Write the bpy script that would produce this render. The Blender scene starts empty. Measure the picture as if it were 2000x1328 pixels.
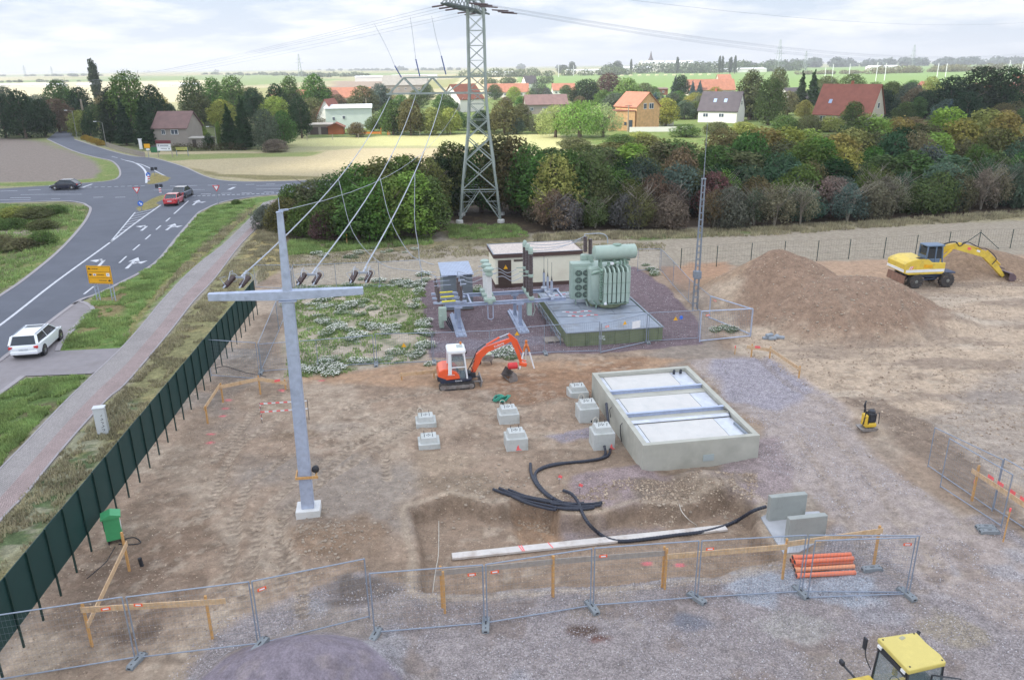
import bpy, bmesh, math, random
import numpy as np
from mathutils import Vector, Matrix, geometry
R = math.radians
random.seed(7)
scene = bpy.context.scene
C = scene.collection
# ---------------------------------------------------------------- camera
FPX, IW, IH, CH = 1520.0, 2000.0, 1328.0, 16.7
PITCH, ROLL = R(19.4), 0.0135
_f = Vector((0, math.cos(PITCH), -math.sin(PITCH)))
_r0 = Vector((1, 0, 0)); _u0 = _r0.cross(_f)
_r = _r0 * math.cos(ROLL) - _u0 * math.sin(ROLL)
_u = _u0 * math.cos(ROLL) + _r0 * math.sin(ROLL)
cd = bpy.data.cameras.new('camera'); cam = bpy.data.objects.new('camera', cd); C.objects.link(cam)
cam.matrix_world = Matrix(((_r.x, _u.x, -_f.x, 0), (_r.y, _u.y, -_f.y, 0), (_r.z, _u.z, -_f.z, CH), (0, 0, 0, 1)))
cd.sensor_width = 36; cd.lens = 36 * FPX / IW
cd.clip_start = 0.1; cd.clip_end = 30000
scene.camera = cam
# ---------------------------------------------------------------- sky and sun
SUN_EL, SUN_AZ = R(42), R(-108)           # azimuth measured from +Y towards +X
w = bpy.data.worlds.new('World'); scene.world = w; w.use_nodes = True
nt = w.node_tree; nt.nodes.clear()
def wn(t, **k):
    n = nt.nodes.new(t)
    for a, b in k.items(): setattr(n, a, b)
    return n
out = wn('ShaderNodeOutputWorld'); bg = wn('ShaderNodeBackground'); bg.inputs['Strength'].default_value = 0.12
sky = wn('ShaderNodeTexSky', sky_type='NISHITA'); sky.sun_disc = False
sky.sun_elevation = SUN_EL; sky.sun_rotation = SUN_AZ; sky.air_density = 1.0; sky.dust_density = 1.5
tc = wn('ShaderNodeTexCoord'); sep = wn('ShaderNodeSeparateXYZ')
nt.links.new(tc.outputs['Generated'], sep.inputs[0])
# clouds: project the view direction on a cloud deck so that they flatten to the horizon
mz = wn('ShaderNodeMath', operation='ADD'); mz.inputs[1].default_value = 0.16; nt.links.new(sep.outputs['Z'], mz.inputs[0])
dx = wn('ShaderNodeMath', operation='DIVIDE'); dy = wn('ShaderNodeMath', operation='DIVIDE')
nt.links.new(sep.outputs['X'], dx.inputs[0]); nt.links.new(mz.outputs[0], dx.inputs[1])
nt.links.new(sep.outputs['Y'], dy.inputs[0]); nt.links.new(mz.outputs[0], dy.inputs[1])
cmb = wn('ShaderNodeCombineXYZ'); nt.links.new(dx.outputs[0], cmb.inputs[0]); nt.links.new(dy.outputs[0], cmb.inputs[1])
n1 = wn('ShaderNodeTexNoise'); n1.inputs['Scale'].default_value = 1.15; n1.inputs['Detail'].default_value = 8; n1.inputs['Roughness'].default_value = .56
nt.links.new(cmb.outputs[0], n1.inputs['Vector'])
cr = wn('ShaderNodeValToRGB'); cr.color_ramp.elements[0].position = .43; cr.color_ramp.elements[1].position = .58
nt.links.new(n1.outputs['Fac'], cr.inputs[0])
n2 = wn('ShaderNodeTexNoise'); n2.inputs['Scale'].default_value = 3.2; n2.inputs['Detail'].default_value = 8
nt.links.new(cmb.outputs[0], n2.inputs['Vector'])
cr2 = wn('ShaderNodeValToRGB')
cr2.color_ramp.elements[0].position = .35; cr2.color_ramp.elements[0].color = (8.3, 8.5, 9.0, 1)
cr2.color_ramp.elements[1].position = .62; cr2.color_ramp.elements[1].color = (9.6, 9.7, 10.0, 1)
nt.links.new(n2.outputs['Fac'], cr2.inputs[0])
thin = wn('ShaderNodeMix', data_type='RGBA'); thin.inputs[0].default_value = .62
thin.inputs[7].default_value = (6.2, 7.4, 9.6, 1); nt.links.new(sky.outputs[0], thin.inputs[6])
mx = wn('ShaderNodeMix', data_type='RGBA')
nt.links.new(cr.outputs[0], mx.inputs[0]); nt.links.new(thin.outputs[2], mx.inputs[6]); nt.links.new(cr2.outputs[0], mx.inputs[7])
zr = wn('ShaderNodeMapRange'); zr.inputs[1].default_value = .12; zr.inputs[2].default_value = .42; zr.inputs[3].default_value = .76; zr.inputs[4].default_value = 1.27
nt.links.new(sep.outputs['Z'], zr.inputs[0]); zs = wn('ShaderNodeVectorMath', operation='SCALE'); nt.links.new(mx.outputs[2], zs.inputs[0]); nt.links.new(zr.outputs[0], zs.inputs[3]); nt.links.new(zs.outputs[0], bg.inputs['Color']); nt.links.new(bg.outputs[0], out.inputs[0])
sd = bpy.data.lights.new('sun', 'SUN'); sd.energy = 4.8; sd.angle = R(0.6); sd.color = (1, .95, .86)
so = bpy.data.objects.new('sun', sd); C.objects.link(so)
SUNV = Vector((math.sin(SUN_AZ) * math.cos(SUN_EL), math.cos(SUN_AZ) * math.cos(SUN_EL), math.sin(SUN_EL)))
so.rotation_euler = SUNV.to_track_quat('Z', 'Y').to_euler(); so.location = (0, 0, 60)
vs = scene.view_settings; vs.view_transform = 'Standard'; vs.look = 'None'; vs.exposure = 0.42; vs.gamma = 1; vs.use_curve_mapping = False
scene.cycles.max_bounces = 5; scene.cycles.diffuse_bounces = 2; scene.cycles.glossy_bounces = 2
scene.cycles.transmission_bounces = 3; scene.cycles.transparent_max_bounces = 8; scene.cycles.volume_bounces = 0
# ---------------------------------------------------------------- picture measurements -> points in the world
def ray(px, py): return _f + _r * ((px - IW / 2) / FPX) - _u * ((py - IH / 2) / FPX)
def G(px, py, z=0.0):
    d = ray(px, py); t = (z - CH) / d.z
    return Vector((d.x * t, d.y * t, z))
def GY(px, py, Y):                       # point on the vertical plane y = Y
    d = ray(px, py); t = Y / d.y
    return Vector((d.x * t, Y, CH + d.z * t))
def HT(P, py):                           # height of the point above P that shows at row py
    lo, hi = -5.0, 200.0
    for _ in range(50):
        m = (lo + hi) / 2; v = Vector((P[0], P[1], m - CH)); k = v.dot(_f)
        if IH / 2 - FPX * v.dot(_u) / k > py: lo = m
        else: hi = m
    return lo
# ---------------------------------------------------------------- numpy noise
def _hash(ix, iy, seed):
    n = (ix.astype(np.int64) * 374761393 + iy.astype(np.int64) * 668265263 + seed * 982451653) & 0x7fffffff
    n = ((n ^ (n >> 13)) * 1274126177) & 0x7fffffff
    n = n ^ (n >> 16)
    return (n & 0xffff) / 65535.0
def vnoise(x, y, s, seed=0):
    x = np.asarray(x, float) / s; y = np.asarray(y, float) / s
    ix = np.floor(x); iy = np.floor(y); fx = x - ix; fy = y - iy
    fx = fx * fx * (3 - 2 * fx); fy = fy * fy * (3 - 2 * fy)
    a = _hash(ix, iy, seed); b = _hash(ix + 1, iy, seed); c = _hash(ix, iy + 1, seed); d = _hash(ix + 1, iy + 1, seed)
    return (a * (1 - fx) + b * fx) * (1 - fy) + (c * (1 - fx) + d * fx) * fy
def fbm(x, y, s, oct=4, seed=0):
    t = 0; a = 1; n = 0
    for i in range(oct):
        t = t + a * vnoise(x, y, s / 2 ** i, seed + i * 17); n += a; a *= .5
    return t / n
# ---------------------------------------------------------------- objects, labels
def prop(o, label=None, cat=None, group=None, kind=None):
    if label: o['label'] = label
    if cat: o['category'] = cat
    if group: o['group'] = group
    if kind: o['kind'] = kind
    return o
def thing(name, label, cat, loc=(0, 0, 0), rz=0.0, group=None):
    o = bpy.data.objects.new(name, None); C.objects.link(o); o.empty_display_size = .2
    o.location = loc; o.rotation_euler = (0, 0, rz)
    return prop(o, label, cat, group)
KIDS = {}
def dup(root, loc=None, rz=None, label=None, group=None, color=None):
    def cp(o, par):
        c = o.copy(); C.objects.link(c)
        if par is not None: c.parent = par; KIDS.setdefault(par.name, []).append(c)
        if color is not None and o.type == 'MESH': c.color = color
        for ch in KIDS.get(o.name, []): cp(ch, c)
        return c
    r = cp(root, None)
    if loc is not None: r.location = loc
    if rz is not None: r.rotation_euler = (0, 0, rz)
    if label: r['label'] = label
    if group: r['group'] = group
    return r
class MB:
    """collects shapes, then links them as ONE mesh object"""
    def __init__(s): s.v = []; s.f = []; s.m = []; s.mi = 0; s.M = None
    def add(s, vs, fs):
        n = len(s.v)
        if s.M is not None: vs = [tuple(s.M @ Vector(p)) for p in vs]
        s.v.extend([tuple(p) for p in vs]); s.f.extend([tuple(i + n for i in f) for f in fs]); s.m.extend([s.mi] * len(fs)); return s
    def box(s, c, d, rz=0.0, rx=0.0, ry=0.0, ch=0.0):
        hx, hy, hz = d[0] / 2, d[1] / 2, d[2] / 2
        if ch > 0:
            ch = min(ch, hx * .9, hy * .9, hz * .9); pts = []
            for sx in (-1, 1):
                for sy in (-1, 1):
                    for sz in (-1, 1):
                        pts += [(sx * hx, sy * (hy - ch), sz * (hz - ch)), (sx * (hx - ch), sy * hy, sz * (hz - ch)), (sx * (hx - ch), sy * (hy - ch), sz * hz)]
            def ix(a, b, c_, k): return ((a * 2 + b) * 2 + c_) * 3 + k
            F = []
            for a in (0, 1):
                q = [ix(a, 0, 0, 0), ix(a, 1, 0, 0), ix(a, 1, 1, 0), ix(a, 0, 1, 0)]; F.append(q if a else q[::-1])
                q = [ix(0, a, 0, 1), ix(1, a, 0, 1), ix(1, a, 1, 1), ix(0, a, 1, 1)]; F.append(q[::-1] if a else q)
                q = [ix(0, 0, a, 2), ix(1, 0, a, 2), ix(1, 1, a, 2), ix(0, 1, a, 2)]; F.append(q if a else q[::-1])
            for a in (0, 1):
                for b in (0, 1):
                    F.append([ix(a, b, 0, 0), ix(a, b, 1, 0), ix(a, b, 1, 1), ix(a, b, 0, 1)])
                    F.append([ix(a, 0, b, 0), ix(a, 1, b, 0), ix(a, 1, b, 2), ix(a, 0, b, 2)])
                    F.append([ix(0, a, b, 1), ix(1, a, b, 1), ix(1, a, b, 2), ix(0, a, b, 2)])
                    for c_ in (0, 1): F.append([ix(a, b, c_, 0), ix(a, b, c_, 1), ix(a, b, c_, 2)])
        else:
            pts = [(sx * hx, sy * hy, sz * hz) for sx in (-1, 1) for sy in (-1, 1) for sz in (-1, 1)]
            F = [(0, 1, 3, 2), (4, 6, 7, 5), (0, 4, 5, 1), (2, 3, 7, 6), (0, 2, 6, 4), (1, 5, 7, 3)]
        m = Matrix.Translation(c) @ Matrix.Rotation(rz, 4, 'Z') @ Matrix.Rotation(ry, 4, 'Y') @ Matrix.Rotation(rx, 4, 'X')
        return s.add([m @ Vector(p) for p in pts], F)
    def beam(s, a, b, w, h=None, up=(0, 0, 1)):
        a = Vector(a); b = Vector(b); h = h or w; d = (b - a)
        if d.length < 1e-6: return s
        d.normalize(); u = Vector(up); x = d.cross(u)
        if x.length < 1e-3: x = d.cross(Vector((1, 0, 0)))
        x.normalize(); z = x.cross(d)
        p = []
        for q in (a, b):
            for i, j in ((-1, -1), (1, -1), (1, 1), (-1, 1)): p.append(q + x * (i * w / 2) + z * (j * h / 2))
        return s.add(p, [(0, 1, 2, 3), (7, 6, 5, 4), (0, 4, 5, 1), (1, 5, 6, 2), (2, 6, 7, 3), (3, 7, 4, 0)])
    def tube(s, pts, r, n=8, caps=True):
        pts = [Vector(p) for p in pts]; k = len(pts)
        rs = r if isinstance(r, (list, tuple)) else [r] * k
        up = None; V = []
        for i, p in enumerate(pts):
            d = (pts[min(i + 1, k - 1)] - pts[max(i - 1, 0)]).normalized()
            if up is None:
                up = Vector((0, 0, 1)) if abs(d.z) < .9 else Vector((1, 0, 0))
            x = d.cross(up).normalized(); y = x.cross(d).normalized(); up = y
            for j in range(n):
                a = 2 * math.pi * j / n; V.append(p + (x * math.cos(a) + y * math.sin(a)) * rs[i])
        F = [(i * n + j, i * n + (j + 1) % n, (i + 1) * n + (j + 1) % n, (i + 1) * n + j) for i in range(k - 1) for j in range(n)]
        if caps: F += [tuple(range(n))[::-1], tuple((k - 1) * n + j for j in range(n))]
        return s.add(V, F)
    def lathe(s, c, prof, n=16, axis='Z'):
        V = []
        for r_, z in prof:
            for j in range(n):
                a = 2 * math.pi * j / n; x, y = r_ * math.cos(a), r_ * math.sin(a)
                V.append({'Z': (x, y, z), 'X': (z, x, y), 'Y': (x, -z, y)}[axis])
        V = [Vector(c) + Vector(p) for p in V]; k = len(prof)
        F = [(i * n + j, i * n + (j + 1) % n, (i + 1) * n + (j + 1) % n, (i + 1) * n + j) for i in range(k - 1) for j in range(n)]
        if prof[0][0] > 1e-4: F.append(tuple(range(n))[::-1])
        if prof[-1][0] > 1e-4: F.append(tuple((k - 1) * n + j for j in range(n)))
        return s.add(V, F)
    def prism(s, poly, a0, a1, plane='XY'):
        """extrude a 2-D outline; plane XZ means outline in x,z extruded along y from a0 to a1"""
        n = len(poly)
        def mk(p, t): return {'XY': (p[0], p[1], t), 'XZ': (p[0], t, p[1]), 'YZ': (t, p[0], p[1])}[plane]
        V = [mk(p, a0) for p in poly] + [mk(p, a1) for p in poly]
        tri = geometry.tessellate_polygon([[Vector((p[0], p[1], 0)) for p in poly]])
        F = [tuple(t) for t in tri] + [tuple(i + n for i in t)[::-1] for t in tri]
        F += [(i, (i + 1) % n, (i + 1) % n + n, i + n) for i in range(n)]
        return s.add(V, F)
    def sheet(s, poly, z):
        P = [Vector((p[0], p[1], 0)) for p in poly]
        tri = geometry.tessellate_polygon([P]); F = []
        for t in tri:
            a, b, c_ = (P[i] for i in t)
            F.append(tuple(t) if (b - a).cross(c_ - a).z > 0 else tuple(t)[::-1])
        return s.add([(p.x, p.y, z) for p in P], F)
    def build(s, name, mats, parent=None, smooth=False, bevel=0, fixn=True, angle=None):
        me = bpy.data.meshes.new(name); me.from_pydata(s.v, [], s.f)
        for m in (mats if isinstance(mats, (list, tuple)) else [mats]): me.materials.append(m)
        if s.mi or any(s.m): me.polygons.foreach_set('material_index', s.m)
        if fixn:
            bm = bmesh.new(); bm.from_mesh(me); bmesh.ops.recalc_face_normals(bm, faces=bm.faces); bm.to_mesh(me); bm.free()
        if smooth or angle:
            me.shade_smooth()
            if angle: me.set_sharp_from_angle(angle=R(angle))
        me.update()
        o = bpy.data.objects.new(name, me); C.objects.link(o)
        if parent is not None: o.parent = parent; KIDS.setdefault(parent.name, []).append(o)
        if bevel:
            b = o.modifiers.new('bevel', 'BEVEL'); b.width = bevel; b.segments = 2; b.limit_method = 'ANGLE'
        return o
# ---------------------------------------------------------------- materials
def srgb(r, g, b, k=1.0):
    f = lambda c: ((c / 255) / 12.92 if c / 255 <= .04045 else ((c / 255 + .055) / 1.055) ** 2.4)
    return (min(f(r) * k, .92), min(f(g) * k, .92), min(f(b) * k, .92), 1)
MATS = {}
def mat(name, col, rough=.6, metal=0.0, var=.12, scale=6.0, bump=0.0, bscale=30.0, spec=.5, dirt=None, dscale=1.2, dlo=.5, dhi=.68, alpha=None, trans=0.0, oc=False, coat=0.0):
    if name in MATS: return MATS[name]
    m = bpy.data.materials.new(name); m.use_nodes = True; t = m.node_tree; b = t.nodes['Principled BSDF']
    N = lambda ty: t.nodes.new(ty)
    if len(col) == 3: col = tuple(col) + (1,)
    b.inputs['Roughness'].default_value = rough; b.inputs['Metallic'].default_value = metal
    b.inputs['Specular IOR Level'].default_value = spec; b.inputs['Coat Weight'].default_value = coat
    tcn = N('ShaderNodeTexCoord'); no = N('ShaderNodeTexNoise'); no.inputs['Scale'].default_value = scale; no.inputs['Detail'].default_value = 6
    t.links.new(tcn.outputs['Object'], no.inputs['Vector'])
    mr = N('ShaderNodeMapRange'); mr.inputs[1].default_value = .3; mr.inputs[2].default_value = .7; mr.inputs[3].default_value = 1 - var; mr.inputs[4].default_value = 1 + var
    t.links.new(no.outputs['Fac'], mr.inputs[0])
    vm = N('ShaderNodeVectorMath'); vm.operation = 'SCALE'; vm.inputs[0].default_value = col[:3]
    if oc:
        oi = N('ShaderNodeObjectInfo'); t.links.new(oi.outputs['Color'], vm.inputs[0])
    t.links.new(mr.outputs[0], vm.inputs[3]); last = vm.outputs[0]
    if dirt:
        nd = N('ShaderNodeTexNoise'); nd.inputs['Scale'].default_value = dscale; nd.inputs['Detail'].default_value = 8; nd.inputs['Roughness'].default_value = .65
        t.links.new(tcn.outputs['Object'], nd.inputs['Vector'])
        md = N('ShaderNodeMapRange'); md.inputs[1].default_value = dlo; md.inputs[2].default_value = dhi; md.inputs[4].default_value = .85
        t.links.new(nd.outputs['Fac'], md.inputs[0])
        mm = N('ShaderNodeMix'); mm.data_type = 'RGBA'; t.links.new(md.outputs[0], mm.inputs[0]); t.links.new(last, mm.inputs[6]); mm.inputs[7].default_value = tuple(dirt)[:3] + (1,)
        last = mm.outputs[2]
    t.links.new(last, b.inputs['Base Color'])
    if bump:
        nb = N('ShaderNodeTexNoise'); nb.inputs['Scale'].default_value = bscale; nb.inputs['Detail'].default_value = 5
        t.links.new(tcn.outputs['Object'], nb.inputs['Vector']); bp = N('ShaderNodeBump'); bp.inputs['Strength'].default_value = bump; bp.inputs['Distance'].default_value = .02
        t.links.new(nb.outputs['Fac'], bp.inputs['Height']); t.links.new(bp.outputs[0], b.inputs['Normal'])
    if alpha is not None: b.inputs['Alpha'].default_value = alpha
    if trans: b.inputs['Transmission Weight'].default_value = trans
    MATS[name] = m; return m
GALV = mat('galvanised', srgb(178, 188, 208), .5, .25, .10, 5, dirt=srgb(156, 166, 186), dscale=3)
GALVD = mat('galvanised_dull', srgb(140, 148, 158), .55, .3, .12, 8)
ZINCM = mat('fence_tube', srgb(150, 160, 176), .45, .4, .08, 8)
WIRE = mat('fence_wire', srgb(135, 142, 152), .5, .4, .05, 8)
CONC = mat('concrete_light', srgb(192, 195, 192), .85, 0, .06, 3, .15, 40, dirt=srgb(165, 168, 162), dscale=1.6)
CONCW = mat('concrete_white', srgb(214, 214, 212), .85, 0, .04, 5, .1, 40, dirt=srgb(198, 198, 192), dscale=1.2)
CONCG = mat('concrete_grey', srgb(158, 162, 158), .85, 0, .08, 2.2, .2, 40, dirt=srgb(132, 136, 130), dscale=1.1)
FOOTC = mat('footing_grey', srgb(132, 138, 142), .85, 0, .12, 9, .2, 40)
WOOD = mat('wood_board', srgb(206, 176, 140), .75, 0, .14, 9, .1, 30, dirt=srgb(184, 145, 103), dscale=4)
WOODP = mat('wood_stake', srgb(200, 154, 98), .75, 0, .14, 9)
WOODG = mat('wood_grey', srgb(160, 150, 140), .8, 0, .14, 9)
PINK = mat('pink_paint', srgb(245, 110, 110), .7, 0, .05)
ORSIGN = mat('orange_tag', srgb(240, 100, 60), .5, 0, .03)
WHITE = mat('white_paint', srgb(235, 236, 238), .5, 0, .03)
BLACK = mat('black_plastic', srgb(38, 40, 46), .5, 0, .1)
DARKM = mat('dark_metal', srgb(58, 60, 66), .5, .3, .15)
RUBBER = mat('rubber', srgb(62, 60, 60), .85, 0, .15, 12, dirt=srgb(110, 100, 90), dscale=5)
GREENF = mat('fence_green', srgb(22, 60, 58), .6, 0, .06, 2)
GREENP = mat('fence_post_green', srgb(16, 50, 46), .5, 0, .05)
CABLE = mat('pipe_black', srgb(44, 48, 60), .45, 0, .15, 20)
GLASSD = mat('dark_glass', srgb(40, 50, 58), .08, 0, .05, spec=.7)
ALU = mat('conductor_alu', srgb(178, 184, 194), .5, .3, .05)

# ---------------------------------------------------------------- a cumulus that keeps the near land in shade (it hangs high to the left, outside the picture)
def make_cloud():
    alt = 900.0; off = SUNV * (alt / SUNV.z); rnd = random.Random(4)
    bm = bmesh.new()
    for cx, cy, rx, ry in ((40, 55, 250, 95), (-150, 165, 108, 125), (175, 165, 125, 72), (-40, 20, 200, 100), (165, 240, 92, 42)):
        for k in range(7):
            a_ = rnd.uniform(0, 6.28); q = rnd.uniform(.0, .45) if k else 0; s_ = rnd.uniform(.45, .6) if k else .92
            m_ = Matrix.Translation((cx + off.x + math.cos(a_) * q * rx, cy + off.y + math.sin(a_) * q * ry, alt + rnd.uniform(0, 18))) @ Matrix.Diagonal((rx * s_, ry * s_, 26 + 20 * rnd.random(), 1))
            r_ = bmesh.ops.create_icosphere(bm, subdivisions=4, radius=1, matrix=m_)
    for v in bm.verts:
        n = float(fbm(v.co.x, v.co.y + v.co.z * 2, 60, 4, 9)) - .5; v.co.x += n * 30; v.co.z += n * 24
    me_ = bpy.data.meshes.new('cloud'); bm.to_mesh(me_); bm.free(); me_.shade_smooth()
    m = bpy.data.materials.new('cloud_white'); m.use_nodes = True; b = m.node_tree.nodes['Principled BSDF']
    b.inputs['Base Color'].default_value = (.9, .9, .92, 1); b.inputs['Roughness'].default_value = 1; b.inputs['Specular IOR Level'].default_value = 0
    me_.materials.append(m); o = bpy.data.objects.new('cloud', me_); C.objects.link(o); o['kind'] = 'structure'
make_cloud()
# ================================================================ GROUND
def W2(pts, z=0.0): return [tuple(G(x, y, z)[:2]) for x, y in pts]
def sdist(X, Y, poly):
    """signed distance to a polygon, positive inside"""
    n = len(poly); D = np.full(X.shape, 1e9); ins = np.zeros(X.shape, bool)
    for i in range(n):
        ax, ay = poly[i]; bx, by = poly[(i + 1) % n]; ex, ey = bx - ax, by - ay
        L = ex * ex + ey * ey + 1e-9
        t = np.clip(((X - ax) * ex + (Y - ay) * ey) / L, 0, 1)
        D = np.minimum(D, (X - ax - ex * t) ** 2 + (Y - ay - ey * t) ** 2)
        c = (ay > Y) != (by > Y)
        ins ^= c & (X < ex * (Y - ay) / (ey if abs(ey) > 1e-9 else 1e-9) + ax)
    D = np.sqrt(D); return np.where(ins, D, -D)
def pmask(X, Y, poly, soft=.6, wob=.5, ws=2.0, seed=3):
    xs = [p[0] for p in poly]; ys = [p[1] for p in poly]; m = soft + wob + 1
    sel = (X > min(xs) - m) & (X < max(xs) + m) & (Y > min(ys) - m) & (Y < max(ys) + m)
    out_ = np.zeros(X.shape)
    if not sel.any(): return out_
    x = X[sel]; y = Y[sel]
    d = sdist(x, y, poly) + (fbm(x, y, ws, 4, seed) - .5) * 2 * wob
    t = np.clip(d / max(soft, 1e-3) + .5, 0, 1); out_[sel] = t * t * (3 - 2 * t)
    return out_
def mound(X, Y, px, py, rx, ry, h=None, top=None, rot=0.0, seed=5, rough=.25, rnd=.12):
    c = G(px, py); h = h if h is not None else HT(c, top)
    dx_, dy_ = X - c.x, Y - c.y; ca, sa = math.cos(rot), math.sin(rot)
    u = (dx_ * ca + dy_ * sa) / rx; v = (-dx_ * sa + dy_ * ca) / ry
    d = np.sqrt(u * u + v * v + rnd * rnd) - rnd * .8
    d = d * (1 + rough * (fbm(X, Y, max(rx, ry) * .7, 5, seed) - .5) * 2)
    f = np.clip(1 - d, 0, 1.2); f = np.where(f < .12, f * f / .24, f - .06)
    return h * np.maximum(f, 0)
PIT = W2([(806, 992), (880, 978), (960, 990), (1000, 978), (1075, 985), (1090, 1010), (1180, 1005), (1240, 985), (1330, 990), (1420, 968), (1466, 985), (1484, 1040), (1526, 1090), (1400, 1118), (1200, 1138), (1000, 1150), (845, 1156), (828, 1150), (822, 1075)])
SPIT = W2([(1000, 976), (1085, 985), (1095, 1035), (1010, 1030)])
ROAD = [(0, 369), (154, 359), (212, 354), (230, 348), (235, 338), (230, 325), (216, 314), (189, 308), (143, 295), (92, 272), (112, 257), (138, 257),
        (146, 273), (205, 292), (256, 305), (302, 310), (358, 326), (399, 344), (435, 353), (500, 355.5), (640, 352), (900, 345), (900, 362), (700, 368), (600, 375), (560, 379),
        (500, 384), (435, 395), (399, 410), (384, 420), (346, 464), (302, 515), (223, 559), (184, 577), (143, 595), (0, 705), (-400, 960), (-400, 800),
        (0, 578), (51, 543), (102, 502), (136, 469), (166, 433), (177, 409), (170, 402), (159, 397), (120, 393), (0, 397), (-500, 415), (-500, 390)]
ROADW = W2(ROAD)
PAVE = [(0, 705), (143, 595), (160, 590), (181, 603), (165, 618), (122, 668), (112, 686), (238, 680), (232, 700), (179, 730), (45, 735), (0, 768), (-300, 990), (-300, 925)]
PAVEW = W2(PAVE)
PL = [(515, 396), (505, 408), (478, 438), (435, 479), (379, 523), (320, 584), (282, 630), (238, 679), (179, 735), (128, 784), (51, 864), (0, 916), (-150, 1075)]
PR = [(548, 386), (530, 408), (508, 438), (466, 482), (420, 543), (379, 587), (333, 646), (251, 743), (212, 777), (164, 828), (102, 900), (51, 964), (0, 1017), (-150, 1195)]
PATHW = W2(PL + PR[::-1])
ISL1 = W2([(286, 360), (297, 336), (314, 341), (334, 348), (327, 354), (300, 360)]); ISL2 = W2([(265, 408), (281, 396), (314, 381), (325, 382), (321, 390), (305, 397), (313, 401), (290, 410), (270, 413)])
RUTS = [[(480, 1165), (500, 1060), (520, 1000), (590, 935), (700, 860), (830, 790)], [(560, 1150), (545, 1060), (560, 1010), (640, 940), (740, 870), (860, 800)],
        [(440, 1150), (455, 1020), (480, 950), (560, 890), (680, 840)], [(640, 870), (700, 860), (750, 890), (765, 935)], [(585, 1200), (600, 1130), (560, 1060)],
        [(680, 800), (760, 775), (860, 765)], [(420, 900), (470, 840), (520, 790), (560, 765)], [(640, 930), (690, 880), (740, 840), (800, 800)], [(400, 1010), (430, 930), (480, 860), (540, 820)],
        [(1500, 640), (1600, 690), (1700, 700), (1850, 680), (2000, 640)], [(1520, 680), (1640, 740), (1800, 740), (2000, 690)], [(1700, 620), (1850, 600), (2000, 590)],
        [(1560, 720), (1700, 800), (1850, 830), (2000, 810)], [(1640, 640), (1760, 760), (1900, 900)], [(1500, 560), (1700, 575), (1900, 580), (2000, 575)], [(1430, 660), (1560, 760), (1750, 900), (1900, 1040)], [(1750, 640), (1900, 700), (2000, 760)],
        [(1800, 1150), (1700, 1080), (1650, 980), (1560, 860)], [(1840, 1100), (1760, 1020), (1700, 930), (1620, 830)]]
RUTW = [W2(r) for r in RUTS]
def ruts(X, Y):
    """tyre ruts: depth and a mask"""
    H = np.zeros(X.shape); M_ = np.zeros(X.shape)
    for k, line in enumerate(RUTW):
        xs = [p[0] for p in line]; ys = [p[1] for p in line]
        sel = (X > min(xs) - 1) & (X < max(xs) + 1) & (Y > min(ys) - 1) & (Y < max(ys) + 1)
        if not sel.any(): continue
        x = X[sel] + (fbm(X[sel], Y[sel], 4, 2, 40 + k) - .5) * .8; y = Y[sel]
        best = np.full(x.shape, 1e9); along = np.zeros(x.shape); acc = 0
        for (ax, ay), (bx, by) in zip(line[:-1], line[1:]):
            ex, ey = bx - ax, by - ay; L = math.hypot(ex, ey)
            t = np.clip(((x - ax) * ex + (y - ay) * ey) / (L * L), 0, 1)
            d = np.hypot(x - ax - ex * t, y - ay - ey * t); u = d < best
            best = np.where(u, d, best); along = np.where(u, acc + t * L, along); acc += L
        prof = np.exp(-(best / .24) ** 4); edge = np.exp(-((best - .36) / .12) ** 2)
        tread = .5 + .5 * np.sign(np.sin(along * 2 * math.pi / .33 + best * 9))
        H[sel] += -.08 * prof + .05 * edge + .04 * prof * tread; M_[sel] = np.maximum(M_[sel], prof * (.45 + .55 * tread))
    return H, M_
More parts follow.
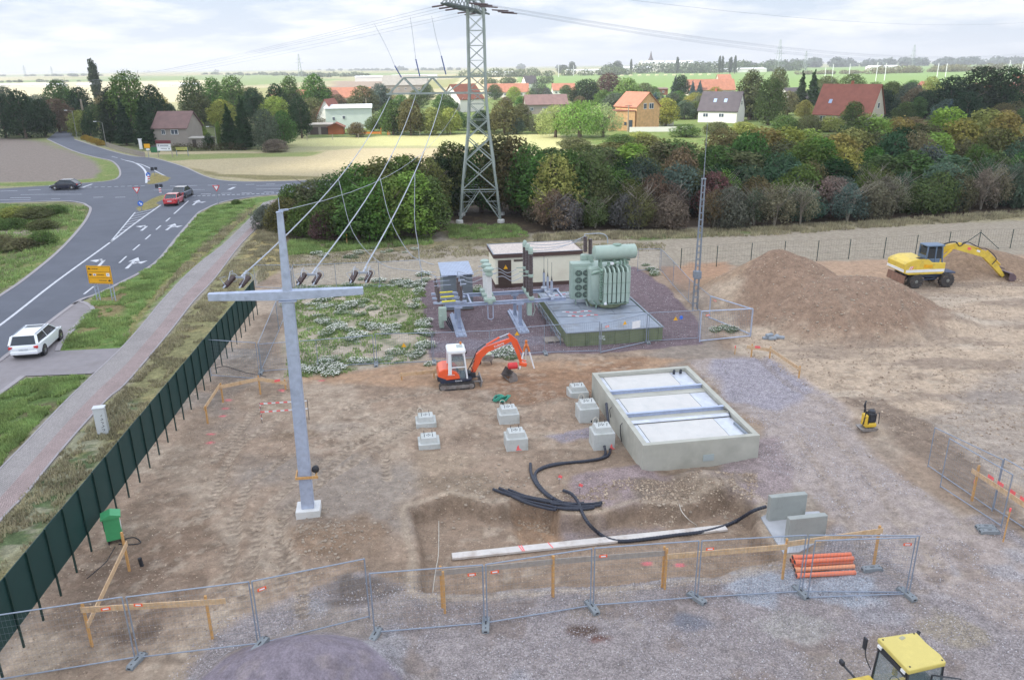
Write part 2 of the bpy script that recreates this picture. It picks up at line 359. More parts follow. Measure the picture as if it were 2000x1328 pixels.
def terrain(X, Y):
    X = np.asarray(X, float); Y = np.asarray(Y, float)
    site = ((X > -16) & (Y > 12) & (Y < 70)) * 1.0
    h = (fbm(X, Y, 3.0, 5, 11) - .5) * .18 * site + (fbm(X, Y, .55, 3, 12) - .5) * .09 * site
    h = h + (fbm(X, Y, 9.0, 3, 13) - .5) * .25 * (1 - site) * np.clip((Y - 60) / 30, 0, 1) * np.clip((X + 20) / 10, 0, 1)
    # heaps
    h = h + mound(X, Y, 1492, 586, 6.3, 4.6, None, 489, .2, 21, .16, .08)
    h = h + mound(X, Y, 1645, 622, 6.4, 4.4, None, 530, -.1, 22, .28, .5)
    h = h + mound(X, Y, 1740, 620, 3.5, 2.5, .6, None, 0, 23)
    h = h + mound(X, Y, 1888, 527, 6.8, 3.6, None, 474, 0, 24, .2, .12)
    h = h + mound(X, Y, 575, 1350, 3.1, 2.2, 1.75, None, .1, 25, .06, .22) + mound(X, Y, 690, 1330, 1.6, 1.3, .35, None, 0, 26, .2, .3)
    h = h + mound(X, Y, 640, 1045, 1.9, 1.0, .32, None, .1, 27, .5, .3) + mound(X, Y, 740, 1065, 1.2, .8, .2, None, 0, 28, .5, .3)
    h = h + mound(X, Y, 1375, 950, 1.5, 1.3, .75, None, 0, 29, .35, .2) + mound(X, Y, 1200, 940, 1.8, 1.3, .35, None, 0, 30, .4, .5) + mound(X, Y, 1480, 940, 1.7, 1.6, .4, None, 0, 31, .4, .5)
    h = h + mound(X, Y, 1100, 795, 1.6, 1.1, .45, None, 0, 32, .4, .3) + mound(X, Y, 1190, 1285, 1.4, .9, .3, None, 0, 33, .4, .4) + mound(X, Y, 1240, 1240, 1.3, .8, .2, None, 0, 34, .4, .4)
    h = h + mound(X, Y, 880, 960, 1.6, 1.3, .2, None, 0, 35, .5, .4) + mound(X, Y, 1740, 830, 4.0, 1.6, .35, None, -.9, 36, .5, .4) + mound(X, Y, 1500, 860, 2.6, 3.0, .38, None, 0, 37, .3, .4)
    h = h + mound(X, Y, 575, 850, .9, .5, -.25, None, 0, 38, .3, .3) + mound(X, Y, 690, 1150, 1.1, .5, -.35, None, 0, 39, .3, .3) + mound(X, Y, 265, 1235, .6, .35, -.25, None, 0, 41, .3, .3)
    rh, rm = ruts(X, Y); nearp = 1.0
    h = h + rh
    # excavated pit
    sd_ = sdist(X, Y, PIT) + (fbm(X, Y, 1.4, 4, 15) - .5) * .5 if site.any() else -np.ones(X.shape)
    t = np.clip(sd_ / .26 + .3, 0, 1); t = t * t * (3 - 2 * t)
    h = h * (1 - t * .75) - .62 * t
    sd2 = sdist(X, Y, SPIT); t2 = np.clip(sd2 / .3 + .5, 0, 1); h = h - .25 * t2
    # platforms that stay level
    for poly, z in ((ROADW, -.07), (PAVEW, -.05), (PATHW, -.05)):
        m = np.clip(sdist(X, Y, poly) / .5 + .6, 0, 1); h = h * (1 - m) + z * m
    for poly in (ISL1, ISL2):
        m = np.clip(sdist(X, Y, poly) / .4 + .3, 0, 1); h = h * (1 - m) + .1 * m
    return h
def ZG(x, y): return float(terrain(np.array([x]), np.array([y]))[0])
def GG(px, py):
    """point of the real terrain seen at a pixel"""
    z = 0.0
    for _ in range(6): p = G(px, py, z); z = ZG(p.x, p.y)
    return G(px, py, z)
def axis_steps(segs, lo, hi, g):
    """segs: (a, b, step) dense runs; grows geometrically outside"""
    out_ = []
    for a, b, s in segs: out_ += list(np.arange(a, b, s))
    a = segs[-1][1]; s = segs[-1][2]
    while a < hi: out_.append(a); s *= g; a += s
    out_.append(hi); a = segs[0][0]; s = segs[0][2]; L = []
    while a > lo:
        s *= g; a -= s; L.append(a)
    return np.array(L[::-1] + out_)
gx = axis_steps([(-75, -34, .6), (-34, -16, .35), (-16, 15, .105), (15, 45, .25), (45, 120, .8)], -14000, 14000, 1.05)
gy = axis_steps([(11, 16, .3), (16, 46, .105), (46, 75, .25), (75, 150, .6)], -400, 16000, 1.04)
GX, GYY = np.meshgrid(gx, gy); X = GX.ravel(); Y = GYY.ravel()
Z = terrain(X, Y)
# far land: gentle relief and low hills on the horizon
far = np.clip((Y - 900) / 3000, 0, 1)
Z = Z + far * (fbm(X, Y, 2600, 4, 71) - .42) * 26
TINT = np.zeros((len(X), 4)); TINT[:, 3] = 1; KIND = np.zeros((len(X), 4)); KIND[:, 3] = 1
KA = .86      # photograph value -> albedo under this light
_sr = srgb
def srgb(r, g, b, k=1.0):
    if k == KA:
        m = (r + g + b) / 3; r, g, b = (m + (v - m) * (.98 if r > b + 18 else .95) for v in (r, g, b))
    return _sr(r, g, b, k)
def paint(poly, col, kind=(0, 0, 0), soft=.6, wob=.5, ws=2.0, seed=3, amt=1.0, world=False):
    p = poly if world else W2(poly)
    m = (pmask(X, Y, p, soft, wob, ws, seed) * amt)[:, None]
    c = np.array(srgb(*col, KA)[:3]); TINT[:, :3] = TINT[:, :3] * (1 - m) + c * m
    KIND[:, :3] = KIND[:, :3] * (1 - m) + np.array(kind) * m
def blob(mask, col, amt=1.0, kind=None):
    m = (np.clip(mask, 0, 1) * amt)[:, None]; c = np.array(srgb(*col, KA)[:3]); TINT[:, :3] = TINT[:, :3] * (1 - m) + c * m
    if kind is not None: KIND[:, :3] = KIND[:, :3] * (1 - m) + np.array(kind) * m
TINT[:, :3] = srgb(160, 158, 120, KA)[:3]; KIND[:, :3] = (0, .5, 0)
# --- distant fields
n_ = fbm(X, Y, 700, 3, 81); fd = np.clip((Y - 420) / 120, 0, 1)
blob(fd * (n_ > .5), (176, 168, 132)); blob(fd * (n_ > .6), (150, 150, 100)); blob(fd * (n_ < .42), (126, 146, 92))
paint([(-300, 200), (420, 200), (420, 158), (100, 162), (-300, 170)], (196, 186, 152), (0, 0, 0), 6, 4, 60)
paint([(640, 178), (770, 178), (760, 158), (650, 160)], (150, 132, 116), (0, 0, .5), 6, 4, 60)
paint([(880, 180), (1050, 180), (1050, 153), (900, 153)], (206, 190, 150), (0, 0, 0), 6, 4, 60)
paint([(1010, 195), (2300, 255), (2300, 120), (1500, 134), (1260, 143), (1010, 152)], (124, 152, 86), (0, .25, 0), 10, 6, 60)
paint([(1500, 190), (2200, 205), (2200, 162), (1500, 172)], (138, 158, 92), (0, .3, 0), 10, 8, 60)
# --- village gardens
paint([(560, 262), (1100, 262), (1200, 300), (2000, 300), (2100, 225), (1000, 192), (560, 200)], (110, 130, 70), (0, .9, 0), 5, 3, 12)
paint([(0, 272), (0, 240), (130, 235), (420, 225), (600, 262), (560, 290), (300, 300), (150, 268)], (92, 104, 62), (0, .9, 0), 5, 2, 12)
# --- meadow and stubble right of the road
paint([(270, 296), (480, 296), (560, 300), (700, 290), (1100, 290), (1100, 400), (620, 352), (500, 356), (430, 352), (360, 326)], (186, 172, 138), (0, .25, .2), 1.5, 1.5, 6)
paint([(470, 300), (575, 286), (900, 285), (1100, 300), (1100, 262), (600, 262)], (188, 186, 132), (0, .45, 0), 2, 2, 9)
paint([(290, 302), (500, 300), (640, 296), (600, 306), (440, 310), (330, 314)], (140, 150, 92), (0, .8, 0), 1.5, 1.5, 6)
paint([(600, 270), (900, 262), (900, 258), (600, 262)], (98, 118, 60), (0, .8, 0), 2, 1, 9)  # shade before the garden trees, painted as a darker green strip
paint([(365, 326), (420, 345), (520, 352), (640, 350), (640, 345), (430, 340)], (140, 132, 92), (0, .8, 0), .8, .8, 4)
# --- ploughed round field
paint([(-600, 260), (60, 272), (92, 278), (150, 296), (185, 314), (198, 335), (190, 348), (120, 354), (-600, 366)], (146, 134, 124), (0, 0, .35), 1.0, .7, 8)
paint([(60, 270), (92, 272), (143, 295), (189, 308), (225, 318), (236, 335), (230, 350), (150, 361), (-400, 372), (-400, 366), (120, 355), (190, 348), (198, 335), (186, 314), (148, 298), (90, 279)], (128, 146, 80), (0, 1, 0), .8, .8, 4)
# --- weeds field left
paint([(-600, 396), (0, 399), (120, 395), (170, 404), (178, 412), (150, 460), (51, 543), (0, 580), (-400, 800)], (112, 120, 76), (0, 1, 0), 1.0, 1, 3)
paint([(-100, 408), (100, 402), (130, 415), (90, 440), (-100, 452)], (118, 108, 70), (0, 1, 0), 1, 2, 3)
paint([(-100, 452), (110, 448), (120, 455), (0, 462), (-100, 465)], (168, 156, 138), (0, .2, 0), 1, .6, 2)
paint([(-60, 470), (90, 458), (80, 482), (-60, 492)], (116, 102, 78), (0, 1, 0), 1, 1, 2)
paint([(0, 570), (51, 540), (136, 466), (168, 430), (150, 430), (90, 500), (0, 548)], (126, 148, 80), (0, 1, 0), .8, 1, 3)
# --- everything between the road, fence and forest
paint([(100, 700), (510, 386), (640, 376), (900, 372), (900, 330), (2400, 330), (2400, 1600), (-600, 1600), (-600, 1100)], (170, 160, 146), (0, .1, .2), .6, .4, 3)
# behind the station: stubble / old field
paint([(560, 480), (900, 470), (1300, 455), (2400, 400), (2400, 520), (1300, 560), (850, 560), (560, 545)], (172, 160, 142), (0, .12, .15), 1, 1, 5)
paint([(520, 470), (850, 465), (850, 478), (700, 490), (560, 500)], (134, 132, 96), (0, .9, 0), 1, 1.5, 3)
paint([(560, 478), (840, 470), (1000, 470), (1000, 480), (700, 492)], (150, 140, 112), (0, .9, 0), 1, 1.5, 3)
paint([(870, 440), (1010, 440), (1040, 462), (1000, 476), (880, 470)], (118, 112, 84), (0, .9, 0), 1.5, 2, 4)
paint([(1040, 455), (1500, 440), (2200, 402), (2200, 418), (1500, 456), (1040, 470)], (166, 156, 128), (0, .9, 0), 1, 1, 4)
paint([(1200, 462), (1500, 450), (1500, 456), (1250, 470)], (112, 128, 76), (0, .9, 0), 1, 1, 4)
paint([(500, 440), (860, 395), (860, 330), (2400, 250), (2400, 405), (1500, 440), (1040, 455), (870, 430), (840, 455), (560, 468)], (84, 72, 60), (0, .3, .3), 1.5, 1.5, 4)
# --- verges of the road and the path
paint([(112, 686), (122, 668), (165, 618), (184, 578), (223, 560), (302, 516), (346, 465), (384, 421), (415, 404), (500, 386), (640, 376), (520, 394), (500, 412), (435, 477), (379, 521), (320, 582), (238, 679)], (112, 140, 74), (0, 1, 0), .4, .4, 2)
paint([(165, 618), (184, 578), (223, 560), (270, 560), (240, 620), (200, 640), (150, 660)], (142, 130, 92), (0, 1, 0), 1, 1, 2)
paint([(250, 660), (330, 560), (440, 465), (505, 402), (495, 400), (420, 462), (310, 560), (235, 640)], (152, 146, 96), (0, 1, 0), .5, .5, 2)
paint([(-300, 990), (0, 768), (45, 736), (179, 731), (128, 782), (0, 912), (-150, 1070), (-300, 1200)], (104, 128, 72), (0, 1, 0), .4, .5, 2)
paint([(60, 800), (100, 790), (30, 880), (-100, 1000), (-100, 940)], (116, 108, 82), (0, 1, 0), 1, 1, 2)
paint([(-150, 1200), (0, 1020), (102, 902), (212, 780), (251, 745), (333, 648), (420, 545), (508, 440), (560, 440), (505, 530), (420, 650), (330, 760), (215, 890), (110, 1010), (0, 1160), (-150, 1350)], (152, 148, 106), (0, 1, 0), .5, .5, 2)
paint([(0, 1020), (102, 905), (164, 835), (250, 770), (260, 800), (160, 930), (60, 1060), (0, 1110)], (158, 156, 130), (0, .8, .3), .8, 1, 2)
m5 = pmask(X, Y, W2([(0, 1030), (102, 915), (164, 840), (260, 780), (250, 830), (160, 940), (60, 1060), (-50, 1130)]), 1, 1, 2) * (fbm(X, Y, .8, 4, 55) > .52)
blob(m5, (92, 112, 72), .9, (0, 1, 0))
paint([(500, 440), (560, 430), (560, 520), (520, 560), (500, 510), (460, 560), (440, 560), (490, 470)], (176, 160, 112), (0, .9, 0), .6, .6, 2)
# --- the site
SITE = [(-60, 1330), (0, 1200), (150, 1010), (330, 790), (500, 560), (560, 520), (850, 545), (1400, 520), (1700, 510), (2400, 480), (2400, 1600), (-60, 1600)]
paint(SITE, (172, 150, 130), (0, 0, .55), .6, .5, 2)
nn = pmask(X, Y, W2(SITE), 1, 0, 2)
blob(nn * np.clip((fbm(X, Y, 3.2, 5, 61) - .46) * 7, 0, 1), (190, 172, 152), .75)
blob(nn * np.clip((fbm(X, Y, 2.1, 5, 62) - .55) * 8, 0, 1), (144, 124, 106), .7)
blob(nn * np.clip((fbm(X, Y, 5.5, 4, 64) - .56) * 8, 0, 1), (158, 148, 138), .7)
paint([(1290, 520), (1420, 510), (1450, 560), (1370, 575), (1300, 545)], (186, 150, 122), (0, 0, .3), 1, .8, 2)
paint([(1550, 510), (2100, 500), (2100, 545), (1700, 545), (1560, 530)], (190, 160, 134), (0, 0, .3), 1, .8, 2)
# weedy sand between pole and station
paint([(560, 560), (830, 548), (830, 700), (640, 735), (560, 735)], (196, 182, 162), (0, 0, .1), .8, .5, 2)
wp = pmask(X, Y, W2([(566, 560), (832, 550), (836, 702), (640, 738), (560, 738)]), .6, .5, 2); blob(wp * np.clip((fbm(X, Y, 1.7, 4, 97) - .47) * 7, 0, 1), (128, 134, 98), .75, (0, .8, 0))
paint([(565, 560), (850, 545), (850, 560), (700, 572), (565, 580)], (120, 130, 96), (0, .9, 0), .6, .8, 1.5)
paint([(560, 520), (840, 500), (1300, 490), (1300, 520), (850, 545), (560, 560)], (182, 170, 152), (0, .1, .1), .6, .5, 2)
# sandy yard right
paint([(1370, 560), (2100, 545), (2300, 760), (2100, 1000), (1800, 880), (1600, 790), (1450, 690)], (202, 180, 156), (0, 0, .3), 1.5, 1, 3)
yd = pmask(X, Y, W2([(1370, 560), (2100, 545), (2300, 1100), (1800, 880), (1600, 790), (1450, 690)]), 1, 1, 3)
blob(yd * np.clip((fbm(X * .35, Y * 1.3, 2.2, 5, 63) - .52) * 9, 0, 1), (160, 142, 126), .8)
blob(yd * np.clip((fbm(X * .5, Y * 1.2, 3.5, 5, 66) - .56) * 9, 0, 1), (206, 190, 170), .7)
paint([(1750, 840), (2000, 700), (2300, 760), (2200, 1050), (2000, 960)], (168, 158, 150), (.5, 0, .3), 1.5, 1.5, 3, amt=.6)
# heaps: sand left, darker soil in the middle
for (px, py, rx, ry, c, a) in ((1490, 570, 7.5, 5.5, (170, 142, 116), .85), (1640, 612, 8.5, 6.5, (158, 132, 112), .95), (1610, 585, 2, 1.3, (196, 152, 120), .8), (1690, 590, 1.8, 1.2, (158, 152, 150), .6), (1885, 527, 7, 4.5, (156, 132, 110), .95)):
    c0 = G(px, py); dd = np.hypot((X - c0.x) / rx, (Y - c0.y) / ry) + (fbm(X, Y, 2, 4, 67) - .5) * .7
    blob(np.clip((1 - dd) * 4, 0, 1), c, a, (0, 0, .7))
# red gravel court round the transformer
paint([(812, 552), (850, 546), (1240, 520), (1300, 560), (1360, 618), (1372, 672), (1180, 690), (838, 700), (836, 640)], (136, 118, 122), (.85, 0, 0), .3, .25, 1)
paint([(840, 690), (1100, 672), (1100, 655), (838, 668)], (140, 130, 138), (.85, 0, 0), .5, .4, 1)
paint([(560, 735), (840, 712), (1200, 700), (1350, 700), (1200, 735), (900, 760), (600, 745)], (184, 152, 124), (0, 0, .4), .8, .6, 2)
paint([(960, 740), (1160, 715), (1250, 700), (1160, 780), (1000, 790)], (158, 124, 98), (0, 0, .6), .8, .8, 2, amt=.8)
# purple crushed stone
PUR = (168, 158, 156)
paint([(420, 1230), (470, 1200), (560, 1165), (700, 1120), (850, 1160), (1100, 1142), (1400, 1118), (1560, 1090), (1660, 1020), (1900, 1010), (2400, 1000), (2400, 1700), (200, 1700), (380, 1300)], PUR, (.9, 0, .1), .5, .6, 2)
paint([(1340, 700), (1500, 695), (1620, 770), (1700, 880), (1800, 960), (2000, 1080), (2400, 1150), (2300, 1400), (1750, 1100), (1620, 1000), (1500, 930), (1480, 840), (1420, 780)], (182, 168, 160), (.35, 0, .1), .6, .6, 2)
paint([(1390, 700), (1500, 700), (1600, 770), (1520, 800), (1420, 780)], (176, 169, 176), (.9, 0, 0), .8, .8, 2)
paint([(1640, 780), (1720, 775), (1830, 850), (1990, 990), (2100, 1100), (1900, 990), (1780, 890)], (148, 130, 114), (.1, 0, .8), .6, .8, 2)
paint([(1120, 930), (1250, 915), (1330, 950), (1300, 990), (1180, 990), (1110, 975)], (166, 148, 146), (.8, 0, .2), .5, .6, 1.5)
paint([(1430, 880), (1520, 860), (1560, 960), (1480, 980), (1380, 960)], (168, 152, 150), (.8, 0, .2), .5, .6, 1.5)
paint([(1060, 850), (1160, 835), (1160, 850), (1100, 866)], (164, 154, 160), (.7, 0, 0), .4, .5, 1.5)
gv = pmask(X, Y, W2([(420, 1230), (700, 1120), (1100, 1142), (1560, 1090), (2400, 1000), (2400, 1700), (200, 1700)]), .6, .6, 2)
blob(gv * np.clip((fbm(X, Y, 2.6, 5, 68) - .54) * 10, 0, 1), (166, 152, 138), .6, (.4, 0, .4))
blob(gv * np.clip((fbm(X, Y, 1.6, 5, 69) - .60) * 12, 0, 1), (138, 120, 106), .45, (.3, 0, .7))
blob(gv * np.clip((fbm(X, Y, 1.9, 5, 70) - .60) * 12, 0, 1), (178, 178, 184), .5, (1, 0, 0))
paint([(395, 1345), (480, 1285), (600, 1270), (700, 1285), (800, 1345), (700, 1500), (400, 1500)], (150, 140, 150), (.15, 0, 0), .25, .1, 1)
for (px, py, r_, c) in ((1145, 1235, .45, (110, 88, 76)), (1165, 1255, .35, (126, 90, 80)), (1350, 1218, .6, (132, 134, 144)), (1500, 1140, 1.1, (176, 182, 192)), (1640, 1150, 1.0, (186, 192, 202)), (1570, 1230, .9, (178, 172, 166)), (1290, 960, .9, (140, 126, 112)), (1380, 945, 1.4, (158, 142, 128)), (1860, 1230, .8, (170, 158, 140))):
    c0 = G(px, py); dd = np.hypot((X - c0.x) / r_ / 1.4, (Y - c0.y) / r_) + (fbm(X, Y, .8, 4, 77) - .5) * 1.2
    blob(np.clip((1 - dd) * 3, 0, 1), c, .85)
# soil heap by the mast foot, dark hollows
for (px, py, r_, c) in ((650, 1045, 1.6, (150, 126, 104)), (265, 1235, .7, (120, 104, 92)), (575, 850, .9, (146, 126, 106)), (700, 1150, 1.0, (112, 100, 90)), (890, 950, 1.4, (150, 132, 112)), (1330, 985, 1.8, (146, 130, 112)), (300, 1080, 2.2, (140, 118, 100)), (230, 1150, 2.2, (134, 114, 98)), (860, 600 + 300, 1.3, (176, 156, 134)), (470, 690, 1.3, (166, 158, 150))):
    c0 = G(px, py); dd = np.hypot((X - c0.x) / r_ / 1.4, (Y - c0.y) / r_) + (fbm(X, Y, 1, 4, 78) - .5) * 1.1
    blob(np.clip((1 - dd) * 2.5, 0, 1), c, .8, (0, 0, .9))
# the pit floor
paint(PIT, (166, 144, 124), (0, 0, .25), .25, .1, 1, world=True)
paint(SPIT, (186, 150, 118), (0, 0, .2), .4, .2, 1, world=True, amt=.7)
paint([(1100, 1010), (1300, 1000), (1290, 1020), (1110, 1035)], (160, 148, 150), (.7, 0, 0), .5, .4, 1, amt=.7)
_, rm = ruts(X, Y); wt = np.where(X > 12, .35, 1.0); blob((rm > .3) * wt, (194, 176, 156), .65); blob((rm > .7) * wt, (118, 102, 88), .55)
for th, c, a_ in ((.1, (144, 124, 106), .5), (-.35, (196, 178, 156), .55)):      # shade of the pit wall and its lit rim, painted into the tint
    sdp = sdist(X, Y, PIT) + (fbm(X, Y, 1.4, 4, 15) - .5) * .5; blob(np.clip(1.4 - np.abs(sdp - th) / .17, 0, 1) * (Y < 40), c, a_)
cl = nn * (1 - KIND[:, 0]) * (Y < 46) * np.clip((fbm(X, Y, 5, 3, 95) - .42) * 5, .15, 1); blob(cl * np.clip((fbm(X, Y, .42, 4, 93) - .58) * 14, 0, 1), (126, 110, 96), .38); blob(cl * np.clip((fbm(X, Y, .36, 4, 94) - .6) * 14, 0, 1), (204, 188, 168), .38)
# pink survey spray
for (px, py) in ((446, 781), (440, 797), (435, 812), (412, 848), (411, 866), (549, 762), (628, 742), (1265, 1072), (1330, 1075)):
    c0 = G(px, py); dd = np.hypot((X - c0.x) / .22, (Y - c0.y) / .14); blob(np.clip((1.1 - dd) * 2, 0, 1), (240, 120, 130), .8)
paint([tuple(p) for p in ISL1], (150, 138, 86), (0, 1, 0), .5, .2, 1, world=True); paint([tuple(p) for p in ISL2], (150, 142, 90), (0, 1, 0), .5, .2, 1, world=True)
# mesh
ny_, nx_ = GX.shape
me = bpy.data.meshes.new('ground'); me.vertices.add(len(X)); co = np.empty((len(X), 3)); co[:, 0] = X; co[:, 1] = Y; co[:, 2] = Z
me.vertices.foreach_set('co', co.ravel())
idx = np.arange(len(X)).reshape(ny_, nx_)
q = np.stack([idx[:-1, :-1], idx[:-1, 1:], idx[1:, 1:], idx[1:, :-1]], -1).reshape(-1, 4)
me.loops.add(q.size); me.loops.foreach_set('vertex_index', q.ravel()); me.polygons.add(len(q)); me.polygons.foreach_set('loop_start', np.arange(0, q.size, 4))
me.update(calc_edges=True); me.shade_smooth()
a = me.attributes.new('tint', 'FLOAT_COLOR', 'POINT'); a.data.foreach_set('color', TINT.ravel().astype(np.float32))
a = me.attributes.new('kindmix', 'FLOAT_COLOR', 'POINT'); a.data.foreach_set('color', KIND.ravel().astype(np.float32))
ground = bpy.data.objects.new('ground', me); C.objects.link(ground); prop(ground, kind='structure')
def ground_mat():
    m = bpy.data.materials.new('earth'); m.use_nodes = True; t = m.node_tree; b = t.nodes['Principled BSDF']; L = t.links.new
    b.inputs['Roughness'].default_value = .95; b.inputs['Specular IOR Level'].default_value = .15
    def N(ty, **k):
        n = t.nodes.new(ty)
        for a_, v in k.items(): setattr(n, a_, v)
        return n
    def noise(s, d=6, rgh=.6):
        n = N('ShaderNodeTexNoise'); n.inputs['Scale'].default_value = s; n.inputs['Detail'].default_value = d; n.inputs['Roughness'].default_value = rgh; L(geo.outputs['Position'], n.inputs['Vector']); return n
    def mrange(src, a0, a1, b0, b1):
        n = N('ShaderNodeMapRange'); n.inputs[1].default_value = a0; n.inputs[2].default_value = a1; n.inputs[3].default_value = b0; n.inputs[4].default_value = b1; L(src, n.inputs[0]); return n.outputs[0]
    def math_(op, a_, b_):
        n = N('ShaderNodeMath', operation=op)
        for i, v in enumerate((a_, b_)):
            if isinstance(v, (int, float)): n.inputs[i].default_value = v
            else: L(v, n.inputs[i])
        return n.outputs[0]
    def lerp(f, a_, b_):      # a + f (b - a)
        return math_('ADD', a_, math_('MULTIPLY', f, math_('SUBTRACT', b_, a_)))
    geo = N('ShaderNodeNewGeometry')
    at = N('ShaderNodeAttribute', attribute_name='tint'); ak = N('ShaderNodeAttribute', attribute_name='kindmix')
    sp = N('ShaderNodeSeparateColor'); L(ak.outputs['Color'], sp.inputs[0]); gr, gs, cl = sp.outputs[0], sp.outputs[1], sp.outputs[2]
    v = N('ShaderNodeTexVoronoi'); v.inputs['Scale'].default_value = 23; L(geo.outputs['Position'], v.inputs['Vector'])
    sv = N('ShaderNodeSeparateColor'); L(v.outputs['Color'], sv.inputs[0])
    v2 = N('ShaderNodeTexVoronoi'); v2.inputs['Scale'].default_value = 6; L(geo.outputs['Position'], v2.inputs['Vector'])
    sv2 = N('ShaderNodeSeparateColor'); L(v2.outputs['Color'], sv2.inputs[0])
    stone = math_('MULTIPLY', mrange(sv.outputs[0], 0, 1, .68, 1.3), mrange(v.outputs['Distance'], .2, .8, 1.16, .86))
    base = math_('MULTIPLY', mrange(noise(2.4, 8, .7).outputs['Fac'], .34, .66, .78, 1.22), mrange(noise(14, 6, .75).outputs['Fac'], .32, .68, .78, 1.2))
    base = math_('MULTIPLY', base, mrange(noise(.7, 6, .6).outputs['Fac'], .3, .7, .92, 1.08))
    clod = mrange(sv2.outputs[1], .86, .96, 1.0, 1.3); dark = mrange(noise(7, 6, .75).outputs['Fac'], .56, .72, 1.0, .72)
    clodf = math_('MULTIPLY', clod, dark)
    grass = math_('MULTIPLY', mrange(noise(2.2, 8, .75).outputs['Fac'], .34, .66, .62, 1.3), mrange(noise(11, 6, .8).outputs['Fac'], .35, .65, .72, 1.25))
    k = math_('MULTIPLY', math_('MULTIPLY', base, lerp(gr, 1.0, stone)), math_('MULTIPLY', lerp(cl, 1.0, clodf), lerp(gs, 1.0, grass)))
    sc_ = N('ShaderNodeVectorMath', operation='SCALE'); L(at.outputs['Color'], sc_.inputs[0]); L(k, sc_.inputs[3])
    # dry straw patches in the grass
    dry = mrange(noise(.45, 8, .7).outputs['Fac'], .5, .64, 0, .6); mxn = N('ShaderNodeMix', data_type='RGBA')
    L(math_('MULTIPLY', dry, gs), mxn.inputs[0]); L(sc_.outputs[0], mxn.inputs[6])
    st = N('ShaderNodeVectorMath', operation='SCALE'); st.inputs[0].default_value = srgb(172, 158, 112, KA)[:3]; L(k, st.inputs[3]); L(st.outputs[0], mxn.inputs[7])
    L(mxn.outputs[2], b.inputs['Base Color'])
    hgt = math_('ADD', math_('MULTIPLY', noise(5, 8, .7).outputs['Fac'], .10), math_('MULTIPLY', noise(22, 5, .7).outputs['Fac'], .03))
    hgt = math_('ADD', hgt, math_('MULTIPLY', math_('MULTIPLY', gr, v.outputs['Distance']), -.04))
    bp = N('ShaderNodeBump'); bp.inputs['Strength'].default_value = .9; bp.inputs['Distance'].default_value = 1.0; L(hgt, bp.inputs['Height']); L(bp.outputs[0], b.inputs['Normal'])
    return m
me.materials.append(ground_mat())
# ================================================================ ROADS
ASPH = mat('asphalt', srgb(104, 108, 118, KA), .85, 0, .07, .5, .3, 60, dirt=srgb(94, 98, 108, KA), dscale=.12, spec=.3)
PAVEM = mat('paving_grey', srgb(150, 144, 146, KA), .9, 0, .07, 1.5, .2, 30, dirt=srgb(136, 128, 128, KA), dscale=.4)
KERB = mat('kerb_concrete', srgb(168, 162, 164, KA), .9, 0, .08, 3)
LINE = mat('road_paint', srgb(212, 214, 220, KA), .8, 0, .10, 2, dirt=srgb(160, 162, 170, KA), dscale=1.5, dlo=.56, dhi=.75)
def smoothline(pts, n=6):
    """Catmull-Rom through the points"""
    P = [Vector(p) for p in pts]; P = [P[0] * 2 - P[1]] + P + [P[-1] * 2 - P[-2]]; o = []
    for i in range(1, len(P) - 2):
        for k in range(n):
            t = k / n; a_, b_, c_, d_ = P[i - 1:i + 3]
            o.append(.5 * ((2 * b_) + (c_ - a_) * t + (2 * a_ - 5 * b_ + 4 * c_ - d_) * t * t + (3 * b_ - a_ - 3 * c_ + d_) * t ** 3))
    o.append(P[-2]); return o
mb = MB().sheet([G(*p)[:2] for p in ROAD], .012); road = mb.build('road', ASPH, fixn=False); prop(road, kind='structure')
mb = MB().sheet([G(*p)[:2] for p in PAVE], .016); o = mb.build('pavement', PAVEM, fixn=False); prop(o, kind='structure')
def ribbon(mb, pts, wd, z, closed=False, th=None):
    pts = [Vector((p[0], p[1], 0)) for p in pts]; L = []; Rr = []
    for i, p in enumerate(pts):
        d = (pts[min(i + 1, len(pts) - 1)] - pts[max(i - 1, 0)]); d.z = 0
        if d.length < 1e-6: d = Vector((1, 0, 0))
        d.normalize(); n = Vector((-d.y, d.x, 0)) * wd / 2; L.append(p + n); Rr.append(p - n)
    V = [(p.x, p.y, z) for p in L] + [(p.x, p.y, z) for p in Rr]; k = len(pts)
    F = [(i, i + k, i + k + 1, i + 1) for i in range(k - 1)]
    if th:
        V += [(p.x, p.y, z - th) for p in L] + [(p.x, p.y, z - th) for p in Rr]
        F += [(i, i + 1, i + 1 + 2 * k, i + 2 * k) for i in range(k - 1)] + [(i + k, i + 3 * k, i + 3 * k + 1, i + k + 1) for i in range(k - 1)]
    mb.add(V, F)
mb = MB()
for ln in ([(0, 705), (143, 595), (184, 577), (223, 559), (302, 515), (346, 464), (384, 420), (399, 410), (435, 395), (500, 384), (560, 379), (700, 368)],
           [(-200, 705), (0, 578), (51, 543), (102, 502), (136, 469), (166, 433), (177, 409), (170, 402), (159, 397), (120, 393), (0, 397)],
           [(154, 359), (212, 354), (230, 348), (235, 338), (230, 325), (216, 314), (189, 308), (143, 295), (92, 272)],
           [(146, 273), (205, 292), (256, 305), (302, 310), (358, 326), (399, 344), (435, 353), (500, 355.5), (640, 352)],
           [(-200, 830), (0, 705)], [(143, 595), (160, 590), (181, 603), (165, 618), (122, 668), (112, 686)], [(45, 735), (0, 768), (-200, 910)]):
    ribbon(mb, smoothline([G(*p) for p in ln], 4), .3, .05, th=.1)
o = mb.build('kerb', KERB, fixn=False); prop(o, kind='structure')
